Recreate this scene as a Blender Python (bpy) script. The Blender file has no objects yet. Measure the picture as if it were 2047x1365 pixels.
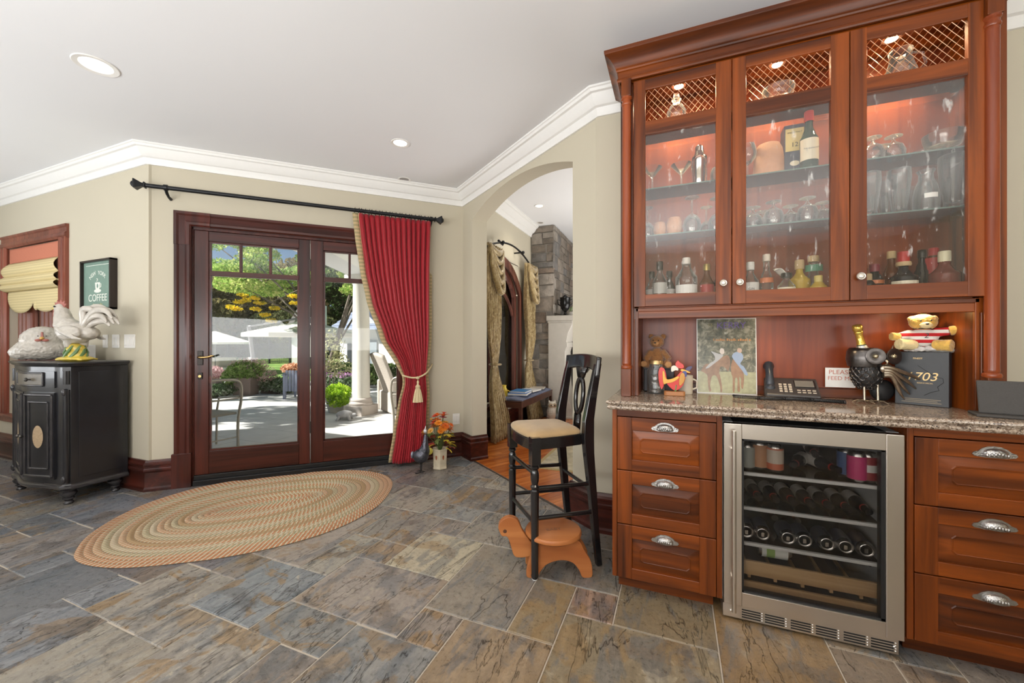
import bpy, bmesh, math, random
from mathutils import Vector, Matrix, noise
random.seed(7)
PI = math.pi
col = bpy.context.scene.collection
sc = bpy.context.scene

# ---------------------------------------------------------------- camera
cam_d = bpy.data.cameras.new('camera'); cam = bpy.data.objects.new('camera', cam_d); col.objects.link(cam)
cam_d.sensor_width = 36.0; cam_d.lens = 800.0 / 2047.0 * 36.0
YAW = math.atan(326.5 / 800.0)
cam.location = (0, 0, 1.22); cam.rotation_euler = (PI / 2, 0, YAW)
cam_d.clip_start = 0.02; cam_d.clip_end = 400
sc.camera = cam
sc.view_settings.view_transform = 'Standard'; sc.view_settings.look = 'None'
sc.view_settings.exposure = 0.0; sc.view_settings.gamma = 1.0
sc.view_settings.use_curve_mapping = False

# ---------------------------------------------------------------- sky, sun, large lights
w = bpy.data.worlds.new('sky'); sc.world = w; w.use_nodes = True
wn = w.node_tree.nodes; wl = w.node_tree.links; wn.clear()
sky = wn.new('ShaderNodeTexSky'); sky.sky_type = 'HOSEK_WILKIE'; sky.turbidity = 3.0; sky.ground_albedo = 0.4
sky.sun_direction = (-0.6, -0.35, 0.75)
bg = wn.new('ShaderNodeBackground'); bg.inputs['Strength'].default_value = 2.0
wo = wn.new('ShaderNodeOutputWorld'); wl.new(sky.outputs[0], bg.inputs[0]); wl.new(bg.outputs[0], wo.inputs[0])

def sun_light(direction, power, angle, c):
    d = bpy.data.lights.new('sun', 'SUN'); d.energy = power; d.angle = math.radians(angle); d.color = c
    o = bpy.data.objects.new('sun', d); col.objects.link(o)
    o.rotation_euler = Vector(direction).to_track_quat('-Z', 'Y').to_euler(); o.location = (-10, -5, 12)
def area(name, loc, target, sx, sy, power, c=(1, 1, 1), spread=180):
    d = bpy.data.lights.new(name, 'AREA'); d.shape = 'RECTANGLE'; d.size = sx; d.size_y = sy; d.energy = power; d.color = c
    d.spread = math.radians(spread)
    o = bpy.data.objects.new(name, d); col.objects.link(o); o.location = loc
    o.rotation_euler = (Vector(target) - Vector(loc)).to_track_quat('-Z', 'Y').to_euler()
    return o
sun_light((0.69, 0.61, -0.78), 11, 0.6, (1.0, 0.96, 0.9))
# added fill lights aimed up at the ceilings to brighten both rooms
area('ceiling_bounce_fill', (-1.6, -1.9, 1.3), (-1.6, -1.0, 2.81), 4.5, 1.6, 200, (1.0, 1.0, 1.0))
area('ceiling_bounce_fill', (-5.9, -.6, 1.2), (-5.2, -.2, 2.81), 2.0, 1.6, 60, (.92, .96, 1.0))
area('ceiling_bounce_fill', (1.5, -1.2, 1.3), (1.2, -.9, 2.81), 2.4, 2.0, 75, (1.0, .98, .95))
area('ceiling_bounce_fill', (0.3, 5.6, .9), (-.6, 5.6, 3.1), 2.2, 2.4, 95, (1.0, 0.98, 0.95))

# ---------------------------------------------------------------- geometry helpers
class MB:
    """collects vertices and faces for one mesh object"""
    def __init__(s): s.v = []; s.f = []; s.M = Matrix.Identity(4)
    def add(s, vs, fs, M=None):
        T = s.M if M is None else s.M @ M
        b = len(s.v); s.v += [tuple(T @ Vector(p)) for p in vs]; s.f += [tuple(i + b for i in f) for f in fs]; return s
    def box(s, a, b, M=None):
        x0, y0, z0 = a; x1, y1, z1 = b
        return s.add([(x0,y0,z0),(x1,y0,z0),(x1,y1,z0),(x0,y1,z0),(x0,y0,z1),(x1,y0,z1),(x1,y1,z1),(x0,y1,z1)],
                     [(0,3,2,1),(4,5,6,7),(0,1,5,4),(1,2,6,5),(2,3,7,6),(3,0,4,7)], M)
    def prism(s, pts, z0, z1, M=None):
        n = len(pts)
        vs = [(p[0], p[1], z0) for p in pts] + [(p[0], p[1], z1) for p in pts]
        fs = [tuple(range(n))[::-1], tuple(range(n, 2*n))] + [(i, (i+1) % n, n+(i+1) % n, n+i) for i in range(n)]
        return s.add(vs, fs, M)
    def lathe(s, prof, seg=24, M=None, sx=1, sy=1):
        vs = []; fs = []; n = len(prof)
        for r, z in prof:
            for k in range(seg):
                a = 2*PI*k/seg; vs.append((r*math.cos(a)*sx, r*math.sin(a)*sy, z))
        for i in range(n-1):
            for k in range(seg):
                k2 = (k+1) % seg; fs.append((i*seg+k, i*seg+k2, (i+1)*seg+k2, (i+1)*seg+k))
        fs.append(tuple(range(seg))[::-1]); fs.append(tuple((n-1)*seg+k for k in range(seg)))
        return s.add(vs, fs, M)
    def tube(s, path, r, seg=8, M=None, cap=True, sx=1):
        path = [Vector(p) for p in path]; n = len(path); vs = []; fs = []
        rs = r if isinstance(r, (list, tuple)) else [r]*n
        up = None
        for i in range(n):
            t = (path[min(i+1, n-1)] - path[max(i-1, 0)]).normalized()
            if up is None:
                up = Vector((0, 0, 1)) if abs(t.z) < 0.9 else Vector((1, 0, 0))
            a = t.cross(up).normalized(); up = a.cross(t).normalized()
            for k in range(seg):
                q = 2*PI*k/seg; vs.append(tuple(path[i] + a*math.cos(q)*rs[i]*sx + up*math.sin(q)*rs[i]))
        for i in range(n-1):
            for k in range(seg):
                k2 = (k+1) % seg; fs.append((i*seg+k, i*seg+k2, (i+1)*seg+k2, (i+1)*seg+k))
        if cap: fs.append(tuple(range(seg))[::-1]); fs.append(tuple((n-1)*seg+k for k in range(seg)))
        return s.add(vs, fs, M)
    def grid(s, fn, nu, nv, M=None, close=False):
        vs = [fn(i/nu, j/nv) for j in range(nv+1) for i in range(nu+1)]
        fs = [(j*(nu+1)+i, j*(nu+1)+i+1, (j+1)*(nu+1)+i+1, (j+1)*(nu+1)+i) for j in range(nv) for i in range(nu)]
        return s.add(vs, fs, M)
    def ball(s, c, r, seg=14, rings=9, rot=None):
        if not isinstance(r, (tuple, list)): r = (r, r, r)
        T = Matrix.Translation(c) @ (rot.to_4x4() if rot else Matrix.Identity(4))
        prof = [(max(math.sin(PI*i/rings), 0.02), -math.cos(PI*i/rings)) for i in range(rings+1)]
        return s.lathe(prof, seg, T @ Matrix.Diagonal((r[0], r[1], r[2], 1)))
    def sweep(s, prof, path, closed=False, M=None):
        """profile (out, up) swept along a horizontal path [(x,y)], 'out' to the right of travel, mitred; path points carry z=0"""
        n = len(path); m = len(prof); vs = []; fs = []
        P = [Vector((p[0], p[1])) for p in path]
        for i in range(n):
            if closed: d0 = (P[i]-P[i-1]).normalized(); d1 = (P[(i+1) % n]-P[i]).normalized()
            else:
                d0 = (P[i]-P[i-1]).normalized() if i > 0 else (P[1]-P[0]).normalized()
                d1 = (P[i+1]-P[i]).normalized() if i < n-1 else d0
            n0 = Vector((d0.y, -d0.x)); n1 = Vector((d1.y, -d1.x)); b = n0+n1
            b = b / max(b.dot(n0), 0.2)
            for o, u in prof: vs.append((P[i].x+b.x*o, P[i].y+b.y*o, u))
        seg = n if closed else n-1
        for i in range(seg):
            j = (i+1) % n
            for k in range(m):
                k2 = (k+1) % m; fs.append((i*m+k, j*m+k, j*m+k2, i*m+k2))
        if not closed: fs.append(tuple(range(m))); fs.append(tuple((n-1)*m+k for k in range(m))[::-1])
        return s.add(vs, fs, M)
    def mesh(s, name, m, smooth=35):
        me = bpy.data.meshes.new(name); me.from_pydata(s.v, [], s.f)
        bm = bmesh.new(); bm.from_mesh(me); bmesh.ops.recalc_face_normals(bm, faces=bm.faces); bm.to_mesh(me); bm.free()
        if m is not None: me.materials.append(m)
        if smooth:
            me.polygons.foreach_set('use_smooth', [True]*len(me.polygons)); me.set_sharp_from_angle(angle=math.radians(smooth))
        me.update(); return me
    def obj(s, name, m, parent=None, smooth=35, bevel=0, loc=None, rot=None):
        return link(name, s.mesh(name, m, smooth), parent, bevel, loc, rot)

def link(name, me, parent=None, bevel=0, loc=None, rot=None):
    o = bpy.data.objects.new(name, me); col.objects.link(o)
    if parent is not None: o.parent = parent
    if loc is not None: o.location = loc
    if rot is not None: o.rotation_euler = rot
    if bevel:
        b = o.modifiers.new('bevel', 'BEVEL'); b.width = bevel; b.segments = 2; b.limit_method = 'ANGLE'; b.angle_limit = math.radians(40)
    return o
def tag(o, label=None, cat=None, group=None, kind=None):
    if label: o['label'] = label
    if cat: o['category'] = cat
    if group: o['group'] = group
    if kind: o['kind'] = kind
    return o
def thing(name, label, cat, loc=(0, 0, 0), rz=0, group=None):
    o = bpy.data.objects.new(name, None); col.objects.link(o); o.location = loc; o.rotation_euler = (0, 0, rz)
    o.empty_display_size = 0.05
    return tag(o, label, cat, group)
def struct(o): o['kind'] = 'structure'; return o
def dup(root, loc=None, rz=None, label=None, scale=None, parent=None):
    c = root.copy(); col.objects.link(c); c.parent = parent
    if loc is not None: c.location = loc
    if rz is not None: c.rotation_euler = (0, 0, rz)
    if scale is not None: c.scale = scale
    if label: c['label'] = label
    for ch in list(root.children): dup(ch, parent=c)
    return c
def remesh(o, vox, smooth=6, disp=0, dscale=0.02, detail='CLOUDS'):
    r = o.modifiers.new('remesh', 'REMESH'); r.mode = 'VOXEL'; r.voxel_size = vox; r.use_smooth_shade = True
    if smooth:
        s = o.modifiers.new('smooth', 'SMOOTH'); s.iterations = smooth; s.factor = 0.5
    if disp:
        t = bpy.data.textures.new('relief', detail); t.noise_scale = dscale
        d = o.modifiers.new('relief', 'DISPLACE'); d.texture = t; d.strength = disp; d.mid_level = 0.5
    return o
def ray(u, v):
    a = (u-1023.5)/800.0; b = (683.0-v)/800.0
    return (-math.sin(YAW)+a*math.cos(YAW), math.cos(YAW)+a*math.sin(YAW), b)
def xat(u, y):  # world X where a wall parallel to the cabinets at depth y is seen at image column u
    r = ray(u, 0); return r[0]/r[1]*y
def T(x, y, z): return Matrix.Translation((x, y, z))
def R(deg, ax): return Matrix.Rotation(math.radians(deg), 4, ax)

# ---------------------------------------------------------------- materials
MATS = {}
class NT:
    def __init__(s, name):
        s.m = bpy.data.materials.new(name); s.m.use_nodes = True; s.t = s.m.node_tree; s.t.nodes.clear()
        s.out = s.t.nodes.new('ShaderNodeOutputMaterial')
    def n(s, typ, ins=None, **props):
        nd = s.t.nodes.new(typ)
        for k, v in props.items(): setattr(nd, k, v)
        for k, v in (ins or {}).items():
            sock = nd.inputs[k]
            if isinstance(v, bpy.types.NodeSocket): s.t.links.new(v, sock)
            else: sock.default_value = (tuple(v)+(1,)) if (sock.type == 'RGBA' and len(v) == 3) else v
        return nd
    def coord(s, scale=(1, 1, 1), kind='Object', rnd=False):
        tc = s.n('ShaderNodeTexCoord').outputs[kind]
        if rnd:
            r = s.n('ShaderNodeObjectInfo').outputs['Random']
            k = s.n('ShaderNodeMath', {0: r, 1: 57.0}, operation='MULTIPLY').outputs[0]
            tc = s.n('ShaderNodeVectorMath', {0: tc, 1: k}, operation='ADD').outputs[0]
        return s.n('ShaderNodeMapping', {'Vector': tc, 'Scale': scale}).outputs[0]
    def noise(s, vec, scale=5, detail=4, rough=.5, dist=0):
        return s.n('ShaderNodeTexNoise', {'Vector': vec, 'Scale': scale, 'Detail': detail, 'Roughness': rough, 'Distortion': dist}).outputs[0]
    def ramp(s, fac, stops, interp='LINEAR'):
        r = s.n('ShaderNodeValToRGB', {0: fac}); cr = r.color_ramp; cr.interpolation = interp
        while len(cr.elements) < len(stops): cr.elements.new(.5)
        for e, (p, c) in zip(cr.elements, stops): e.position = p; e.color = (tuple(c)+(1,)) if len(c) == 3 else c
        return r.outputs[0]
    def mix(s, f, a, b, mode='MIX'):
        nd = s.n('ShaderNodeMix', data_type='RGBA', blend_type=mode)
        for k, v in ((0, f), (6, a), (7, b)):
            if isinstance(v, bpy.types.NodeSocket): s.t.links.new(v, nd.inputs[k])
            else: nd.inputs[k].default_value = v if k == 0 else tuple(v)+(1,)
        return nd.outputs[2]
    def bump(s, h, strength=.3, dist=.01):
        return s.n('ShaderNodeBump', {'Height': h, 'Strength': strength, 'Distance': dist}).outputs[0]
    def bsdf(s, color, rough=.5, metal=0, normal=None, **ins):
        d = {'Base Color': color, 'Roughness': rough, 'Metallic': metal}
        if normal is not None: d['Normal'] = normal
        d.update({k.replace('_', ' '): v for k, v in ins.items()})
        b = s.n('ShaderNodeBsdfPrincipled', d); s.t.links.new(b.outputs[0], s.out.inputs[0]); return s.m

def flat(name, c, rough=.5, metal=0, var=.12, scale=30, bump=0, spec=.5, coat=0, rnd=False, **kw):
    if name in MATS: return MATS[name]
    t = NT(name); v = t.coord(rnd=rnd); f = t.noise(v, scale, 3)
    lo = tuple(max(0, x*(1-var)) for x in c); hi = tuple(min(1, x*(1+var)) for x in c)
    cc = t.mix(f, lo, hi)
    nm = t.bump(f, bump, .004) if bump else None
    MATS[name] = t.bsdf(cc, rough, metal, nm, Specular_IOR_Level=spec, Coat_Weight=coat, **kw); return MATS[name]
def wood(name, c1, c2, axis='Z', rough=.36, coat=.06, scale=1.0, bump=.05, grain=24, spec=.38):
    if name in MATS: return MATS[name]
    t = NT(name); k = {'X': (1.2, grain, grain), 'Y': (grain, 1.2, grain), 'Z': (grain, grain, 1.2)}[axis]
    v = t.coord(tuple(x*scale for x in k), rnd=True); f = t.noise(v, 1.0, 5, .55, .6)
    v2 = t.coord(tuple(x*scale*.18 for x in k), rnd=True); g = t.noise(v2, 1.0, 3, .5, 1.2)
    cc = t.ramp(t.n('ShaderNodeMath', {0: f, 1: g}, operation='MULTIPLY').outputs[0], [(.13, c1), (.24, tuple(.55*p+.45*q for p, q in zip(c1, c2))), (.36, c2)])
    MATS[name] = t.bsdf(cc, rough, 0, t.bump(f, bump, .002), Coat_Weight=coat, Coat_Roughness=.15, Specular_IOR_Level=spec); return MATS[name]
def thin_glass(name, tint=(1, 1, 1), ior=1.45, extra=0.0, seeds=False, rough=0.02):
    if name in MATS: return MATS[name]
    t = NT(name); tr = t.n('ShaderNodeBsdfTransparent', {'Color': tint}).outputs[0]
    d = {'Color': (1, 1, 1), 'Roughness': rough}
    nm = None
    if seeds:
        v = t.coord((1, 1, .45)); vo = t.n('ShaderNodeTexVoronoi', {'Vector': v, 'Scale': 46.0}).outputs['Distance']
        h = t.ramp(vo, [(0.0, (1, 1, 1)), (.12, (0, 0, 0))]); wv = t.noise(t.coord(), 7, 2)
        hh = t.mix(.5, h, wv, 'ADD'); nm = t.bump(hh, .28, .003); d['Normal'] = nm
    gl = t.n('ShaderNodeBsdfGlossy', d).outputs[0]
    fr = t.n('ShaderNodeFresnel', {'IOR': ior, **({'Normal': nm} if nm else {})}).outputs[0]
    fac = t.n('ShaderNodeMath', {0: fr, 1: extra}, operation='ADD', use_clamp=True).outputs[0]
    mx = t.n('ShaderNodeMixShader', {0: fac, 1: tr, 2: gl}).outputs[0]
    if seeds:
        df = t.n('ShaderNodeBsdfDiffuse', {'Color': (.9, .88, .85)}).outputs[0]
        hz = t.ramp(t.noise(t.coord((30, 30, 9)), 1.0, 3, .7), [(.62, (0, 0, 0)), (.72, (1, 1, 1))])
        k = t.n('ShaderNodeMath', {0: hz, 1: .30}, operation='MULTIPLY').outputs[0]
        k = t.n('ShaderNodeMath', {0: k, 1: .008}, operation='ADD').outputs[0]
        mx = t.n('ShaderNodeMixShader', {0: k, 1: mx, 2: df}).outputs[0]
    t.t.links.new(mx, t.out.inputs[0]); MATS[name] = t.m; return t.m
def glassware(name):
    t = NT(name); tr = t.n('ShaderNodeBsdfTransparent', {'Color': (.97, .98, .98)}).outputs[0]
    gl = t.n('ShaderNodeBsdfGlossy', {'Color': (1, 1, 1), 'Roughness': .04}).outputs[0]; df = t.n('ShaderNodeBsdfDiffuse', {'Color': (.92, .93, .92)}).outputs[0]
    fr = t.n('ShaderNodeFresnel', {'IOR': 1.5}).outputs[0]; lw = t.n('ShaderNodeLayerWeight', {'Blend': .35}).outputs['Facing']
    a = t.n('ShaderNodeMixShader', {0: fr, 1: tr, 2: gl}).outputs[0]
    k = t.n('ShaderNodeMath', {0: t.n('ShaderNodeMath', {0: lw, 1: 2.5}, operation='POWER').outputs[0], 1: .55}, operation='MULTIPLY').outputs[0]  # white mixed in towards the edges paints bright rims on the glass
    k = t.n('ShaderNodeMath', {0: k, 1: .03}, operation='ADD').outputs[0]
    t.t.links.new(t.n('ShaderNodeMixShader', {0: k, 1: a, 2: df}).outputs[0], t.out.inputs[0]); return t.m
def emit(name, c, s):
    if name in MATS: return MATS[name]
    t = NT(name); e = t.n('ShaderNodeEmission', {'Color': c, 'Strength': s}).outputs[0]
    t.t.links.new(e, t.out.inputs[0]); MATS[name] = t.m; return t.m

def plaster(name, c):
    t = NT(name); f = t.noise(t.coord(), 60, 4); g = t.noise(t.coord(), 1.2, 2)
    cc = t.mix(g, tuple(x*.97 for x in c), tuple(min(1, x*1.02) for x in c))
    return t.bsdf(cc, .75, 0, t.bump(f, .05, .002), Specular_IOR_Level=.25)
m_wall = plaster('cream_wall_paint', (.575, .525, .41))
m_ceil = plaster('white_ceiling_paint', (.80, .80, .805))
m_trim = flat('white_crown_paint', (.86, .85, .82), .45, var=.02)
# cherry cabinet woods and the darker door mahogany
CH1 = (.045, .009, .0015); CH2 = (.235, .052, .005)
m_chv = wood('cherry_wood_upright', CH1, CH2, 'Z'); m_chh = wood('cherry_wood_level', CH1, CH2, 'X'); m_chy = wood('cherry_wood_deep', CH1, CH2, 'Y')
MH1 = (.026, .006, .004); MH2 = (.088, .018, .011)
m_mhv = wood('mahogany_upright', MH1, MH2, 'Z', rough=.28); m_mhh = wood('mahogany_level', MH1, MH2, 'X', rough=.28)

def slate():
    t = NT('slate_tile'); oi = t.n('ShaderNodeObjectInfo'); tint = oi.outputs['Color']; rnd = oi.outputs['Random']
    v = t.coord((1, 1, 1), rnd=True); vs = t.coord((3.6, 1.0, 1), rnd=True)
    big = t.noise(v, 3.0, 3, .5, 1.0); fine = t.noise(v, 42, 6, .7); streak = t.noise(vs, 5.0, 8, .66, .9)
    mul = lambda a, b: t.n('ShaderNodeMath', {0: a, 1: b}, operation='MULTIPLY').outputs[0]
    # sharp-edged layers of rust, ochre, grey-blue and pale stone over the tint set per tile
    warm = t.ramp(t.noise(v, 4.2, 7, .58, 1.4), [(.53, (0, 0, 0)), (.56, (1, 1, 1))])
    cool = t.ramp(t.noise(vs, 2.2, 6, .6, 1.6), [(.50, (0, 0, 0)), (.58, (1, 1, 1))])
    pale = t.ramp(t.noise(v, 5.5, 8, .66, 2.2), [(.62, (0, 0, 0)), (.66, (1, 1, 1))])
    dark = t.ramp(t.noise(v, 2.6, 6, .6, 1.8), [(.58, (0, 0, 0)), (.62, (1, 1, 1))])
    k1 = mul(rnd, .75)
    a = t.mix(mul(warm, k1), tint, (.27, .165, .065))
    b = t.mix(mul(cool, .50), a, (.105, .125, .145))
    c = t.mix(mul(dark, .45), b, (.085, .075, .07))
    c = t.mix(mul(pale, mul(k1, .75)), c, (.50, .43, .31))
    c = t.mix(.9, c, t.mix(mul(t.n('ShaderNodeMath', {0: t.n('ShaderNodeMath', {0: rnd, 1: 7.3}, operation='MULTIPLY').outputs[0]}, operation='FRACT').outputs[0], 1.0), (1, 1, 1), t.ramp(streak, [(.28, (.55, .55, .58)), (.50, (.96, .96, .96)), (.70, (1.55, 1.52, 1.48))])), 'MULTIPLY')
    d = t.mix(.7, c, t.ramp(fine, [(.3, (.68, .68, .68)), (.7, (1.28, 1.28, 1.28))]), 'MULTIPLY')
    cl = t.noise(t.coord((2.4, .55, 1), rnd=True), 1.5, 6, .62, .5)
    ab = t.n('ShaderNodeMath', {0: t.n('ShaderNodeMath', {0: cl, 1: .5}, operation='SUBTRACT').outputs[0]}, operation='ABSOLUTE').outputs[0]
    line = t.ramp(ab, [(0.0, (.30, .30, .30)), (.006, (1, 1, 1))])
    e = t.mix(.75, d, line, 'MULTIPLY')
    step = t.ramp(cl, [(.495, (0, 0, 0)), (.505, (1, 1, 1))])
    hs = t.mix(.40, t.mix(.45, streak, big), step)
    hh = t.mix(.15, hs, fine)
    ro = t.ramp(fine, [(.2, (.20, .20, .20)), (.8, (.42, .42, .42))])
    return t.bsdf(e, ro, 0, t.bump(hh, .8, .018), Specular_IOR_Level=.6)
m_slate = slate()
m_grout = flat('sandy_grout', (.50, .44, .36), .85, scale=90)
# ================================================================ ROOM SHELL
LX, LY = -3.994, 1.901
CXr, CYr = LX+2.66*math.sqrt(.5), LY+2.66*math.sqrt(.5)
MP = T(LX, LY, 0) @ R(45, 'Z')            # patio wall frame: x along wall, -y into the room
MA = T(CXr, CYr, 0) @ R(-35.5, 'Z')       # arch wall frame: x towards the cabinets, -y into the kitchen
def wp(M, x, y, z=0): p = M @ Vector((x, y, z)); return (p.x, p.y, p.z)
PIER = wp(MA, 2.034, 0); WB = 2.60; CEIL = 2.81; CEIL2 = 3.12; W2X = -2.22
CR = wp(MP, 2.66, 0)
room = [(-8, -3.5), (3.2, -3.5), (3.2, WB), (PIER[0], WB), (CR[0], CR[1]), (LX, LY), (-8, LY)]
def wallbox(name, M, x0, x1, z0, z1, th=.17, parent=None, m=None):
    return struct(MB().box((x0, 0, z0), (x1, th, z1), M).obj(name, m or m_wall, parent, 0))
b = MB()  # left wall with the window hole
wx0, wx1, wz0, wz1 = -6.50, -5.38, .47, 2.20
for a, c in (((-8.1, LY, 0), (wx0, LY+.17, CEIL)), ((wx1, LY, 0), (LX+.02, LY+.17, CEIL)), ((wx0, LY, 0), (wx1, LY+.17, wz0)), ((wx0, LY, wz1), (wx1, LY+.17, CEIL))): b.box(a, c)
struct(b.obj('wall_left', m_wall, None, 0))
b = MB()
for x0, x1, z0, z1 in ((0, .25, 0, CEIL), (2.14, 2.66, 0, CEIL), (.25, 2.14, 2.24, CEIL)): b.box((x0, 0, z0), (x1, .17, z1), MP)
struct(b.obj('wall_patio', m_wall, None, 0))
# arch wall: opening from s=.222 to 1.781
a0, a1, asp, aap = .222, 1.781, 2.475, 2.63
half = (a1-a0)/2; rise = aap-asp; rad = (half*half+rise*rise)/(2*rise)
def arc_z(s): return aap-rad+math.sqrt(rad*rad-(s-(a0+a1)/2)**2)
b = MB(); TH = .17
b.box((0, 0, 0), (a0, TH, CEIL2), MA); b.box((a1, 0, 0), (2.034, TH, CEIL2), MA)
N_ = 28; vs = []; fs = []
for i in range(N_+1):
    s = a0+(a1-a0)*i/N_; z = arc_z(s)
    vs += [(s, 0, z), (s, 0, CEIL2), (s, TH, z), (s, TH, CEIL2)]
for i in range(N_):
    k = 4*i; fs += [(k, k+4, k+5, k+1), (k+2, k+3, k+7, k+6), (k, k+2, k+6, k+4), (k+1, k+5, k+7, k+3)]
b.add(vs, fs, MA)
struct(b.obj('wall_arch', m_wall, None, 30))
b = MB(); b.box((PIER[0]-.02, WB, 0), (3.3, WB+.17, CEIL2)); struct(b.obj('wall_back', m_wall, None, 0))
struct(MB().box((3.2, -3.6, 0), (3.35, WB+.1, CEIL2)).obj('wall_right', m_wall, None, 0))
struct(MB().box((-8.2, -3.65, 0), (3.3, -3.5, CEIL2)).obj('wall_front', m_wall, None, 0))
struct(MB().box((-8.25, -3.6, 0), (-8.0, LY+.2, CEIL2)).obj('wall_end', m_wall, None, 0))
cl = MB().prism(room, CEIL, CEIL+.06).obj('ceiling', m_ceil, None, 0); struct(cl)
# second room
struct(MB().box((W2X-.17, 3.80, 0), (W2X, 4.32, CEIL2)).box((W2X-.17, 5.68, 0), (W2X, 10.2, CEIL2)).box((W2X-.17, 4.32, 0), (W2X, 5.68, .42)).box((W2X-.17, 4.32, 2.36), (W2X, 5.68, CEIL2)).obj('wall_hearth', m_wall, None, 0))
struct(MB().box((W2X-.1, 10.0, 0), (3.0, 10.15, CEIL2)).obj('wall_far', m_wall, None, 0))
struct(MB().box((2.6, WB, 0), (2.75, 10.1, CEIL2)).obj('wall_side', m_wall, None, 0))
room2 = [wp(MA, -.35, .03)[:2], wp(MA, 2.05, .03)[:2], (PIER[0], WB+.03), (2.7, WB+.03), (2.7, 10.1), (W2X-.1, 10.1), (W2X-.1, 3.9)]
struct(MB().prism(room2, CEIL2, CEIL2+.06).obj('ceiling', m_ceil, None, 0))

# crown moulding
crown = lambda z, k=1.0: [(0, z-.145*k), (.014*k, z-.145*k), (.018*k, z-.122*k), (.026*k, z-.108*k), (.030*k, z-.098*k), (.046*k, z-.092*k), (.070*k, z-.066*k), (.082*k, z-.042*k), (.088*k, z-.034*k), (.104*k, z-.030*k), (.112*k, z-.016*k), (.120*k, z-.012*k), (.120*k, z-.0005), (0, z-.0005)]
p = [(-8, LY), (LX, LY), (CR[0], CR[1]), (PIER[0], WB), (3.2, WB)]
struct(MB().sweep(crown(CEIL), p).obj('trim_1', m_trim, None, 25))
struct(MB().sweep(crown(CEIL2, 1.2), [(W2X, 3.9), (W2X, 6.26)]).obj('trim_2', m_trim, None, 25))
# baseboards
base = [(0, .0), (.034, .0), (.034, .022), (.024, .034), (.022, .045), (.022, .150), (.028, .156), (.034, .168), (.034, .180), (.028, .188), (.028, .204), (.034, .210), (.034, .222), (.020, .234), (.014, .250), (0, .250)]
mb_ = m_mhh
def bboard(name, pts): return struct(MB().sweep(base, pts).obj(name, mb_, None, 25))
bboard('baseboard_left', [(-8, LY), (LX, LY), wp(MP, .17, 0)[:2]])
bboard('baseboard_patio', [wp(MP, 2.225, 0)[:2], CR[:2], wp(MA, a0, 0)[:2], wp(MA, a0, TH)[:2]])
bboard('baseboard_back', [(1.33, WB), (3.2, WB)]); bboard('baseboard_arch', [wp(MA, a1, TH)[:2], wp(MA, a1, 0)[:2], PIER[:2], (-.29, WB)])
bboard('baseboard_hearth', [(W2X, 6.25), (W2X, 3.7)][::-1] if False else [(W2X, 3.9), (W2X, 6.25)])

# ---------------------------------------------------------------- slate floor
fl = struct(MB().prism([(-8, -3.5), (3.2, -3.5), (3.2, WB+.1), (PIER[0], WB+.1), (CR[0], CR[1]), (LX-.0, LY+.05), (-8, LY+.05)], -.06, -.004).obj('floor', m_grout, None, 0))
UX, UY, OX, OY = .2045, .2075, -.455, 1.553
cell = [(0,-1,3,2),(3,5,1,1),(-2,-2,2,2),(-1,0,1,2),(-3,0,2,3),(0,1,1,1),(1,1,2,2),(5,2,2,2),(1,3,1,1),(0,4,2,1),(2,3,2,2),(4,3,1,1)]
def clip(poly, n, c):  # keep n.p <= c
    out = []
    for i in range(len(poly)):
        a = poly[i]; b = poly[(i+1) % len(poly)]
        da = n[0]*a[0]+n[1]*a[1]-c; db = n[0]*b[0]+n[1]*b[1]-c
        if da <= 0: out.append(a)
        if da*db < 0:
            t = da/(da-db); out.append((a[0]+(b[0]-a[0])*t, a[1]+(b[1]-a[1])*t))
    return out
n_ar = (math.sin(math.radians(35.5)), math.cos(math.radians(35.5))); c_ar = n_ar[0]*CR[0]+n_ar[1]*CR[1]+.02
n_pa = (-math.sqrt(.5), math.sqrt(.5)); c_pa = n_pa[0]*LX+n_pa[1]*LY
tints_near = [(.30,.235,.155), (.26,.215,.15), (.31,.23,.15), (.22,.20,.155), (.34,.27,.18), (.27,.20,.14), (.24,.22,.17)]
tints_mid = [(.30,.27,.23), (.26,.255,.24), (.31,.265,.225), (.22,.23,.235), (.28,.245,.215), (.33,.30,.25)]
tints_left_sheen = [(.19,.195,.215), (.235,.215,.205), (.16,.175,.205), (.26,.235,.20), (.20,.185,.19), (.22,.225,.235)]  # greyer, bluer left tiles: window reflection put into their tint
special = {(-5, 1): (.42, .37, .27), (-3, 0): (.235, .205, .165), (0, -1): (.28, .225, .145), (-6, -1): (.29, .25, .215), (-14, -4): (.13, .15, .18), (1, 1): (.25, .195, .12), (3, 0): (.30, .19, .09), (0, 1): (.33, .22, .16), (-1, 0): (.30, .225, .13), (-2, -2): (.30, .22, .14), (-8, -2): (.23, .24, .245)}
tr = random.Random(11); tilec = 0; far_tiles = MB()
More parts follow.
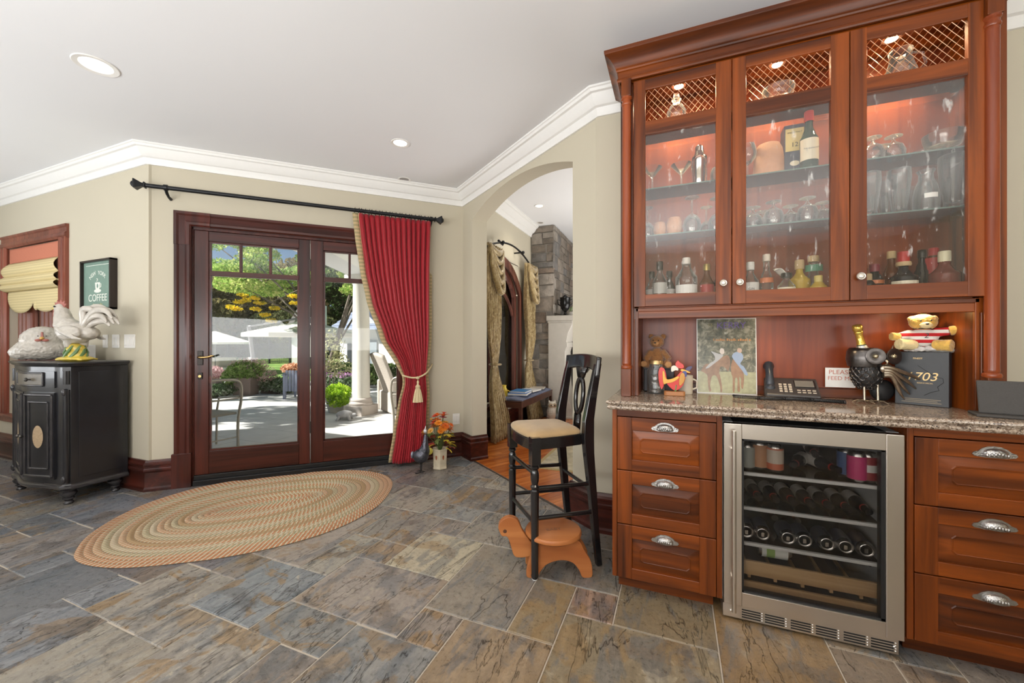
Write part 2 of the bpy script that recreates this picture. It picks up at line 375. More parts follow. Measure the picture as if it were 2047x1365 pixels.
for bi in range(-8, 4):
    for bj in range(-5, 4):
        for (cx, cy, w_, h_) in cell:
            i = cx+6*bi; j = cy+6*bj
            x0 = OX+UX*i; x1 = x0+UX*w_; y0 = OY+UY*j; y1 = y0+UY*h_
            g = .0028
            sh = lambda x, y: (x, y-(x-OX)*.012 if x < -2 else y-( -2-OX)*.012*0)
            sk = -(min(x0, -1.0)+1.0)*.014
            poly = [(x0+g, y0+g+sk), (x1-g, y0+g+sk), (x1-g, y1-g+sk), (x0+g, y1-g+sk)]
            mx = (x0+x1)/2; my = (y0+y1)/2+sk
            if my < -3.4 or mx > 3.1 or mx < -7.9: continue
            seen = not (my < -.9 or mx > 1.9 or mx < -7.4 or (my < .35 and not (-2.2 < mx < 1.6)))
            if mx < LX: poly = clip(poly, (0, 1), LY+.01)
            else:
                if mx < CR[0]+.3: poly = clip(poly, n_pa, c_pa+.01)
                if mx > CR[0]-.3 and mx < PIER[0]: poly = clip(poly, n_ar, c_ar)
                poly = clip(poly, (0, 1), WB+.02) if mx > PIER[0]-.1 else poly
            if mx > -.15 and my > 2.25: continue
            if len(poly) < 3: continue
            cxm = sum(q[0] for q in poly)/len(poly); cym = sum(q[1] for q in poly)/len(poly)
            area_ = abs(sum(poly[k][0]*poly[(k+1) % len(poly)][1]-poly[(k+1) % len(poly)][0]*poly[k][1] for k in range(len(poly))))/2
            if area_ < .0008: continue
            top = 0.0
            bb = MB(); n = len(poly); e = .004
            P0 = [(q[0]-cxm, q[1]-cym) for q in poly]
            P1 = []
            for q in P0:
                r = math.hypot(*q); P1.append((q[0]*(1-e*1.2/r), q[1]*(1-e*1.2/r)))
            vs = [(q[0], q[1], -.012) for q in P0]+[(q[0], q[1], top-.003) for q in P0]+[(q[0], q[1], top) for q in P1]
            fs = [(k, (k+1) % n, n+(k+1) % n, n+k) for k in range(n)]+[(n+k, n+(k+1) % n, 2*n+(k+1) % n, 2*n+k) for k in range(n)]+[tuple(range(2*n, 3*n))]
            bb.add(vs, fs)
            if not seen:
                far_tiles.add([(q[0]+cxm, q[1]+cym, q[2]) for q in vs], fs); continue
            o = bb.obj('tile', m_slate, fl, 0, loc=(cxm, cym, tr.uniform(-.0006, .0006)))
            if tr.random() < .5: o.rotation_euler = (0, 0, 0)
            f = max(0, min(1, (cxm+3.6)/3.0)); base_t = special.get((i, j))
            pal = tints_left_sheen if cxm < -2.3 else (tints_mid if cxm < -.9 or cym > 1.9 else tints_near)
            tcol = base_t or pal[tr.randrange(len(pal))]
            k = tr.uniform(.76, 1.12)*(.86 if cxm > -.7 else 1.0)
            o.color = (tcol[0]*k, tcol[1]*k, tcol[2]*k, 1); tilec += 1
ft_ = far_tiles.obj('tile', m_slate, fl, 0); ft_['kind'] = 'stuff'; ft_.color = (.25, .225, .20, 1)

# ---------------------------------------------------------------- wood floor of the second room
m_plank = wood('brazilian_cherry_plank', (.30, .060, .008), (.62, .19, .035), 'X', rough=.22, coat=.3, grain=16)
f2 = struct(MB().prism([wp(MA, -.35, .02)[:2], wp(MA, 2.3, .02)[:2], (2.7, WB), (2.7, 10.1), (W2X-.1, 10.1), (W2X-.1, 3.9)], -.06, -.004).obj('floor', flat('dark_plank_gap', (.06, .02, .01), .7), None, 0))
pr_ = random.Random(5); ang = math.radians(58)
ux, uy = math.cos(ang), math.sin(ang); PW = .083
cnt = 0
for k in range(-30, 40):
    off = k*PW; t0 = pr_.uniform(-1.2, 0)
    while t0 < 5.2:
        L_ = pr_.uniform(.7, 1.5)
        # plank frame: origin near the arch
        bx, by = -1.0, 3.0
        q = [(t0+.0015, off+.001), (t0+L_-.0015, off+.001), (t0+L_-.0015, off+PW-.001), (t0+.0015, off+PW-.001)]
        poly = [(bx+a*ux+b_*uy, by+a*uy-b_*ux) for a, b_ in q]
        t0 += L_
        poly = clip(poly, (-n_ar[0], -n_ar[1]), -c_ar-.001)
        if len(poly) > 2: poly = clip(poly, (-1, 0), -W2X)
        if len(poly) > 2: poly = clip(poly, (1, 0), .4)
        if len(poly) > 2: poly = clip(poly, (0, 1), 7.0)
        if len(poly) < 3: continue
        cxm = sum(p_[0] for p_ in poly)/len(poly); cym = sum(p_[1] for p_ in poly)/len(poly)
        bb = MB().prism([( (p_[0]-cxm)*ux+(p_[1]-cym)*uy, -(p_[0]-cxm)*uy+(p_[1]-cym)*ux) for p_ in poly], -.01, 0)
        o = bb.obj('plank', m_plank, f2, 0, loc=(cxm, cym, 0), rot=(0, 0, ang)); cnt += 1
struct(MB().box((a0-.02, -.008, -.01), (a1+.02, .012, .002), MA).obj('trim_3', flat('dark_oak_threshold', (.05, .03, .02), .5), None, 0))

# ---------------------------------------------------------------- patio doors
D = bpy.data.objects.new('door_1', None); col.objects.link(D); struct(D); D.matrix_world = MP
def dbox(name, m, x0, x1, y0, y1, z0, z1, parent=D, bevel=.003): return MB().box((x0, y0, z0), (x1, y1, z1)).obj(name, m, parent, 0, bevel)
DZ0, DZ1 = .085, 2.165
for (s0, g0, g1, s1) in ((.311, .416, 1.096, 1.188), (1.194, 1.305, 1.985, 2.079)):
    dbox('stile', m_mhv, s0, g0-.004, 0, .05, DZ0, DZ1); dbox('stile', m_mhv, g1+.004, s1, 0, .05, DZ0, DZ1)
    dbox('rail', m_mhh, g0-.003, g1+.003, .001, .049, 2.08, DZ1-.001); dbox('rail', m_mhh, g0-.003, g1+.003, .001, .049, DZ0+.001, .28)
    dbox('muntin', m_mhh, g0-.002, g1+.002, .006, .044, 1.786, 1.829)
    for t in (1/3, 2/3):
        x = g0+(g1-g0)*t; dbox('muntin', m_mhv, x-.011, x+.011, .008, .042, 1.83, 2.079)
    fr = MB()
    for x0, x1, z0, z1 in ((g0-.004, g0+.012, .281, 2.079), (g1-.012, g1+.004, .281, 2.079), (g0, g1, .281, .295), (g0, g1, 2.067, 2.079)):
        fr.box((x0, .012, z0), (x1, .038, z1))
    fr.obj('glazing_bead', m_mhh, D, 0)
    dbox('glass_pane', thin_glass('door_glass', (.98, .99, .98), 1.35), g0, g1, .024, .028, .285, 2.07, bevel=0)
for x0, x1, z0, z1 in ((.290, .309, 0, 2.2), (2.081, 2.10, 0, 2.2), (.29, 2.10, 2.167, 2.2)): dbox('jamb', m_mhv, x0, x1, -.002, .17, z0, z1)
dbox('threshold', flat('black_bronze_sill', (.018, .018, .019), .35, .3), .309, 2.081, -.035, .17, .0, .045); dbox('threshold', MATS['black_bronze_sill'], .309, 2.081, -.012, .15, .045, .083)
for z in (1.93, 1.50, 1.02, .42, ): dbox('hinge', flat('bronze_hinge', (.06, .05, .045), .4, .7), 1.184, 1.198, -.006, .006, z-.055, z+.055)
# side and head casing with mitred corner blocks
cas = [(0, 0), (.0, -.022), (.012, -.034), (.03, -.036), (.045, -.026), (.085, -.020), (.100, -.028), (.118, -.028), (.124, -.014), (.124, 0)]
def casing(x_in, sgn, z0, z1, nm='casing', grow=0):
    pts = [(x_in-sgn*(a)-0, b_-grow) if b_ < 0 else (x_in-sgn*a, b_) for a, b_ in cas]
    return MB().prism(pts, z0, z1).obj(nm, m_mhv, D, 25)
casing(.300, 1, .285, 2.04); casing(2.090, -1, .285, 2.04)
def headpiece(x0, x1, grow, nm):
    pts = [(y-grow, z) for z, y in cas]; vs = []; n = len(pts)
    vs = [(x0, pts[k][0] if cas[k][1] < 0 else 0, 2.188+pts[k][1]*1.0) for k in range(n)]+[(x1, pts[k][0] if cas[k][1] < 0 else 0, 2.188+pts[k][1]) for k in range(n)]
    return MB().add(vs, [tuple(range(n)), tuple(range(n, 2*n))[::-1]]+[(k, (k+1) % n, n+(k+1) % n, n+k) for k in range(n)]).obj(nm, m_mhh, D, 25)
headpiece(.425, 1.965, 0, 'casing')
for sgn, xi in ((1, .300), (-1, 2.090)):
    dbox('plinth_block', m_mhv, min(xi, xi-sgn*.135), max(xi, xi-sgn*.135), -.036, 0, 0, .285)
    # L-shaped mitred corner block
    v = MB(); n = len(cas)
    sec = []
    for (z_or_x) in (0,): pass
    A_ = [(xi-sgn*a, (b_-.008 if b_ < 0 else 0), 2.03) for a, b_ in cas]
    B_ = [(xi-sgn*a, (b_-.008 if b_ < 0 else 0), 2.188+a) for a, b_ in cas]
    C_ = [(xi+sgn*.13, (b_-.008 if b_ < 0 else 0), 2.188+a) for a, b_ in cas]
    v.add(A_+B_+C_, [tuple(range(n)), tuple(range(2*n, 3*n))]+[(q*n+k, q*n+(k+1) % n, (q+1)*n+(k+1) % n, (q+1)*n+k) for q in (0, 1) for k in range(n)])
    v.obj('corner_block', m_mhv, D, 25)
brass = flat('aged_brass', (.55, .38, .16), .25, 1.0)
hb = dbox('lock_plate', flat('oil_bronze', (.03, .026, .024), .35, .8), .335, .375, -.008, 0, 1.02, 1.14); dbox('lock_plate', MATS['oil_bronze'], .338, .372, -.008, 0, .90, .955)
MB().tube([(.355, -.006, 1.09), (.355, -.05, 1.088), (.375, -.058, 1.084), (.42, -.060, 1.088), (.445, -.058, 1.098), (.462, -.056, 1.100)], [.012, .010, .011, .009, .008, .006], 10).obj('lever', brass, D, 60)
MB().tube([(.355, -.006, .925), (.355, -.02, .925)], .011, 12).obj('lock', brass, D, 60)

# ---------------------------------------------------------------- left window
W = bpy.data.objects.new('window_1', None); col.objects.link(W); struct(W); W.location = (0, LY, 0)
m_w1 = wood('window_mahogany', (.13, .035, .022), (.30, .09, .055), 'Z', rough=.3)
wc = [(0, 0), (0, -.018), (.02, -.034), (.05, -.03), (.06, -.018), (.10, -.016), (.112, -.026), (.13, -.026), (.132, 0)]
fr = MB().prism([(wx0-a+.005, b_) for a, b_ in wc], wz0, 2.20); fr.obj('casing', m_w1, W, 25)
fr = MB().prism([(wx1+a-.005, b_) for a, b_ in wc], wz0, 2.20); fr.obj('casing', m_w1, W, 25)
n = len(wc)
vs = [(wx0-.13, b_, 2.19+a) for a, b_ in wc]+[(wx1+.13, b_, 2.19+a) for a, b_ in wc]
MB().add(vs, [tuple(range(n)), tuple(range(n, 2*n))]+[(k, (k+1) % n, n+(k+1) % n, n+k) for k in range(n)]).obj('casing', m_w1, W, 25)
MB().box((wx0-.17, -.06, wz0-.03), (wx1+.17, 0, wz0)).box((wx0-.14, -.025, wz0-.09), (wx1+.14, 0, wz0-.03)).obj('window_sill', m_w1, W, 0, .006)
xg0, xg1 = xat(70, LY+.1), xat(90, LY+.1)
for x0, x1 in ((wx0, xg0), (xg1, wx1)):
    k = x0
    while k < x1-.02:
        e = min(k+.085, x1); MB().prism([(k, .09), (k+.008, .06), (e-.03, .055), (e-.018, .075), (e, .085), (e, .12), (k, .12)], wz0, wz1).obj('frame', m_w1, W, 25); k = e
MB().box((xg0, .095, wz0), (xg1, .10, wz1)).obj('glass_pane', thin_glass('door_glass'), W, 0)
MB().box((wx0, .085, wz1-.05), (wx1, .13, wz1)).box((wx0, .085, wz0), (wx1, .13, wz0+.06)).obj('frame', m_w1, W, 0)
# ================================================================ BAR CABINETS
def granite():
    t = NT('brown_granite'); v = t.coord()
    a = t.n('ShaderNodeTexVoronoi', {'Vector': v, 'Scale': 210.0}).outputs['Color']
    g = t.n('ShaderNodeRGBToBW', {0: a}).outputs[0]
    n2 = t.noise(v, 45, 5, .7)
    f = t.n('ShaderNodeMath', {0: t.n('ShaderNodeMath', {0: g, 1: .5}, operation='MULTIPLY').outputs[0], 1: t.n('ShaderNodeMath', {0: n2, 1: .6}, operation='MULTIPLY').outputs[0]}, operation='ADD').outputs[0]
    c = t.ramp(f, [(.30, (.035, .028, .022)), (.42, (.15, .10, .07)), (.55, (.34, .26, .19)), (.68, (.50, .42, .34)), (.8, (.20, .13, .09))])
    return t.bsdf(c, .09, 0, None, Specular_IOR_Level=.6)
m_granite = granite()
m_steel = flat('brushed_steel', (.74, .68, .61), .30, 1.0, var=.04, scale=4)
m_black = flat('black_plastic', (.012, .012, .013), .4)
m_pewter = flat('antique_pewter', (.46, .45, .44), .28, 1.0, var=.35, scale=160, bump=.6)
m_dark = flat('dark_cabinet_inside', (.05, .016, .010), .6)

def raised_front(x0, x1, z0, z1, y, name, parent, my=.068, mt=.062, mb=.052):
    """five-piece drawer front: stiles, rails and a fielded panel with clipped ends"""
    px0, px1, pz0, pz1 = x0+my, x1-my, z0+mb, z1-mt
    r = thing_part(name, parent)
    MB().box((x0, y, z0), (px0, y+.02, z1)).obj('stile', m_chv, r, 0, .0025); MB().box((px1, y, z0), (x1, y+.02, z1)).obj('stile', m_chv, r, 0, .0025)
    MB().box((px0-.001, y+.0004, z0), (px1+.001, y+.02, pz0)).obj('rail', m_chh, r, 0, .0025); MB().box((px0-.001, y+.0004, pz1), (px1+.001, y+.02, z1)).obj('rail', m_chh, r, 0, .0025)
    def oct_(ix, iz, c): 
        a, b_, d, e = px0+ix, px1-ix, pz0+iz, pz1-iz
        return [(a+c, d), (b_-c, d), (b_, d+c), (b_, e-c), (b_-c, e), (a+c, e), (a, e-c), (a, d+c)]
    loops = [(oct_(0, 0, .0001), y+.012), (oct_(.036, .034, .012), y+.003), (oct_(.038, .036, .012), y+.0005), (oct_(.040, .038, .012), y+.0005), (oct_(.042, .040, .012), y+.002)]
    vs = []; fs = []
    for L_, yy in loops: vs += [(q[0], yy, q[1]) for q in L_]
    for k in range(len(loops)-1):
        for i in range(8): fs.append((8*k+i, 8*k+(i+1) % 8, 8*k+8+(i+1) % 8, 8*k+8+i))
    fs.append(tuple(range(8*(len(loops)-1), 8*len(loops))))
    MB().add(vs, fs).obj('raised_panel', m_chh, r, 20)
    return r
def thing_part(name, parent):
    o = bpy.data.objects.new(name, None); col.objects.link(o); o.parent = parent; o.empty_display_size = .02; return o
def cup_pull(x, y, z, parent):
    def fn(u, v):
        a = PI*u; b_ = PI*.5*v
        return (-.036*math.cos(a)*(1-.0*v), -.026*math.sin(a)*math.cos(b_)**.7-.001, -.008+.030*math.sin(a)**.6*math.sin(b_) if v > 0 else -.008)
    b = MB(); b.grid(fn, 20, 8, T(x, y, z))
    b.prism([(-.060, -.004), (-.054, -.010), (-.040, -.012), (-.030, -.014), (.030, -.014), (.040, -.012), (.054, -.010), (.060, -.004), (.056, .004), (.044, .008), (.034, .018), (.018, .026), (0, .028), (-.018, .026), (-.034, .018), (-.044, .008), (-.056, .004)], 0, .003, T(x, y, z) @ R(90, 'X'))
    for k in range(-3, 4): b.ball((x+k*.009, y-.0245*math.cos(k*.28)-.002, z+.004-abs(k)*.002), (.005, .004, .007), 8, 5)
    o = b.obj('handle', m_pewter, parent, 50)
    sld = o.modifiers.new('thickness', 'SOLIDIFY'); sld.thickness = .0015
    return o
def base_cabinet(label, x0, x1, s0, s1, rx):
    t = thing('base_cabinet', label, 'cabinet', (0, 0, 0))
    yf = 2.005
    MB().box((x0, yf, .083), (x0+.02, WB, .895)).box((x1-.02, yf, .083), (x1, WB, .895)).box((x0, 2.5, .083), (x1, 2.52, .895)).box((x0, yf, .083), (x1, WB, .10)).obj('carcass', m_chv, t, 0)
    MB().box((x0, 1.988, .083), (s0-.002, yf, .895)).obj('stile', m_chv, t, 0, .002)
    if s1 < x1-.003: MB().box((s1+.002, 1.988, .083), (x1, yf, .895)).obj('stile', m_chv, t, 0, .002)
    MB().box((s0-.001, 1.991, .861), (s1+.001, yf, .895)).obj('rail', m_chh, t, 0)
    MB().box((x0+.02, 2.07, .0), (x1-(.03 if s1 < x1-.003 else 0), 2.09, .083)).obj('toe_kick', m_chh, t, 0)
    for z0, z1, hz in ((.085, .341, .296), (.345, .600, .556), (.604, .857, .816)):
        d = raised_front(s0, s1, z0, z1, 1.985, 'drawer', t)
        MB().box((s0+.01, 2.008, z0+.01), (s1-.01, 2.4, z1-.03)).obj('drawer_box', m_dark, d, 0)
        cup_pull(rx, 1.984, hz, d)
    return t
base_cabinet('cherry base cabinet with three drawers between bar stool and glass-door wine fridge', -.284, .192, -.260, .168, -.045)
base_cabinet('cherry base cabinet with three drawers right of the glass-door wine fridge', .820, 1.320, .842, 1.280, 1.060)

t = thing('countertop', 'speckled brown granite countertop along the whole bar', 'countertop')
prof = [(0, .897), (.0, .897), (.012, .897), (.018, .902), (.020, .908), (.018, .914), (.013, .917), (.013, .920), (.020, .923), (.024, .929), (.023, .935), (.018, .9395), (0, .94)]
b = MB(); b.box((-.283, 1.957, .897), (1.36, WB, .94)); 
b.sweep([(-.004, .897)]+prof[2:-1]+[(-.004, .94)], [(-.283, WB), (-.283, 1.957), (1.36, 1.957)])
b.obj('slab', m_granite, t, 30)

# ---------------------------------------------------------------- beverage fridge
t = thing('wine_fridge', 'stainless steel under-counter beverage fridge with a glass door', 'fridge')
FX0, FX1 = .198, .815
b = MB(); b.box((FX0-.004, 2.035, .07), (FX0+.045, 2.56, .862)); b.obj('liner_wall', flat('fridge_liner_grey', (.50, .52, .53), .5), t, 0)
MB().box((FX1-.045, 2.035, .07), (FX1-.0, 2.56, .862)).obj('liner_wall', MATS['fridge_liner_grey'], t, 0)
MB().box((FX0+.04, 2.52, .09), (FX1-.04, 2.56, .862)).box((FX0+.04, 2.035, .07), (FX1-.04, 2.56, .10)).box((FX0+.04, 2.035, .845), (FX1-.04, 2.56, .862)).obj('liner_back', flat('fridge_dark', (.03, .03, .032), .6), t, 0)
g0, g1, gz0, gz1 = .268, .757, .130, .797
d = thing_part('door', t)
MB().box((FX0, 1.985, .070), (g0, 2.03, .861)).obj('frame', m_steel, d, 0, .003); MB().box((g1, 1.985, .070), (FX1-.002, 2.03, .861)).obj('frame', m_steel, d, 0, .003)
MB().box((g0, 1.9853, gz1), (g1, 2.03, .861)).obj('frame', m_steel, d, 0, .001); MB().box((g0, 1.9853, .070), (g1, 2.03, gz0)).obj('frame', m_steel, d, 0, .001)
MB().box((g0, 1.993, gz0), (g0+.008, 2.028, gz1)).box((g1-.012, 1.993, gz0), (g1, 2.028, gz1)).box((g0, 1.993, gz0), (g1, 2.028, gz0+.008)).box((g0, 1.993, gz1-.008), (g1, 2.028, gz1)).obj('gasket', m_black, d, 0)
MB().box((g0, 1.998, gz0), (g1, 2.002, gz1)).obj('glass_pane', thin_glass('smoked_glass', (.84, .83, .82), 1.4), d, 0)
b = MB().tube([(.233, 1.945, .062), (.233, 1.945, .838)], .0085, 14)
for z in (.19, .75): b.tube([(.233, 1.945, z), (.233, 1.987, z)], .006, 10)
b.obj('handle', m_steel, d, 40)
# kick grille with slots and feet
b = MB().box((FX0-.003, 1.992, .012), (FX1-.018, 1.996, .068)).box((FX0-.003, 1.996, .012), (FX0+.002, 2.3, .068))
gr = b.obj('kick_grille', m_steel, t, 0)
b = MB(); b2 = MB()
for k in range(6):
    x0 = .268+k*.0865+(k//2)*.006
    for j in range(4):
        z = .020+j*.0105
        b.box((x0, 1.9905, z), (x0+.070, 1.9925, z+.005)); b2.ball((x0+.076, 1.991, z+.0025), (.0035, .002, .0030), 8, 5)
for x in (.226, .783): b2.ball((x, 1.990, .040), (.005, .004, .005), 10, 6)
b.obj('slot', m_black, gr, 0)['kind'] = 'stuff'; b2.obj('screw', flat('bright_chrome', (.9, .9, .9), .08, 1), gr, 60)['kind'] = 'stuff'
MB().box((.20, 2.02, 0), (.81, 2.5, .07)).obj('base', m_black, t, 0)
# shelves and wooden rack
for z in (.636, .483, .326):
    s = MB().box((.246, 2.036, z-.010), (.768, 2.052, z+.004)).obj('shelf', flat('shelf_trim_white', (.62, .62, .60), .4), t, 0, .002)
    MB().box((.248, 2.052, z-.004), (.766, 2.50, z-.001)).obj('glass_pane', thin_glass('smoked_glass'), s, 0)
m_beech = wood('pale_beech', (.34, .20, .09), (.55, .36, .18), 'X', rough=.5, coat=0)
for z0, z1 in ((.187, .248), (.110, .157)): MB().box((.248, 2.040, z0), (.766, 2.055, z1)).obj('rack_slat', m_beech, t, 0, .002)
for k in range(5):
    MB().box((.30+k*.10, 2.06, .165), (.312+k*.10, 2.46, .178)).obj('rack_slat', m_beech, t, 0)

# ---------------------------------------------------------------- bottles, cans, glasses
m_clear = glassware('clear_glass')
def bottle_glass(nm, c, a): return flat(nm, c, .08, 0, var=.05, coat=.6)
CAP = {}
def label_patch(b, r, z0, z1, a0_, a1_, seg=10):
    for k in range(seg):
        p0 = math.radians(a0_+(a1_-a0_)*k/seg); p1 = math.radians(a0_+(a1_-a0_)*(k+1)/seg); q = r+.0008
        b.add([(q*math.cos(p0), q*math.sin(p0), z0), (q*math.cos(p1), q*math.sin(p1), z0), (q*math.cos(p1), q*math.sin(p1), z1), (q*math.cos(p0), q*math.sin(p0), z1)], [(0, 1, 2, 3)])
def colm(name, c, rough=.4, metal=0): return flat(name, c, rough, metal, var=.05)
def text_obj(s, size, M, m, parent, depth=.0003, name='lettering', align='CENTER', spacing=1.0, shear=0):
    cu = bpy.data.curves.new('text', 'FONT'); cu.body = s; cu.size = size; cu.extrude = depth; cu.align_x = align; cu.align_y = 'CENTER'; cu.space_character = spacing; cu.shear = shear
    to = bpy.data.objects.new('tmp', cu); col.objects.link(to)
    dg = bpy.context.evaluated_depsgraph_get(); me = bpy.data.meshes.new_from_object(to.evaluated_get(dg))
    bpy.data.objects.remove(to); me.materials.clear(); me.materials.append(m)
    me.transform(M)
    return link(name, me, parent)
def bottle(label, x, y, z, H, r, glass, cap, lab=None, neck=.013, sh=.62, capm=None, liquid=None, caph=.03, capr=None, squash=1, group='liquor bottles in the glass-front cabinet', lz=(.12, .5), text=None, tcol=None, rz=0, name='liquor_bottle', ring=None, textsize=.012):
    t = thing(name, label, 'bottle', (x, y, z), rz, group)
    bh = H*sh; nz = H-caph
    prof = [(.001, 0), (r*.96, 0), (r, .004), (r, bh*.86), (r*.97, bh*.92), (r*.80, bh*.98), (neck*1.6, bh*1.06+.004), (neck*1.08, bh*1.16+.006), (neck, nz-.006), (neck*1.12, nz-.004), (neck*1.12, nz)]
    MB().lathe(prof, 22, None, 1, squash).obj('body', glass, t, 40)
    if liquid:
        k = .6 if liquid[1] is None else liquid[1]
        MB().lathe([(.001, .003), (r*.90, .003), (r*.92, bh*k), (.001, bh*k)], 18, None, 1, squash).obj('liquid', liquid[0], t, 40)
    cr_ = capr or neck*1.25
    MB().lathe([(.001, nz-.004), (cr_, nz-.004), (cr_*1.03, nz+caph*.4), (cr_, H-.002), (cr_*.9, H), (.001, H)], 18).obj('cap', cap, t, 40)
    if ring: MB().lathe([(.001, nz-.012), (ring[1], nz-.012), (ring[1]*1.1, nz-.004), (ring[1], nz+.006), (.001, nz+.006)], 18).obj('neck_ring', ring[0], t, 40)
    if lab:
        b = MB(); label_patch(b, r, H*lz[0], H*lz[1], -165, -15); o = b.obj('label', lab, t, 40)
        if squash != 1: o.scale = (1, squash, 1)
        if text:
            text_obj(text, textsize, T(0, -(r*squash+.0016), H*(lz[0]+lz[1])/2) @ R(90, 'X'), tcol or m_black, t)
    return t
wine_p = [(.001, 0), (.030, 0), (.031, .002), (.008, .008), (.004, .016), (.0035, .07), (.006, .078), (.022, .088), (.036, .108), (.040, .130), (.037, .155), (.031, .175), (.0300, .175), (.036, .153), (.0385, .130), (.034, .109), (.020, .091), (.001, .083)]
snif_p = [(.001, 0), (.032, 0), (.033, .002), (.008, .007), (.005, .018), (.010, .026), (.034, .045), (.044, .072), (.042, .100), (.034, .122), (.033, .122), (.041, .098), (.0425, .072), (.033, .047), (.001, .030)]
tumb_p = [(.001, 0), (.026, 0), (.027, .003), (.030, .06), (.036, .15), (.0348, .15), (.029, .06), (.025, .008), (.001, .008)]
beer_p = [(.001, 0), (.034, 0), (.035, .004), (.027, .02), (.026, .035), (.034, .10), (.042, .17), (.040, .21), (.0388, .21), (.0405, .17), (.0325, .10), (.024, .035), (.001, .028)]
milk_p = [(.001, 0), (.040, 0), (.042, .006), (.042, .07), (.034, .11), (.024, .135), (.023, .16), (.030, .172), (.0285, .172), (.0215, .158), (.0225, .135), (.0325, .11), (.0405, .07), (.0405, .008), (.001, .008)]
mart_p = [(.001, 0), (.034, 0), (.035, .002), (.006, .008), (.004, .02), (.0038, .09), (.012, .10), (.050, .145), (.0488, .146), (.010, .103), (.001, .098)]
shak_p = [(.001, 0), (.032, 0), (.034, .004), (.041, .14), (.042, .150), (.034, .168), (.026, .180), (.024, .19), (.021, .195), (.021, .215), (.016, .222), (.001, .223)]
bowl_p = [(.001, 0), (.030, 0), (.031, .003), (.018, .010), (.020, .02), (.055, .045), (.065, .080), (.068, .10), (.0665, .10), (.0635, .080), (.053, .047), (.001, .022)]
dec_p = [(.001, 0), (.034, 0), (.036, .004), (.012, .012), (.008, .03), (.020, .036), (.046, .06), (.050, .09), (.034, .12), (.016, .135), (.022, .15), (.026, .155), (.012, .158), (.018, .17), (.016, .185), (.001, .19)]
GMESH = {}
def glass_item(name, label, prof, x, y, z, sc_=1, flip=False, m=None, cat='glass', group=None, tilt=0):
    key = (name, id(prof), flip)
    if key not in GMESH:
        H = max(q[1] for q in prof); pr2 = [(r, (H-q) if flip else q) for r, q in prof]
        GMESH[key] = MB().lathe(pr2, 24).mesh(name, m or m_clear, 40)
    o = bpy.data.objects.new(name, GMESH[key]); col.objects.link(o); o.location = (x, y, z); o.scale = (sc_,)*3
    if tilt: o.rotation_euler = (0, tilt, 0)
    return tag(o, label, cat, group)
# ================================================================ HUTCH WITH GLASS DOORS
t = thing('display_cabinet', 'tall cherry wall cabinet with three seeded-glass doors over the bar', 'cabinet')
HX0, HX1, HZ1 = -.264, 1.185, 2.60; YB = 2.455; ZB = 1.405
MB().box((HX0, 2.168, .9405), (HX0+.02, WB, HZ1)).obj('side_panel', m_chv, t, 0); MB().box((HX1-.02, 2.168, .9405), (HX1, WB, HZ1)).obj('side_panel', m_chv, t, 0)
MB().box((HX0+.02, YB, .9405), (HX1-.02, YB+.015, HZ1)).obj('back_panel', wood('cherry_back', (.16, .030, .010), (.30, .062, .016), 'Z', rough=.35), t, 0)
MB().box((HX0, 2.168, HZ1-.02), (HX1, WB, HZ1)).obj('top_panel', m_chh, t, 0)
MB().box((HX0+.02, 2.168, 1.376), (HX1-.02, YB, ZB)).obj('bottom_panel', m_chh, t, 0)
MB().box((-.196, 2.168, .9405), (-.176, YB, ZB)).obj('niche_side', m_chv, t, 0); MB().box((1.095, 2.168, .9405), (1.115, YB, ZB)).obj('niche_side', m_chv, t, 0)
MB().box((-.176, YB-.014, .9405), (1.095, YB, .988)).obj('back_strip', m_chh, t, 0, .002)
# face frame
MB().box((HX0, 2.150, .9405), (-.200, 2.168, 2.56)).obj('stile', m_chv, t, 0, .002); MB().box((1.126, 2.150, .9405), (HX1, 2.168, 2.56)).obj('stile', m_chv, t, 0, .002)
MB().box((-.200, 2.152, .9405), (-.176, 2.168, 1.392)).obj('stile', m_chv, t, 0, .002); MB().box((1.095, 2.152, .9405), (1.126, 2.168, 1.392)).obj('stile', m_chv, t, 0, .002)
MB().box((-.178, 2.156, 1.338), (1.097, 2.170, 1.392)).obj('valance', m_chh, t, 0, .002)
MB().box((-.19, 2.152, 1.372), (1.11, 2.160, 1.392)).obj('bead', m_chh, t, 0, .003)
for X in (-.1965, 1.1105): MB().box((X-.004 if X > 0 else X-.004, 2.142, .9405), (X+.004, 2.153, 1.335)).obj('bead', m_chv, t, 0, .003)
MB().box((HX0, 2.150, 2.548), (HX1, 2.168, 2.60)).obj('frieze', m_chh, t, 0)
cp = [(-.002, 2.556), (.008, 2.556), (.012, 2.562), (.010, 2.572), (.006, 2.576), (.006, 2.605), (.012, 2.608), (.016, 2.614), (.014, 2.622), (.018, 2.626), (.026, 2.640), (.040, 2.660), (.056, 2.672), (.066, 2.678), (.068, 2.684), (.068, 2.697), (-.002, 2.697)]
MB().sweep(cp, [(HX0-.004, WB-.12), (HX0-.004, 2.128), (HX1+.012, 2.128), (HX1+.012, WB-.001)]).obj('crown_moulding', m_chh, t, 25)
MB().box((HX0, 2.13, 2.575), (HX1, WB-.12, 2.69)).obj('crown_box', m_chh, t, 0)
colp = [(.001, 1.081), (.026, 1.081), (.028, 1.088), (.026, 1.096), (.021, 1.100), (.0225, 1.108), (.0215, 1.115), (.0215, 2.415), (.0225, 2.42), (.021, 2.427), (.025, 2.432), (.0255, 2.440), (.022, 2.446), (.022, 2.455), (.027, 2.462), (.027, 2.470), (.001, 2.470)]
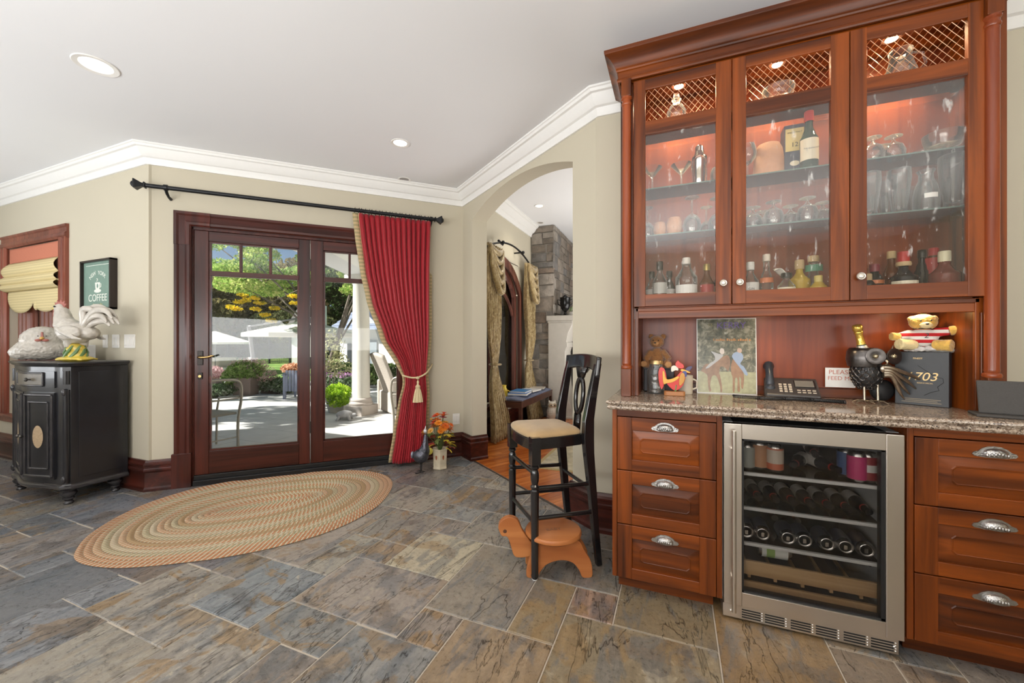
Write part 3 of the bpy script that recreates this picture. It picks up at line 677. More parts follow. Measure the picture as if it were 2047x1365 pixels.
for X in (-.232, 1.130):
    cmn = thing_part('column', t)
    MB().lathe(colp, 28, T(X, 2.128, 0)).obj('shaft', wood('cherry_turned', (.15, .028, .008), (.32, .070, .018), 'Z', rough=.22), cmn, 35)
    MB().box((X-.023, 2.104, .9405), (X+.023, 2.151, 1.081)).obj('plinth_block', m_chv, cmn, 0, .002)
    MB().box((X-.024, 2.104, 2.470), (X+.024, 2.151, 2.558)).obj('plinth_block', m_chv, cmn, 0, .002)
# doors
m_seed = thin_glass('seeded_glass', (.97, .96, .94), 1.45, .02, seeds=True, rough=.03)
m_wire = flat('copper_wire', (.70, .46, .30), .3, 1.0)
m_knob = flat('bone_nickel_knob', (.62, .58, .52), .3, .6, bump=.3, scale=120)
for (x0, x1, g0, g1, kx) in ((-.197, .2435, -.140, .178, .2085), (.2475, .6885, .304, .623, .276), (.6915, 1.123, .748, 1.062, .7215)):
    d = thing_part('door', t); y0, y1 = 2.126, 2.149
    MB().box((x0, y0, 1.396), (g0, y1, 2.545)).obj('stile', m_chv, d, 0, .002); MB().box((g1, y0, 1.396), (x1, y1, 2.545)).obj('stile', m_chv, d, 0, .002)
    for z0, z1 in ((1.397, 1.457), (2.265, 2.331), (2.491, 2.544)): MB().box((g0-.001, y0+.0005, z0), (g1+.001, y1, z1)).obj('rail', m_chh, d, 0, .002)
    MB().box((g0-.004, 2.137, 1.452), (g1+.004, 2.140, 2.268)).obj('glass_pane', m_seed, d, 0)
    b = MB(); zl, zh = 2.331, 2.491; sp = .0285
    for sgn in (1, -1):
        k = -12
        while k < 24:
            c0 = g0+k*sp
            # line x = c0 + sgn*(z-zl)*.78
            pts = []
            for q in range(0, 9):
                z = zl+(zh-zl)*q/8; x = c0+sgn*(z-zl)*.80
                if g0-.002 <= x <= g1+.002: pts.append((x, 2.138+sgn*.0012, z))
            if len(pts) > 1: b.tube(pts, .0013, 4)
            k += 1
    b.obj('wire_mesh', m_wire, d, 60)['kind'] = 'stuff'
    b = MB().lathe([(.001, 0), (.007, 0), (.006, .010), (.008, .014), (.0155, .017), (.0165, .021), (.014, .025), (.011, .024), (.0105, .026), (.007, .028), (.001, .0285)], 20, T(kx, y0+.0005, 1.494) @ R(90, 'X')); b.obj('knob', m_knob, d, 50)
for z in (1.770, 2.012, 2.335):
    MB().box((-.243, 2.195, z-.003), (1.164, YB-.002, z+.003)).obj('glass_shelf', thin_glass('shelf_glass', (.93, .97, .95), 1.35), t, 0)
    MB().box((-.243, 2.1945, z-.003), (1.164, 2.1952, z+.003)).obj('shelf_edge', flat('green_glass_edge', (.10, .16, .14), .15), t, 0)
def puck(x, y, z, power, spot=150, parent=t):
    o = MB().lathe([(.001, 0), (.024, 0), (.034, .001), (.036, .004), (.034, .006), (.001, .006)], 24, T(x, y, z-.006)).obj('puck_light', flat('puck_ring', (.8, .75, .65), .3, .8), parent, 40)
    MB().lathe([(.001, 0), (.022, 0), (.022, .001), (.001, .001)], 20, T(x, y, z-.0075)).obj('bulb', emit('halogen_bulb', (1, .78, .48), 60), o, 40)
    ld = bpy.data.lights.new('halogen', 'SPOT'); ld.energy = power; ld.color = (1, .72, .42); ld.spot_size = math.radians(spot); ld.spot_blend = .6; ld.shadow_soft_size = .02
    lo = bpy.data.objects.new('halogen', ld); col.objects.link(lo); lo.location = (x, y, z-.02); lo.parent = parent
for u_ in (1357, 1554, 1782): puck(xat(u_, 2.30), 2.30, 2.578, 18)
puck(.99, 2.30, 1.374, 1.8); puck(.45, 2.24, 1.374, 1.2)
MB().box((-.09, 2.452, 1.20), (-.088, 2.454, 1.21)).obj('screw', m_dark, t, 0)

# ---------------------------------------------------------------- what stands on the shelves
S0, S1, S2, S3 = 1.4055, 1.7735, 2.0155, 2.3385
def X_(u, y=2.30): return xat(u, y)
GG = 'glassware on the glass shelves'
glass_item('crystal_decanter', 'cut-crystal decanter on the top shelf behind the left door mesh', dec_p, X_(1352, 2.27), 2.27, S3, .95, cat='decanter', group='crystal on the top shelf')
glass_item('crystal_bowl', 'cut-crystal footed bowl on the top shelf behind the middle door mesh', bowl_p, X_(1556, 2.27), 2.27, S3, 1.0, cat='bowl', group='crystal on the top shelf')
pt = thing('crystal_pitcher', 'crystal pitcher with handle on the top shelf behind the right door mesh', 'pitcher', (X_(1800, 2.28), 2.28, S3), 0, 'crystal on the top shelf')
MB().lathe([(.001, 0), (.040, 0), (.052, .02), (.056, .06), (.044, .10), (.036, .13), (.042, .16), (.0405, .16), (.0345, .13), (.0425, .10), (.0545, .06), (.050, .022), (.001, .008)], 26).obj('body', m_clear, pt, 40)
MB().tube([(.038, 0, .145), (.075, 0, .135), (.085, 0, .09), (.055, 0, .045)], .005, 8).obj('handle', m_clear, pt, 60)
# left door
glass_item('martini_glass', 'slender stemmed martini glass leaning at far left of the second shelf', mart_p, X_(1304), 2.30, S2, 1.0, group=GG)
glass_item('martini_glass', 'stemmed martini glass in the middle of the left door, second shelf', mart_p, X_(1362, 2.33), 2.33, S2, 1.05, group=GG)
glass_item('cocktail_shaker', 'polished silver cocktail shaker beside the martini glass', shak_p, X_(1398, 2.30), 2.30, S2, 1.0, m=flat('polished_silver', (.85, .85, .86), .10, 1.0), cat='shaker')
glass_item('coupe_glass', 'small stemmed glass at the right edge of the left door, second shelf', snif_p, X_(1436, 2.34), 2.34, S2, .9, group=GG)
m_clay = flat('terracotta_clay', (.52, .27, .15), .75, bump=.5, scale=60)
clay = [(.001, 0), (.020, 0), (.026, .008), (.034, .035), (.034, .06), (.027, .085), (.024, .088), (.022, .082), (.028, .06), (.028, .035), (.001, .012)]
glass_item('clay_cup', 'smaller terracotta cup with holes, left of the pair on the lower shelf', clay, X_(1319, 2.28), 2.28, S1, .92, m=m_clay, cat='cup', group='terracotta cups')
glass_item('clay_cup', 'larger terracotta cup with holes, right of the pair on the lower shelf', clay, X_(1348, 2.28), 2.28, S1, 1.12, m=m_clay, cat='cup', group='terracotta cups')
for u_, y_, s_, lb, fl_ in ((1294, 2.30, 1.0, 'wine glass at far left of the lower shelf behind the left door', True), (1383, 2.27, 1.1, 'upturned wine glass right of the two terracotta cups', True), (1412, 2.38, .95, 'upturned wine glass deep behind the left door, near its right edge', True), (1432, 2.28, 1.0, 'upturned wine glass at the right edge of the left door', True)):
    glass_item('wine_glass', lb, wine_p, X_(u_, y_), y_, S1, s_, fl_, group=GG)
# middle door
jug = [(.001, 0), (.058, 0), (.064, .01), (.066, .05), (.064, .10), (.058, .150), (.048, .172), (.030, .180), (.001, .182)]
glass_item('ceramic_jar', 'large brown ceramic jar on the second shelf behind the middle door', jug, X_(1536, 2.31), 2.31, S2, 1.0, m=m_clay, cat='jar')
glass_item('wine_glass', 'stemmed glass left of the brown ceramic jar', wine_p, X_(1494, 2.27), 2.27, S2, 1.0, group=GG)
wb = thing('whisky_box', 'dark navy whisky box with a cream label panel behind the bottle', 'box', (X_(1584, 2.37), 2.37, S2))
MB().box((-.042, -.04, 0), (.042, .04, .265)).obj('carton', colm('navy_card', (.03, .035, .06)), wb, 0, .002)
MB().box((-.038, -.0412, .135), (.038, -.0402, .245)).obj('label', colm('mustard_label', (.62, .52, .22)), wb, 0)
text_obj('12', .03, T(0, -.0416, .165) @ R(90, 'X'), m_black, wb); text_obj('SINGLE MALT', .010, T(0, -.0416, .225) @ R(90, 'X'), m_black, wb)
MB().lathe([(.001, 0), (.018, 0), (.018, .001), (.001, .001)], 18, T(0, -.0405, .075) @ R(90, 'X') @ Matrix.Diagonal((1.1, .7, 1, 1))).obj('label', colm('cream_label', (.75, .70, .55)), wb, 40)
g_green = colm('dark_green_glass', (.015, .04, .025), .08); g_amber = colm('amber_glass', (.12, .035, .008), .08); g_black = colm('black_glass', (.008, .008, .01), .08)
g_gold = colm('golden_spirit', (.48, .33, .05), .12); g_brown = colm('brown_spirit', (.14, .045, .015), .12)
cream = colm('cream_label', (.75, .70, .55)); white = colm('white_label', (.82, .82, .80)); red = colm('red_cap', (.45, .02, .02), .3); tan = colm('tan_cork', (.55, .40, .22), .7); blackc = colm('black_cap', (.01, .01, .01), .3)
bottle('green scotch bottle with red foil and cream label on the second shelf', X_(1617, 2.27), 2.27, S2, .285, .037, g_green, red, cream, .015, .60, caph=.045, lz=(.17, .52), text='THE GLENLIVET', tcol=m_black, textsize=.0085)
for u_, y_, lb in ((1505, 2.33, 'upturned snifter, first from the left on the middle door lower shelf'), (1546, 2.27, 'upturned snifter, second from the left on the middle door lower shelf'), (1580, 2.375, 'upturned snifter, third from the left on the middle door lower shelf'), (1614, 2.27, 'upturned snifter, fourth from the left on the middle door lower shelf'), (1645, 2.375, 'upturned snifter at the right end of the middle door lower shelf')):
    glass_item('snifter', lb, snif_p, X_(u_, y_), y_, S1, 1.0, True, group=GG)
glass_item('snifter', 'small snifter deep behind the row on the middle door lower shelf', snif_p, X_(1525, 2.40), 2.40, S1, .95, True, group=GG)
# right door
for u_, y_, sc_, lb in ((1745, 2.27, .95, 'upturned stemmed goblet, leftmost on the right door second shelf'), (1786, 2.29, .95, 'upturned stemmed goblet, second on the right door second shelf'), (1762, 2.40, 1.0, 'upturned goblet deep behind the two front goblets')):
    glass_item('goblet', lb, snif_p, X_(u_, y_), y_, S2, sc_, True, group=GG)
glass_item('glass_bowl', 'large round glass bowl at the right end of the second shelf', bowl_p, X_(1885, 2.30), 2.30, S2, .98, cat='bowl')
glass_item('glass_bowl', 'glass bowl behind and left of the large round bowl', bowl_p, X_(1846, 2.375), 2.375, S2, .62, cat='bowl')
for u_, y_, sc_, pf, nm, lb in ((1739, 2.27, .95, beer_p, 'beer_glass', 'tall beer glass, leftmost on the right door lower shelf'), (1772, 2.33, .9, beer_p, 'beer_glass', 'tall beer glass, second on the right door lower shelf'), (1797, 2.30, 1.0, beer_p, 'beer_glass', 'tall beer glass, third on the right door lower shelf'), (1822, 2.37, .95, tumb_p, 'tumbler', 'straight tumbler left of the glass milk bottle'), (1876, 2.38, 1.1, tumb_p, 'tumbler', 'straight tumbler right of the glass milk bottle'), (1905, 2.28, 1.12, beer_p, 'beer_glass', 'large etched beer glass at the right end of the lower shelf'), (1758, 2.42, .95, tumb_p, 'tumbler', 'tumbler at the back left of the right door lower shelf')):
    glass_item(nm, lb, pf, X_(u_, y_), y_, S1, sc_, group=GG)
mk = thing('milk_bottle', 'wide-mouthed glass milk bottle with a white printed label', 'bottle', (X_(1851, 2.27), 2.27, S1))
MB().lathe([(r*1.02, z_*1.05) for r, z_ in milk_p], 24).obj('body', m_clear, mk, 40)
b = MB(); label_patch(b, .0432, .055, .075, -120, -60); b.obj('label', white, mk, 0)
# bottles on the cabinet floor
BT = bottle
BT('clear gin bottle with white label at far left of the cabinet floor', X_(1303, 2.34), 2.34, S0, .20, .032, m_clear, blackc, white, .012, liquid=(g_brown, .3))
BT('clear bottle of brown spirit with grey label beside the far left bottle', X_(1319, 2.25), 2.25, S0, .235, .036, m_clear, blackc, colm('grey_label', (.5, .5, .48)), .013, .62, liquid=(g_brown, .5), caph=.04, lz=(.28, .52))
BT('dark bottle behind the clear bottles of the left door', X_(1338, 2.36), 2.36, S0, .20, .030, g_black, blackc, white, .012, .62)
BT('big clear spirit bottle with large white label and glass stopper', X_(1372, 2.25), 2.25, S0, .245, .052, m_clear, colm('glass_stopper', (.75, .72, .68), .1), white, .020, .66, caph=.03, capr=.019, lz=(.08, .42))
BT('scotch bottle with slanted red label and gold cap', X_(1413, 2.30), 2.30, S0, .215, .034, g_brown, colm('gold_cap', (.55, .42, .15), .3, .6), colm('red_label', (.42, .03, .03)), .013, .60)
BT('dark bottle at the right edge of the left door', X_(1438, 2.36), 2.36, S0, .21, .032, g_black, red, cream)
BT('clear gin bottle with white cap and moustache label', X_(1500, 2.27), 2.27, S0, .205, .036, m_clear, white, white, .014, .60, liquid=(g_green, .2), caph=.035, lz=(.18, .50), text='GIN', textsize=.014)
BT('tall slim bottle with orange emblem and a white cloth on its shoulder', X_(1532, 2.31), 2.31, S0, .245, .030, m_clear, colm('pale_cap', (.75, .68, .6)), colm('orange_emblem', (.65, .2, .08)), .013, .55, liquid=(colm('pale_spirit', (.45, .4, .33), .2), .5), lz=(.42, .52), caph=.03)
cb = MB().grid(lambda u, v: (-.036+.072*u, -.02+.04*v-.008*math.sin(3*u), .148+.014*math.sin(5*u+2*v)-.05*abs(v-.5)*0), 10, 6)
o = cb.obj('cloth', colm('white_cloth', (.80, .78, .72), .9), None, 60, loc=(X_(1548, 2.26), 2.26, S0-.0+0.0), rot=(0, .2, 0)); o.modifiers.new('thick', 'SOLIDIFY').thickness = .002
tag(o, 'folded white cloth draped over the bottles of the middle door', 'cloth')
BT('small flat clear bottle with cream label, in front of the tequila', X_(1572, 2.22), 2.22, S0, .135, .036, m_clear, blackc, cream, .013, .62, liquid=(colm('pale_gold', (.50, .42, .22), .2), .6), capr=.022, caph=.018, squash=.6)
BT('round tequila bottle of golden spirit with wooden cap', X_(1598, 2.30), 2.30, S0, .205, .045, g_gold, tan, None, .014, .58, capr=.019, caph=.04)
BT('clear bottle with a green and white neck label and tan cap', X_(1626, 2.33), 2.33, S0, .225, .036, m_clear, tan, colm('green_label', (.1, .3, .2)), .018, .50, lz=(.66, .80), caph=.025, liquid=(colm('pale_spirit', (.45, .4, .33), .2), .8))
BT('short golden liqueur bottle with yellow cap at the right of the middle door', X_(1636, 2.22), 2.22, S0, .115, .034, g_gold, colm('yellow_cap', (.70, .58, .2)), cream, .013, .62)
BT('dark liqueur bottle with label at the left edge of the right door', X_(1733, 2.25), 2.25, S0, .115, .036, g_black, tan, cream, .014)
BT('round dark bottle with maroon cap and orange ribbon', X_(1748, 2.31), 2.31, S0, .165, .034, g_black, colm('maroon_cap', (.22, .02, .04), .4), colm('orange_ribbon', (.6, .18, .06)), .015, lz=(.45, .55))
BT('tall dark bottle behind the red-capped bottle', X_(1782, 2.40), 2.40, S0, .235, .030, g_amber, tan, None, .013)
BT('squat dark bottle with cream oval label, wooden ring and red cap', X_(1806, 2.23), 2.23, S0, .200, .046, g_black, red, cream, .016, .50, caph=.05, lz=(.08, .36), ring=(tan, .024), text='Reposado', textsize=.011, tcol=colm('rust_ink', (.4, .1, .03)))
BT('slim black bottle left of the red-labelled bottle', X_(1843, 2.36), 2.36, S0, .225, .026, g_black, blackc, None, .012)
BT('red and white labelled bottle behind the cream-capped whisky', X_(1866, 2.36), 2.36, S0, .230, .034, g_brown, red, red, .014, .62, lz=(.3, .8))
BT('faceted whisky decanter bottle with cream cap and cream label', X_(1888, 2.25), 2.25, S0, .195, .050, colm('ruby_whisky', (.16, .03, .02), .08), colm('ivory_cap', (.78, .74, .52), .5), cream, .018, .56, caph=.045, capr=.020, lz=(.03, .20), text='RESERVE', textsize=.009)
# ---------------------------------------------------------------- drinks in the fridge
m_alu = flat('can_aluminium', (.66, .64, .62), .25, 1.0, bump=.2)
can_p = [(.001, .002), (.024, .0), (.028, .003), (.033, .012), (.033, .108), (.027, .120), (.026, .122), (.024, .1185), (.001, .1185)]
def can(label, c, x, y, z, s_=1, lying=False, group='cans in the fridge', band=None):
    t = thing('drink_can', label, 'can', (x, y, z), 0, group)
    M_ = Matrix.Diagonal((s_, s_, s_, 1)) if not lying else T(0, 0, .033*s_) @ Matrix.Rotation(lying if lying is not True else 0, 4, 'Z') @ R(90, 'X') @ Matrix.Diagonal((s_, s_, s_, 1)) @ T(0, 0, -.06)
    MB().lathe(can_p[:3]+can_p[2:4]+can_p[3:5]+can_p[5:], 22, M_).obj('end', m_alu, t, 40)
    MB().lathe([(.0334, .013), (.0334, .107)], 22, M_).obj('sleeve', c, t, 40)
    if lying: MB().lathe([(.020, .1192), (.0215, .1200), (.023, .1192)], 20, M_).add([(-.006, -.012, .1195), (.006, -.012, .1195), (.006, .006, .1195), (-.006, .006, .1195)], [(0, 1, 2, 3)], M_).obj('pull_ring', m_alu, t, 40)
    if band: MB().lathe([(.0336, band[1]), (.0336, band[2])], 22, M_).obj('band', band[0], t, 40)
    return t
def F_(u, y): return xat(u, y)
can('silver and black slim can at the left end of the fridge top shelf', colm('silver_print', (.30, .31, .28)), F_(1493, 2.10), 2.10, .6405, .95)
can('tall orange and cream can, second from left on the fridge top shelf', colm('copper_print', (.40, .20, .10)), F_(1518, 2.12), 2.12, .6405, 1.05)
can('wide red and cream can, third from left on the fridge top shelf', colm('red_cream_print', (.45, .12, .06)), F_(1549, 2.10), 2.10, .6405, 1.0, band=(colm('grey_cream', (.5, .42, .34)), .04, .10))
can('blue can behind the pink and maroon cans, fridge top shelf', colm('navy_print', (.05, .10, .24)), F_(1692, 2.14), 2.14, .6405, 1.0)
can('pink and silver can on the right of the fridge top shelf', colm('magenta_print', (.50, .03, .15)), F_(1713, 2.08), 2.08, .6405, 1.0)
can('maroon can with a white letter at the right end of the fridge top shelf', colm('maroon_print', (.25, .02, .03)), F_(1734, 2.09), 2.09, .6405, 1.0, band=(colm('maroon_print2', (.6, .58, .55)), .045, .075))
for u_, x_, lb in ((1491, None, 'silver can end-on, leftmost on the third fridge shelf'), (1523, None, 'silver can end-on, second on the third fridge shelf'), (1573, None, 'silver can end-on, third on the third fridge shelf'), (1606, None, 'silver can end-on, fourth on the third fridge shelf'), (1650, None, 'silver can end-on, fifth on the third fridge shelf'), (1687, None, 'silver can end-on, sixth on the third fridge shelf'), (1728, None, 'silver can end-on, rightmost on the third fridge shelf')):
    can(lb, colm('dark_print', (.05, .05, .07)), F_(u_, 2.09), 2.13, .3305, 1.0, True)
for u_, lb in ((1549, 'brown bottle cap-on behind the second and third cans'), (1594, 'brown bottle cap-on above the third and fourth cans')):
    tb = thing('beer_bottle', lb, 'bottle', (F_(u_, 2.25), 2.25, .3305+.045), 0, 'bottles lying in the fridge')
    MB().lathe([(.001, .22), (.030, .22), (.030, .09), (.014, .05), (.013, .01), (.014, 0), (.001, 0)], 16, R(-90, 'X')).obj('body', g_amber, tb, 40); MB().lathe([(.001, -.004), (.014, -.004), (.014, .004), (.001, .004)], 14, R(-90, 'X')).obj('cap', m_alu, tb, 40)
can('white lemonade can lying sideways on the wooden rack', colm('white_print', (.68, .70, .66)), F_(1545, 2.12), 2.11, .250, 1.05, PI/2, band=(colm('green_print', (.25, .40, .10)), .03, .06))
MB_ = 0
def lying_bottle(label, x, y, z, rz, group='bottles lying in the fridge', labm=None, g=None, pitch=0):
    t = thing('beer_bottle', label, 'bottle', (x, y, z+.029), rz, group)
    t.rotation_euler = (math.radians(pitch), 0, rz)
    MB().lathe([(.001, .0), (.026, .0), (.0275, .004), (.0275, .115), (.022, .145), (.0145, .17), (.0135, .215), (.001, .215)], 18, T(0, .10, 0) @ R(90, 'X')).obj('body', g or g_black, t, 40)
    MB().lathe([(.0280, .03), (.0280, .10)], 18, T(0, .10, 0) @ R(90, 'X')).obj('label', labm or colm('wine_label', (.60, .57, .52)), t, 40)
    MB().lathe([(.0145, .152), (.0160, .160), (.0147, .175)], 16, T(0, .10, 0) @ R(90, 'X')).obj('neck_label', red, t, 40)
    return t
for k, (u_, lb) in enumerate(((1497, 'leftmost'), (1530, 'second'), (1560, 'third'), (1593, 'fourth'), (1632, 'fifth'), (1664, 'sixth'), (1700, 'seventh'), (1733, 'rightmost'))):
    lying_bottle('dark bottle with pale label, %s in the row lying on the second fridge shelf' % lb, -0.0+.277+.0652*k, 2.20, .4875, math.radians(4))
lying_bottle('dark bottle lying in the middle of the fridge top shelf', F_(1610, 2.12), 2.22, .6405, math.radians(-25)); lying_bottle('dark bottle with pale label lying right of middle on the fridge top shelf', F_(1655, 2.12), 2.22, .6405, math.radians(20))
lying_bottle('dark bottle stacked on the lying pair of the fridge top shelf', F_(1640, 2.12), 2.24, .6945, math.radians(-8))
lying_bottle('blue-black bottle lying on the wooden rack, right of the white can', F_(1640, 2.14), 2.24, .250, math.radians(60)); lying_bottle('dark bottle with white cap lying at the right end of the wooden rack', F_(1735, 2.14), 2.26, .250, math.radians(5))
# ================================================================ KITCHEN FURNISHINGS
def smooth(P, n=6):
    out = []
    for i in range(len(P)-1):
        a, b_, c, d = (Vector(P[max(0, min(len(P)-1, i+k-1))]) for k in range(4))
        for q in range(n):
            f = q/n; out.append(.5*((2*b_)+(c-a)*f+(2*a-5*b_+4*c-d)*f*f+(3*b_-a-3*c+d)*f**3))
    return out+[Vector(P[-1])]
def blobs(items):
    b = MB()
    for it in items:
        if len(it) == 2: b.ball(it[0], it[1], 16, 10)
        elif isinstance(it[2], str): b.tube(it[0], it[1], 12)
        else: b.ball(it[0], it[1], 16, 10, Matrix.Rotation(math.radians(it[3]), 3, it[2][0]) if isinstance(it[2], list) else None)
    return b
def capsule(p, q, r0, r1, n=6):
    p, q = Vector(p), Vector(q); path = [p.lerp(q, k/(n-1)) for k in range(n)]
    return ([tuple(v) for v in path], [r0+(r1-r0)*k/(n-1) for k in range(n)], 'c')
# ---------------------------------------------------------------- braided rug
pts = [(-3.27,1.22),(-3.10,1.145),(-2.906,1.15),(-2.70,1.225),(-2.444,1.40),(-2.30,1.53),(-2.176,1.683),(-2.07,1.88),(-2.02,2.10),(-2.03,2.32),(-2.09,2.52),(-2.20,2.73),(-2.33,2.87),(-2.50,2.95),(-2.72,2.955),(-2.92,2.88),(-3.10,2.76),(-3.28,2.62),(-3.45,2.45),(-3.58,2.28),(-3.665,2.10),(-3.69,1.90),(-3.66,1.70),(-3.56,1.50),(-3.42,1.33)]
def catmull(P, t):
    n = len(P); s = t*n; i = int(s) % n; f = s-int(s)
    a, b, c, d = (Vector(P[(i+k-1) % n]) for k in range(4))
    return .5*((2*b)+(c-a)*f+(2*a-5*b+4*c-d)*f*f+(3*b-a-3*c+d)*f**3)
rugc = Vector((-2.86, 2.05)); rax = Vector((.604, .797)).normalized()
t = thing('braided_rug', 'oval braided rug in orange, tan and cream in front of the patio door', 'rug')
def braid_mat(name, c1, c2, c3):
    m = NT(name); uv = m.n('ShaderNodeUVMap').outputs[0]; sp = m.n('ShaderNodeSeparateXYZ', {0: uv})
    u, v = sp.outputs[0], sp.outputs[1]
    av = m.n('ShaderNodeMath', {0: m.n('ShaderNodeMath', {0: v, 1: .5}, operation='SUBTRACT').outputs[0]}, operation='ABSOLUTE').outputs[0]
    k = m.n('ShaderNodeMath', {0: m.n('ShaderNodeMath', {0: u, 1: 34.0}, operation='MULTIPLY').outputs[0], 1: m.n('ShaderNodeMath', {0: av, 1: 1.3}, operation='MULTIPLY').outputs[0]}, operation='ADD').outputs[0]
    fr = m.n('ShaderNodeMath', {0: k}, operation='FRACT').outputs[0]
    c = m.ramp(fr, [(0, c1), (.33, c2), (.66, c3)], 'CONSTANT')
    tri = m.n('ShaderNodeMath', {0: fr, 1: 3.0}, operation='MULTIPLY').outputs[0]; tri = m.n('ShaderNodeMath', {0: tri}, operation='FRACT').outputs[0]
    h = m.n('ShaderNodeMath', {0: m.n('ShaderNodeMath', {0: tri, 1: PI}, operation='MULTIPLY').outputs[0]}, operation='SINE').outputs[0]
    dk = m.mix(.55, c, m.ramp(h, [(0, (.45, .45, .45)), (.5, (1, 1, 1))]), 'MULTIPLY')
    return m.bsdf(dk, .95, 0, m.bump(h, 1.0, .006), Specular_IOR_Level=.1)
O_, Tn, C_, Ol, Br = (.78, .33, .17), (.72, .52, .30), (.88, .78, .58), (.50, .47, .28), (.60, .36, .20)
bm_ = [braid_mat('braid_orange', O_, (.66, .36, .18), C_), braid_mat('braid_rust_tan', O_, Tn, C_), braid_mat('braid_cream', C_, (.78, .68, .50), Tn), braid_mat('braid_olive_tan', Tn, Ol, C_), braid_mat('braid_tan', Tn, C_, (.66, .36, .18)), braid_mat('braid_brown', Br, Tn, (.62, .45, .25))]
seq = [0, 0, 1, 3, 2, 1, 5, 4, 3, 2, 1, 4, 3, 5, 1, 2, 4, 0, 1, 3]
NR = 20; NU = 180
lenout = None
def rug_pt(tt, k):  # k 0 outer .. 1 inner
    o = catmull(pts, tt); c = rugc; d = o-c; a = max(-1, min(1, d.dot(rax)/.95)); s = rugc+rax*a*.24
    return o.lerp(s, k)
for k in range(NR):
    k0, k1 = k/NR, (k+1)/NR-.002; b = MB(); nv = 5; arc = [0]
    for i in range(NU): arc.append(arc[-1]+(rug_pt((i+1)/NU, k0)-rug_pt(i/NU, k0)).length)
    vs = []
    for j in range(nv+1):
        for i in range(NU+1):
            q = rug_pt((i % NU)/NU, k0+(k1-k0)*j/nv); vs.append((q.x, q.y, .004+.008*math.sin(PI*max(.02, min(.98, j/nv)))))
    b.add(vs, [(j*(NU+1)+i, j*(NU+1)+i+1, (j+1)*(NU+1)+i+1, (j+1)*(NU+1)+i) for j in range(nv) for i in range(NU)])
    me = b.mesh('braid', bm_[seq[k]], 60); uvl = me.uv_layers.new(name='UVMap')
    idx = [0]*len(me.loops); me.loops.foreach_get('vertex_index', idx)
    data = []
    for vi in idx: data += [arc[vi % (NU+1)], (vi//(NU+1))/nv]
    uvl.data.foreach_set('uv', data); link('braid', me, t)
b = MB(); q0 = [catmull(pts, i/90) for i in range(90)]; b.prism([((p.x-rugc.x)*.995+rugc.x, (p.y-rugc.y)*.995+rugc.y) for p in q0], .0005, .005); b.obj('backing', colm('jute_backing', (.35, .24, .14), .95), t, 0)

# ---------------------------------------------------------------- black painted chest
m_chest = flat('worn_black_paint', (.012, .012, .015), .28, 0, var=.6, scale=8, coat=.35)
m_chedge = flat('rubbed_black_edge', (.035, .032, .034), .25, 0, var=.7, scale=14, coat=.3)
t = thing('black_chest', 'black antique-style chest with bowed doors and turned feet left of the patio door', 'chest', (-4.62, 1.865, 0))
CW, CD = .425, .335
def fy(x): a = abs(x)/.345; return -(CD+.040+(.055*(.5+.5*math.cos(PI*min(1, a))))) if abs(x) < .345 else -(CD+.04)
def plan(g=0, n=24):
    P = [(CW+g, 0), (CW+g, -CD+.03), (CW-.005+g, -CD-.0-g*.3), (CW-.035+g*.5, -CD-.035-g)]
    F = [(.345-.69*k/n, fy(.345-.69*k/n)-g) for k in range(n+1)]
    return [(x, y) for x, y in P]+F+[(-x, y) for x, y in P[::-1]]
MB().prism(plan(), .125, 1.03).obj('body', m_chest, t, 30)
b = MB(); P = [(1.028, .004), (1.034, .014), (1.042, .018), (1.046, .026), (1.056, .030), (1.062, .028), (1.065, .022)]
vs = []; n = None
for z, g in P: pl_ = plan(g); n = len(pl_); vs += [(x, y, z) for x, y in pl_]
fs = [(k*n+i, k*n+(i+1) % n, (k+1)*n+(i+1) % n, (k+1)*n+i) for k in range(len(P)-1) for i in range(n)]+[tuple(range(n))[::-1], tuple((len(P)-1)*n+i for i in range(n))]
b.add(vs, fs).obj('top', m_chest, t, 30)
b = MB(); P = [(.110, .0), (.112, .012), (.122, .018), (.134, .016), (.142, .006), (.150, .004)]; vs = []
for z, g in P: pl_ = plan(g); vs += [(x, y, z) for x, y in pl_]
b.add(vs, [(k*n+i, k*n+(i+1) % n, (k+1)*n+(i+1) % n, (k+1)*n+i) for k in range(len(P)-1) for i in range(n)]+[tuple(range(n))[::-1], tuple((len(P)-1)*n+i for i in range(n))]).obj('skirt', m_chedge, t, 30)
legp = [(.001, 0), (.026, 0), (.030, .008), (.028, .016), (.020, .024), (.026, .032), (.034, .038), (.034, .046), (.028, .050), (.040, .062), (.048, .078), (.046, .088), (.036, .094), (.046, .102), (.050, .110), (.001, .112)]
for x, y in ((CW-.04, -CD-.0), (-CW+.04, -CD-.0), (CW-.05, -.06), (-CW+.05, -.06)): MB().lathe(legp, 22).obj('foot', m_chedge, t, 40, loc=(x, y, 0))
def fpt(x, z, off): return (x, fy(x)-off, z)
def fframe(x0, x1, z0, z1, off, r, nm, parent, m=None):
    for seg_ in ([(x0, z0), (x0, z1)], [(x1, z0), (x1, z1)]): MB().tube([fpt(seg_[0][0], seg_[0][1], off), fpt(seg_[1][0], seg_[1][1], off)], r, 8).obj(nm, m or m_chedge, parent, 60)
    for z in (z0, z1): MB().tube([fpt(x0+(x1-x0)*k/8, z, off) for k in range(9)], r, 8).obj(nm, m or m_chedge, parent, 60)
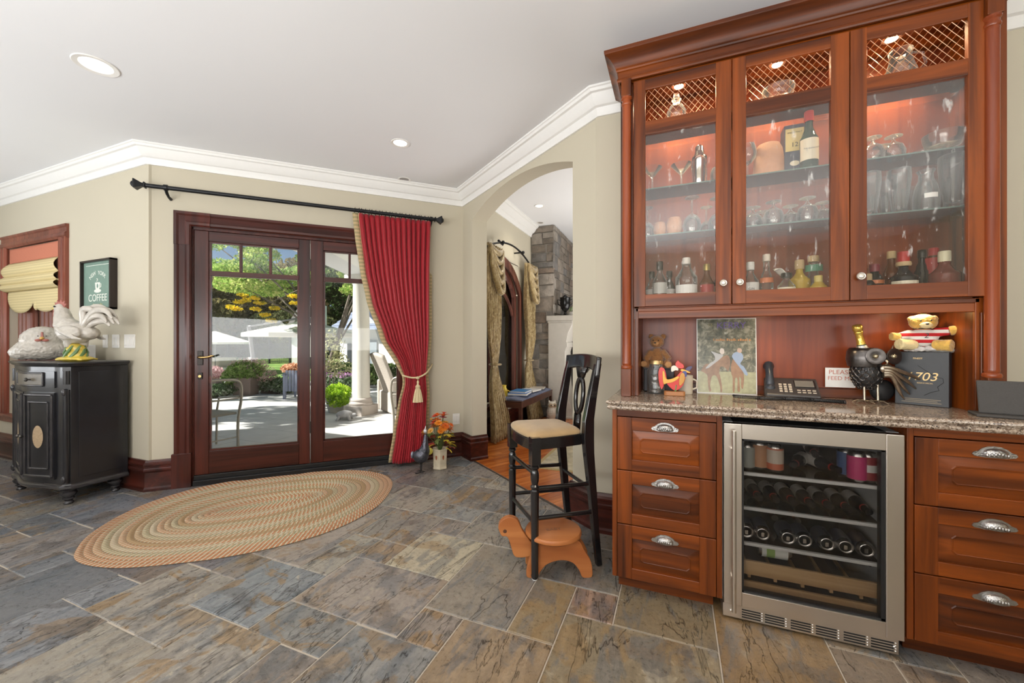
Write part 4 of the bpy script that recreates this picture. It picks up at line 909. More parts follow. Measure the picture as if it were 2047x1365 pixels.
def fpanel(x0, x1, z0, z1, off, nm, m, parent, n_=10):
    b = MB(); vs = []
    for k in range(n_+1):
        x = x0+(x1-x0)*k/n_; vs += [fpt(x, z0, off), fpt(x, z1, off), fpt(x, z0, -.003), fpt(x, z1, -.003)]
    fs = []
    for k in range(n_): a = 4*k; fs += [(a, a+4, a+5, a+1), (a+2, a+3, a+7, a+6), (a, a+2, a+6, a+4), (a+1, a+5, a+7, a+3)]
    fs += [(0, 1, 3, 2), (4*n_, 4*n_+2, 4*n_+3, 4*n_+1)]
    return b.add(vs, fs).obj(nm, m, parent, 30)
for sg in (-1, 1):
    x0, x1 = sorted((sg*.006, sg*.315)); dr = fpanel(x0, x1, .185, .835, .012, 'door', m_chest, t)
    fframe(x0+.02, x1-.02, .205, .815, .014, .010, 'moulding', dr); fframe(x0+.065, x1-.065, .26, .76, .012, .008, 'moulding', dr)
    cxm = (x0+x1)/2
    b = MB(); vs = [fpt(cxm, .50, .0165)]+[fpt(cxm+.048*math.cos(2*PI*k/28), .50+.085*math.sin(2*PI*k/28), .0150) for k in range(28)]
    b.add(vs, [(0, 1+k, 1+(k+1) % 28) for k in range(28)]).obj('medallion', flat('parchment_medallion', (.42, .30, .18), .5, var=.45, scale=120), dr, 0)
    MB().lathe([(.001, 0), (.006, 0), (.005, .012), (.012, .018), (.013, .026), (.008, .032), (.001, .033)], 16, T(*fpt(sg*.024, .50, .012)) @ R(90, 'X')).obj('knob', flat('dark_pewter', (.12, .11, .10), .3, .8), dr, 40)
dw = fpanel(-.315, .315, .872, .995, .010, 'drawer', m_chest, t)
fpanel(-.20, .20, .892, .975, .014, 'panel', flat('faded_taupe_paint', (.14, .12, .09), .4, var=.4, scale=30), dw); fframe(-.205, .205, .886, .981, .014, .007, 'moulding', dw)
MB().lathe([(.001, 0), (.006, 0), (.005, .012), (.014, .018), (.015, .026), (.008, .032), (.001, .033)], 16, T(*fpt(.09, .932, .014)) @ R(90, 'X')).obj('knob', MATS['dark_pewter'], dw, 40)
for sx in (-1, 1):
    c = thing_part('corner_column', t)
    for z0, z1 in ((.16, .86), (.90, 1.0)):
        MB().tube([(sx*(CW-.018), -CD-.022, z0), (sx*(CW-.018), -CD-.022, z1)], .020, 12).obj('column', m_chest, c, 60)
    for z in (.18, .83): MB().ball((sx*(CW-.012), -CD-.038, z+.01), (.020, .012, .028), 12, 8).ball((sx*(CW-.012), -CD-.042, z+.015), (.010, .010, .012), 10, 6).obj('rosette', m_chedge, c, 60)
MB().box((CW, -CD+.04, .19), (CW+.004, -.03, .99)).obj('side_panel', m_chest, t, 0, .003)

# ---------------------------------------------------------------- ceramic rooster and hen on the chest
m_cer = flat('antique_white_glaze', (.53, .49, .43), .35, 0, var=.38, scale=26, bump=.5, coat=.3)
m_redg = flat('russet_glaze', (.38, .12, .09), .4, coat=.2); m_yel = flat('mustard_glaze', (.62, .46, .06), .35, 0, var=.4, scale=18, coat=.4); m_grn = flat('moss_glaze', (.10, .20, .06), .35, 0, var=.5, scale=20, coat=.4)
ry = 1.62; t = thing('ceramic_rooster', 'white ceramic rooster on a yellow and green base on the black chest', 'figurine', (xat(152, ry), ry, 1.073), YAW)
o = blobs([((0, 0, .215), (.125, .085, .085)), ((-.055, 0, .245), (.085, .075, .085)), capsule((-.085, 0, .27), (-.115, 0, .40), .068, .040), ((-.125, 0, .405), (.038, .032, .040)), ((.07, 0, .215), (.09, .06, .06)), ((.02, -.075, .215), (.095, .030, .055)), ((.02, .075, .215), (.095, .030, .055)), capsule((-.03, -.03, .16), (-.03, -.03, .10), .030, .022), capsule((.03, .03, .16), (.03, .03, .10), .030, .022)]).obj('body', m_cer, t, 60); remesh(o, .006, 5, .008, .02)
tr_ = random.Random(3)
for k in range(17):
    a = .30+k*.105; L_ = .13+.05*math.sin(k*1.3)+.03*(k > 5); yy = tr_.uniform(-.045, .045)
    pth = [(.06, yy*.4, .225), (.09+.03*math.cos(a), yy*.8, .26+.05*math.sin(a)), (.12+L_*.55*math.cos(a), yy, .28+L_*.62*math.sin(a)), (.15+L_*.85*math.cos(a*.8), yy*1.1, .28+L_*.62*math.sin(a)), (.165+L_*1.0*math.cos(a*.7), yy*1.1, .25+L_*.45*math.sin(a))]
    MB().tube(smooth(pth, 4), [.018+.010*math.sin(PI*i/16)-.012*(i/16)**3 for i in range(17)], 10, sx=.6).obj('tail_feather', m_cer, t, 60)
for sy in (-1, 1):
    for k in range(6): MB().tube([(-.05+.018*k, sy*.092, .245-.006*k), (.0+.018*k, sy*.104, .215-.008*k), (.06+.016*k, sy*.092, .195-.006*k)], [.012, .015, .004], 8, sx=.7).obj('wing_feather', m_cer, t, 60)
b = MB()
b.prism([(-.155, .425), (-.165, .455), (-.148, .448), (-.142, .475), (-.126, .455), (-.112, .482), (-.102, .455), (-.082, .470), (-.086, .445), (-.068, .445), (-.085, .415), (-.12, .430)], -.007, .007, R(90, 'X')); b.obj('comb', m_redg, t, 0, .003)
blobs([((-.160, -.0, .362), (.017, .016, .030)), ((-.158, -.0, .388), (.014, .018, .014))]).obj('wattle', m_redg, t, 60)
MB().lathe([(.012, 0), (.008, .015), (.001, .032)], 10, T(-.160, 0, .410) @ R(-100, 'Y')).obj('beak', m_yel, t, 60)
for sy in (-1, 1): MB().ball((-.132, sy*.034, .420), .007, 10, 6).obj('eye', m_black, t, 60)
o = blobs([((0, 0, .012), (.125, .080, .022)), ((0, 0, .045), (.078, .055, .045)), ((.0, 0, .090), (.066, .050, .045))]).box((-.10, -.06, .0), (.11, .06, .015)).obj('base', m_yel, t, 60); remesh(o, .006, 4, .012, .03)
for k in range(16):
    a = k*.8; MB().tube([(.080*math.cos(a), .060*math.sin(a), .020), (.070*math.cos(a+.5), .054*math.sin(a+.5), .06), (.060*math.cos(a+1.0), .046*math.sin(a+1.0), .115)], [.006, .010, .003], 6).obj('moss_blade', m_grn, t, 60)
hy = 1.60; t = thing('ceramic_hen', 'squat white ceramic hen facing the room on the left of the black chest', 'figurine', (xat(86, hy), hy, 1.072), 1.2)
o = blobs([((0, 0, .085), (.165, .120, .090)), ((0, 0, .160), (.130, .105, .112)), ((.0, -.055, .190), (.060, .050, .050)), ((.10, .02, .06), (.085, .09, .06)), ((-.10, .02, .06), (.085, .09, .06))]).obj('body', m_cer, t, 60); remesh(o, .007, 5, .016, .012)
blobs([((-.019, -.118, .158), (.020, .010, .011)), ((.019, -.118, .158), (.020, .010, .011))]).obj('wattle', m_redg, t, 60)
MB().lathe([(.014, 0), (.010, .016), (.001, .030)], 12, T(0, -.106, .174) @ R(100, 'X')).obj('beak', flat('ochre_glaze', (.60, .35, .08), .35, coat=.3), t, 60)
MB().prism([(-.008, .18), (-.006, .225), (.006, .225), (.008, .18)], .09, .11, R(90, 'X')).obj('comb', m_redg, t, 0, .003)
for sx in (-1, 1): MB().ball((sx*.022, -.104, .192), .004, 10, 6).obj('eye', m_black, t, 60)

t = thing('chevron_box', 'small grey and white zigzag patterned box behind the white rooster', 'box', (xat(158, 1.78), 1.775, 1.0655))
MB().box((-.12, -.05, 0), (.16, .05, .125)).obj('box', colm('white_enamel', (.75, .75, .74)), t, 0, .004)
for k in range(5):
    MB().tube([(-.118+.0347*i, -.0505, .015+.022*k+(.014 if i % 2 else 0)) for i in range(9)], .0035, 4).obj('zigzag', colm('slate_ink', (.10, .11, .13)), t, 0)
# ---------------------------------------------------------------- coffee sign, switches, roman shade
t = thing('framed_sign', 'black framed green coffee sign on the wall above the rooster', 'picture frame', (-4.678, LY, 1.715))
m_fr = flat('dark_walnut_frame', (.020, .012, .010), .35); W_, H_ = .247, .218; dp = .052
for a, c in (((-W_, -dp, -H_), (-W_+.016, -.001, H_)), ((W_-.016, -dp, -H_), (W_, -.001, H_)), ((-W_, -dp, -H_), (W_, -.001, -H_+.016)), ((-W_, -dp, H_-.016), (W_, -.001, H_))): MB().box(a, c).obj('frame', m_fr, t, 0, .0015)
MB().box((-W_+.014, -.030, -H_+.014), (W_-.014, -.024, H_-.014)).obj('sign_face', flat('sage_green_print', (.19, .29, .235), .6, var=.1), t, 0)
ink = colm('cream_ink', (.80, .82, .74), .6)
FR = R(90, 'X')
for k, ch in enumerate('NEW YORK'):
    a = math.radians(44-88*k/7); 
    if ch != ' ': text_obj(ch, .050, T(.165*math.sin(-a), -.0305, -.015+.120*math.cos(a)) @ Matrix.Rotation(-a*-1, 4, 'Y').inverted() @ FR, ink, t)
text_obj('COFFEE', .088, T(0, -.0305, -.115) @ FR @ Matrix.Diagonal((1.0, 1, 1, 1)), ink, t); text_obj('Espresso Bar', .030, T(0, -.0305, -.172) @ FR, colm('gold_ink', (.55, .50, .18)), t, shear=.3)
MB().box((-.19, -.0312, .172), (.19, -.0305, .176)).obj('rule', ink, t, 0)
b = MB(); b.lathe([(.001, 0), (.058, 0), (.050, .0006), (.001, .0006)], 28, T(0, -.0303, -.052) @ FR @ Matrix.Diagonal((1, .28, 1, 1)));
b.prism([(-.040, .022), (-.034, -.028), (-.018, -.046), (.018, -.046), (.034, -.028), (.040, .022)], .0, .0008, T(0, -.0303, 0) @ FR)
b.tube([(.036, -.031, .010), (.058, -.031, .006), (.056, -.031, -.018), (.030, -.031, -.026)], .004, 6); b.tube([(-.01, -.031, .030), (.006, -.031, .042), (-.006, -.031, .056)], .004, 6); b.obj('cup_emblem', ink, t, 40)
MB().ball((0, -.031, -.008), (.014, .001, .020), 12, 8).obj('bean_emblem', MATS['sage_green_print'], t, 60)
m_sw = flat('switch_white', (.80, .78, .74), .35, var=.02)
def switch(label, x0, x1, z, n, cat='light switch', nm='light_switch', M_=None, h=.115):
    t = thing(nm, label, cat, (0, 0, 0), 0)
    if M_ is None: t.location = ((x0+x1)/2, LY, z)
    else: t.matrix_world = M_
    w2 = (x1-x0)/2; MB().box((-w2, -.007, -h/2), (w2, -.0002, h/2)).obj('plate', m_sw, t, 0, .002)
    for k in range(n):
        cx_ = -w2+(k+.5)*2*w2/n; MB().box((cx_-.012, -.012, -.033), (cx_+.012, -.006, .033)).obj('rocker', m_sw, t, 0, .002)
    return t
switch('dark-slotted wall control plate, leftmost of the three beside the rooster tail', -4.655, -4.575, 1.222, 1)
switch('double light switch, middle of the three plates right of the rooster', -4.505, -4.395, 1.222, 2)
switch('triple light switch, rightmost of the three plates right of the rooster', -4.318, -4.160, 1.222, 3)
switch('white wall outlet low on the wall behind the flower vase', 0, .075, 0, 2, 'outlet', 'wall_outlet', MP @ T(2.585, 0, .395))
t = thing('roman_shade', 'coral and cream roman shade with scalloped hem in the left window', 'window shade', (0, LY, 0))
sx0, sx1 = -6.47, -5.41
def fab(name, c, wv=90): 
    if name in MATS: return MATS[name]
    m = NT(name); v = m.coord(); 
    w1 = m.n('ShaderNodeTexWave', {'Vector': v, 'Scale': wv, 'Distortion': .5}, wave_type='BANDS', bands_direction='Z').outputs[0]
    nz = m.noise(v, 200, 2); h = m.mix(.5, w1, nz)
    cc = m.mix(h, tuple(x*.78 for x in c), tuple(min(1, x*1.1) for x in c)); MATS[name] = m.bsdf(cc, .9, 0, m.bump(h, .3, .002), Specular_IOR_Level=.15); return MATS[name]
m_coral = fab('coral_stripe_linen', (.60, .22, .14), 55); m_straw = fab('straw_linen', (.72, .60, .33), 12)
def shade_piece(z1, z0, y0, bow, nm, m, flare0=0, flare1=0, scallop=0):
    def fn(u, v):
        z = z1+(z0-z1)*v; fl_ = flare0+(flare1-flare0)*v; x = (sx0-fl_)+(sx1-sx0+2*fl_)*u
        if scallop: z -= scallop*v*abs(math.sin(PI*u*2))**.8
        return (x, y0-bow*math.sin(PI*v)-.006*math.sin(PI*u*4)*v, z)
    o = MB().grid(fn, 40, 8).obj(nm, m, t, 60); o.modifiers.new('th', 'SOLIDIFY').thickness = .003; return o
shade_piece(2.18, 2.03, -.006, .0, 'top_band', m_coral); shade_piece(2.03, 1.86, -.008, .05, 'fold', m_straw, 0, .05); shade_piece(1.90, 1.78, -.01, .06, 'fold', m_straw, .05, .06); shade_piece(1.82, 1.73, -.02, .05, 'fold', m_straw, .06, .04)
shade_piece(1.76, 1.60, -.008, .01, 'hem', m_straw, 0, 0, .09)
MB().ball((-5.86, LY*0-.01, 1.575), (.025, .02, .045), 12, 8).obj('tassel', m_straw, t, 60)

# ---------------------------------------------------------------- patio curtain, rod and tieback
RO = -.105
t = thing('curtain_rod', 'black iron curtain rod with square finials above the patio door', 'curtain rod'); t.matrix_world = MP
m_iron = flat('black_iron', (.016, .017, .019), .38, .5, var=.3)
MB().tube([(.03, RO, 2.462), (2.33, RO, 2.462)], .017, 14).obj('pole', m_iron, t, 60)
for sg, x in ((-1, .03), (1, 2.33)):
    f = MB(); sq = [(.016, 0), (.030, .004), (.030, .012), (.018, .018), (.022, .028), (.044, .058), (.050, .066), (.050, .072), (.034, .078)]
    vs = []; 
    for r, h in sq: vs += [(x+sg*h, RO+r*math.cos(a), 2.462+r*math.sin(a)) for a in (PI/4, 3*PI/4, 5*PI/4, 7*PI/4)]
    f.add(vs, [(4*k+i, 4*k+(i+1) % 4, 4*k+4+(i+1) % 4, 4*k+4+i) for k in range(len(sq)-1) for i in range(4)]+[(0, 1, 2, 3), tuple(4*(len(sq)-1)+i for i in range(4))])
    f.ball((x+sg*.080, RO, 2.462), (.018, .024, .024), 14, 8); f.obj('finial', m_iron, t, 30)
for x in (.155, 2.30):
    MB().tube([(x, -.002, 2.40), (x, -.05, 2.405), (x, -.085, 2.425), (x, RO, 2.445)], [.012, .010, .012, .012], 8).tube([(x-.012, RO, 2.462), (x+.012, RO, 2.462)], .024, 14).obj('bracket', m_iron, t, 60)
NRG = 24
for k in range(NRG):
    x = 1.575+k*.0312+.006*math.sin(k*2.1)
    MB().tube([(x+.004*math.sin(a), RO+.0235*math.cos(a), 2.462+.0235*math.sin(a)) for a in [2*PI*i/14 for i in range(15)]], .0032, 6, cap=False).ball((x, RO, 2.436), .005, 8, 5).obj('curtain_ring', m_iron, t, 60)
t = thing('patio_curtain', 'crimson pleated curtain with plaid border tied back at the right of the patio door', 'curtain'); t.matrix_world = MP
m_red = NT('crimson_taffeta'); v = m_red.coord(); w1 = m_red.noise(m_red.coord((120, 120, 500)), 1, 2)
m_red = m_red.bsdf(m_red.mix(w1, (.25, .006, .013), (.40, .014, .024)), .40, 0, m_red.bump(w1, .15, .001), Sheen_Weight=.12, Specular_IOR_Level=.35)
def interp(tab, z):
    for (z1, v1), (z0, v0) in zip(tab, tab[1:]):
        if z <= z1 and z >= z0: f = (z1-z)/(z1-z0); f = f*f*(3-2*f)*.35+f*.65; return v1+(v0-v1)*f
    return tab[-1][1] if z < tab[-1][0] else tab[0][1]
LT = [(2.43, 1.598), (2.22, 1.618), (1.9, 1.66), (1.62, 1.715), (1.25, 1.845), (1.0, 1.99), (.87, 2.035), (.80, 2.035), (.62, 2.00), (.3, 1.955), (.02, 1.91)]
RT = [(2.43, 2.283), (1.9, 2.270), (1.25, 2.262), (.87, 2.235), (.7, 2.245), (.02, 2.225)]
ZT = 2.432; ZB_ = .035; NP = 14
def cur(u, z, uo=0):
    l, r = interp(LT, z), interp(RT, z); wd = (r-l)/.70
    x = l+(r-l)*u; q = max(0, 1-abs(z-.86)/.5)
    amp = .034*(1-.45*q)*(1.0 if z < 2.3 else .55+.45*(2.43-z)/.13)
    ph = 2*PI*NP*u+.5*math.sin(3.0*z+2*u)
    y = RO-.005+amp*math.sin(ph)*(.8+.2*math.sin(7*u+z))+.010*math.sin(2*PI*3.3*u+z*1.7)
    if z < .8: y -= .05*(.8-z)*math.sin(PI*u)
    x += .010*math.cos(ph)*(1-q*.5)
    return (x, y-.012*q, z)
b = MB().grid(lambda u, v: cur(.02+.98*u, ZT+(ZB_-ZT)*v), 260, 60); o = b.obj('panel', m_red, t, 80); o.modifiers.new('th', 'SOLIDIFY').thickness = .003
m_plaid = NT('beige_plaid_border'); v = m_plaid.coord()
def band(sc_, d): return m_plaid.n('ShaderNodeTexWave', {'Vector': v, 'Scale': sc_, 'Distortion': 1.2, 'Detail': 2.0}, wave_type='BANDS', bands_direction=d).outputs[0]
c0 = m_plaid.ramp(band(9, 'Z'), [(.25, (.60, .46, .26)), (.5, (.30, .19, .10)), (.62, (.62, .50, .30)), (.85, (.36, .32, .16))]); c1 = m_plaid.ramp(band(70, 'X'), [(.4, (.62, .58, .5)), (.6, (1, 1, 1))])
m_plaid = m_plaid.bsdf(m_plaid.mix(.7, c0, c1, 'MULTIPLY'), .85)
def bord(u, v):
    z = ZT+(ZB_-ZT)*v; q = cur(.02, z); w_ = .052 if z > 1.05 else .052-.030*min(1, (1.05-z)/.2)
    if z < .75: w_ = .022+.012*min(1, (.75-z)/.5)
    return (q[0]-w_*(1-u), q[1]-.012-.008*math.sin(PI*u)+.006*math.sin(z*14), z)
o = MB().grid(bord, 6, 60).obj('border', m_plaid, t, 80); o.modifiers.new('th', 'SOLIDIFY').thickness = .004
def bord2(u, v):
    z = 2.42+(ZB_+.30-2.42)*v; q = cur(1.0, z); return (q[0]-.004+.040*u*(.35 if z > 1.9 else 1), q[1]+.045+.004*math.sin(z*16), z)
o = MB().grid(bord2, 4, 60).obj('border', m_plaid, t, 80); o.modifiers.new('th', 'SOLIDIFY').thickness = .004
pp = [bord(1, k/60) for k in range(61)]; MB().tube([(p[0]+.003, p[1]-.006, p[2]) for p in pp], .0045, 6).obj('piping', colm('gold_cord', (.62, .45, .24), .6), t, 60)
m_rope = flat('cream_rope', (.66, .54, .32), .7, bump=.8, scale=90)
tb = thing('curtain_tieback', 'cream rope tieback with a tassel around the crimson curtain', 'tieback'); tb.matrix_world = MP
pth = [(2.325, -.01, .985), (2.30, -.06, .955), (2.24, -.150, .905), (2.17, -.178, .872), (2.10, -.175, .865), (2.035, -.150, .880), (2.015, -.105, .89), (2.06, -.05, .90)]
MB().tube(smooth(pth), .0085, 8).obj('rope', m_rope, tb, 60)
MB().ball((2.150, -.186, .862), (.018, .014, .016), 12, 8).obj('knot', m_rope, tb, 60)
b = MB(); seg = 40; prof = [(.004, .84), (.008, .835), (.012, .82), (.008, .805), (.012, .795), (.022, .782), (.024, .770), (.018, .765), (.026, .745), (.036, .70), (.044, .650), (.047, .625), (.001, .628)]
vs = []
for r, z in prof:
    for k in range(seg): q = 2*PI*k/seg; rr = r*(1+(.12*math.sin(k*PI/2*1.0) if z < .77 else 0)); vs.append((2.150+rr*math.cos(q), -.190+rr*math.sin(q)*.7, z))
b.add(vs, [(i*seg+k, i*seg+(k+1) % seg, (i+1)*seg+(k+1) % seg, (i+1)*seg+k) for i in range(len(prof)-1) for k in range(seg)]); b.obj('tassel', m_rope, tb, 60)

# ---------------------------------------------------------------- flower vase and metal bird by the curtain
vx, vy = -2.10, 3.31
t = thing('flower_vase', 'cream painted ceramic vase of autumn flowers in the corner by the arch', 'vase', (vx, vy, 0))
b = MB(); sg = 6; prof = [(.070, 0), (.074, .01), (.070, .03), (.072, .10), (.076, .17), (.082, .195), (.072, .195), (.066, .17)]; vs = []
b.lathe([(.001, 0)]+prof+[(.001, .16)], 6); b.obj('vase', flat('cream_painted_ceramic', (.60, .52, .38), .35, var=.3, scale=22, coat=.3), t, 0, .004)
for k in range(6):
    a = math.radians(-30+60*k+30)
    b = MB().prism([(.012*math.sin(q)*(1-.55*math.sin(q/2)**2), .022*math.cos(q)) for q in [2*PI*i/12 for i in range(12)]], 0, .001, Matrix.Rotation(a, 4, 'Z') @ T(0, -.0655, .115) @ R(90, 'X')); b.obj('leaf_motif', colm('russet_glaze2', (.35, .10, .04)), t, 0)
fr_ = random.Random(9); fc = [(.75, .16, .02), (.80, .28, .02), (.65, .07, .03), (.82, .45, .04), (.70, .40, .10), (.30, .03, .04)]
fm = [colm('flower_petal_%s' % n, c, .7) for n, c in zip(('orange', 'amber', 'red', 'gold', 'ochre', 'burgundy'), fc)]
def daisy(R_, m, n=13):
    b = MB()
    for ring, (rr, zz, nn) in enumerate(((R_, 0, n), (R_*.72, R_*.16, n-2), (R_*.45, R_*.26, n-5))):
        for k in range(nn):
            a = 2*PI*k/nn+ring*.2; M_ = Matrix.Rotation(a, 4, 'Z') @ R(-8-22*ring, 'Y')
            b.add([(R_*.08, -R_*.06, zz), (rr*.6, -R_*.16, zz+R_*.08), (rr, 0, zz+R_*.02), (rr*.6, R_*.16, zz+R_*.08), (R_*.08, R_*.06, zz)], [(0, 1, 2), (0, 2, 3), (0, 3, 4)], M_)
    b.ball((0, 0, R_*.14), R_*.2, 8, 5); return b.mesh('flower', m, 30)
dm = [daisy(.045, m) for m in fm]; leafm = []
for c, n_ in (((.55, .42, .03), 'yellow'), ((.35, .05, .03), 'crimson'), ((.12, .16, .04), 'olive')):
    leafm.append(MB().add([(0, 0, 0), (.02, -.018, .004), (.035, -.03, 0), (.045, -.012, .006), (.075, -.014, 0), (.066, 0, .004), (.08, .012, -.004), (.045, .014, .006), (.032, .03, 0), (.02, .016, .004)], [(0, 1, 5), (1, 2, 3), (1, 3, 5), (3, 4, 5), (5, 6, 7), (5, 7, 9), (7, 8, 9), (0, 5, 9)]).mesh('leaf', colm('leaf_'+n_, c, .7), 0))
stems = MB()
for k in range(26):
    a = fr_.uniform(0, 2*PI); el = fr_.uniform(.15, 1.45); R_ = fr_.uniform(.10, .16); p = Vector((math.cos(a)*math.cos(el)*R_*1.0, math.sin(a)*math.cos(el)*R_*.9, .30+math.sin(el)*R_*1.45))
    o = link('flower', dm[fr_.choice([0, 0, 1, 1, 2, 3, 4, 0, 2, 5])], t, loc=p); n_ = (p-Vector((0, 0, .24))).normalized(); o.rotation_euler = n_.to_track_quat('Z', 'Y').to_euler(); o.scale = (fr_.uniform(.75, 1.25),)*3
    stems.tube([(0, 0, .15), (p.x*.4, p.y*.4, .25), tuple(p)], .002, 5)
stems.obj('stem', colm('stem_green', (.08, .12, .03)), t, 60)['kind'] = 'stuff'
for k in range(22):
    a = fr_.uniform(0, 2*PI); o = link('leaf', leafm[fr_.randrange(3)], t, loc=(.06*math.cos(a), .06*math.sin(a), fr_.uniform(.20, .34)), rot=(fr_.uniform(-.6, .6), fr_.uniform(-.3, .5), a)); o.scale = (fr_.uniform(.9, 1.5),)*3
MB().lathe([(.001, 0), (.030, 0), (.033, .003), (.030, .006), (.001, .008)], 20, T(-.065, -.075, .175) @ R(75, 'X')).obj('medallion', colm('lemon_glaze', (.78, .66, .12), .4), t, 40)
t = thing('metal_bird', 'dark metal guinea fowl figurine standing between curtain and flower vase', 'figurine', (-2.195, 3.13, 0), math.radians(20))
m_tin = flat('dark_galvanised_metal', (.10, .10, .12), .35, .8, var=.6, scale=60, bump=.5)
o = blobs([((0, 0, .155), (.075, .055, .065)), ((.035, 0, .20), (.050, .040, .065)), capsule((.04, 0, .22), (.045, 0, .36), .040, .012)]).obj('body', m_tin, t, 60); remesh(o, .006, 3, .004, .01)
MB().ball((.042, 0, .385), (.018, .012, .022), 12, 8).tube([(.042, 0, .40), (.046, 0, .435)], [.008, .002], 8).obj('head', flat('pale_metal', (.6, .6, .62), .4, .6), t, 60)
MB().ball((-.078, 0, .165), (.016, .030, .034), 12, 8).obj('wing', flat('zinc_grey', (.30, .32, .38), .4, .6), t, 60)
for sy in (-1, 1):
    MB().tube([(.005, sy*.022, .11), (.0, sy*.022, .01)], .004, 8).tube([(0, sy*.022, .006), (-.045, sy*.03, .004)], .003, 6).tube([(0, sy*.022, .006), (-.035, sy*.06-.01*sy, .004)], .003, 6).tube([(0, sy*.022, .006), (.03, sy*.022, .004)], .003, 6).obj('leg', m_iron, t, 60)

# ---------------------------------------------------------------- bar stool
m_ebony = flat('black_lacquer_rubbed', (.010, .009, .010), .22, 0, var=.5, scale=12, coat=.5)
Fx, Fy = -.668, 1.947; ax, ay = .758, .654
t = thing('bar_stool', 'tall black wooden bar stool with tan leather seat and keyhole back', 'bar stool', (Fx-.654*.18, Fy+.758*.18, 0), math.atan2(-.758, .654))
lp = [(.001, 0), (.013, .0), (.014, .010), (.019, .012), (.020, .022), (.018, .030), (.0185, .035), (.0215, .42), (.0220, .455), (.0165, .462), (.0225, .470), (.0225, .478), (.0155, .486), (.0195, .50), (.0225, .52), (.0215, .545), (.0155, .562), (.0225, .570), (.0225, .580), (.016, .586), (.017, .592)]
for sx in (-1, 1):
    l = MB().lathe(lp, 20).box((-.024, -.024, .590), (.024, .024, .728)); o = l.obj('leg', m_ebony, t, 35, loc=(sx*.18, 0, 0))
    MB().lathe([(.001, -.0), (.014, 0), (.014, .004), (.001, .004)], 12).obj('glide', colm('white_nylon', (.8, .8, .8)), o, 0, loc=(0, 0, -.0005)) if sx == 1 else None
    P = [(.378, .003, .016, .015), (.355, .2, .017, .018), (.335, .42, .018, .022), (.315, .62, .019, .027), (.310, .70, .020, .030), (.316, .80, .018, .028), (.338, .92, .016, .024), (.362, 1.04, .015, .020), (.375, 1.10, .014, .017)]
    vs = []
    for y, z, hx, hy in P: x = sx*(.168 if z > .7 else .172); vs += [(x-hx, y-hy, z), (x+hx, y-hy, z), (x+hx, y+hy, z), (x-hx, y+hy, z)]
    MB().add(vs, [(4*k+i, 4*k+(i+1) % 4, 4*k+4+(i+1) % 4, 4*k+4+i) for k in range(len(P)-1) for i in range(4)]+[(0, 3, 2, 1), tuple(4*(len(P)-1)+i for i in range(4))]).obj('leg', m_ebony, t, 50, .004)
def rr(x0, x1, y0, y1, r, n=5, bow=0):
    out = []
    for cx_, cy_, a in ((x1-r, y0+r, -90), (x1-r, y1-r, 0), (x0+r, y1-r, 90), (x0+r, y0+r, 180)):
        for k in range(n+1): q = math.radians(a+90*k/n); out.append((cx_+r*math.cos(q), cy_+r*math.sin(q)))
    return out
def seatpl(s, yo=0):
    s = s*.93
    P = [( .195, .02), (.205, -.015), (.17, -.035), (.10, -.050), (0, -.056), (-.10, -.050), (-.17, -.035), (-.205, -.015), (-.195, .02), (-.188, .15), (-.168, .29), (-.15, .315), (.15, .315), (.168, .29), (.188, .15)]
    return [(x*s, (y-.13)*s+.13) for x, y in P]
b = MB(); vs = []; lev = [(.712, .955), (.722, .99), (.735, .98), (.748, .90), (.757, .72), (.760, .4)]
for z, s in lev: vs += [(x, y, z) for x, y in seatpl(s)]
n = 15; b.add(vs, [(k*n+i, k*n+(i+1) % n, (k+1)*n+(i+1) % n, (k+1)*n+i) for k in range(len(lev)-1) for i in range(n)]+[tuple(range(n))[::-1], tuple((len(lev)-1)*n+i for i in range(n))])
o = b.obj('seat', flat('tan_suede_leather', (.42, .28, .135), .7, 0, var=.32, scale=11, bump=.15, Sheen_Weight=.3), t, 80); s_ = o.modifiers.new('sub', 'SUBSURF'); s_.levels = 2; s_.render_levels = 2
MB().prism(seatpl(.985), .66, .716).obj('apron', m_ebony, t, 30, .003)
for sx in (-1, 1):
    for z in (.31, .465): MB().tube([(sx*.18, 0, z), (sx*.174, .345, z-.012)], .0115, 10).obj('stretcher', m_ebony, t, 60)
for z in (.285, .54): MB().tube([(-.18, 0, z), (.18, 0, z)], .0115, 10).obj('stretcher', m_ebony, t, 60)
MB().tube([(-.17, .335, .42), (.17, .335, .42)], .0115, 10).obj('stretcher', m_ebony, t, 60)
# top rail: swept curved board with a scooped lower edge
def rail(u, v):
    x = -.192+.384*u; yb = .366+.030*(1-(2*u-1)**2)+.012*(v-.5); top = 1.135-.020*(2*u-1)**4*0+.012*math.cos(PI*(u-.5)); lo = 1.040+.028*math.sin(PI*u)**.7-(.0 if .1 < u < .9 else .02) - (.035*max(0, 1-abs(u-.5)/.13))
    return (x, yb, lo+(top-lo)*v)
o = MB().grid(rail, 28, 6).obj('top_rail', m_ebony, t, 60); q = o.modifiers.new('th', 'SOLIDIFY'); q.thickness = .026; q.offset = 0; bv = o.modifiers.new('b', 'BEVEL'); bv.width = .006; bv.segments = 2
b = MB(); N2 = 28; cz = .905
inner = [(.032*math.sin(2*PI*k/N2), .085*math.cos(2*PI*k/N2)) for k in range(N2)]
outer = [(.055*math.sin(2*PI*k/N2)*(1+.0), .115*math.cos(2*PI*k/N2)) for k in range(N2)]
vs = [(x, .352+.10*(z+cz-.9), z+cz) for x, z in inner]+[(x, .352+.10*(z+cz-.9), z+cz) for x, z in outer]; b.add(vs, [(k, (k+1) % N2, N2+(k+1) % N2, N2+k) for k in range(N2)])
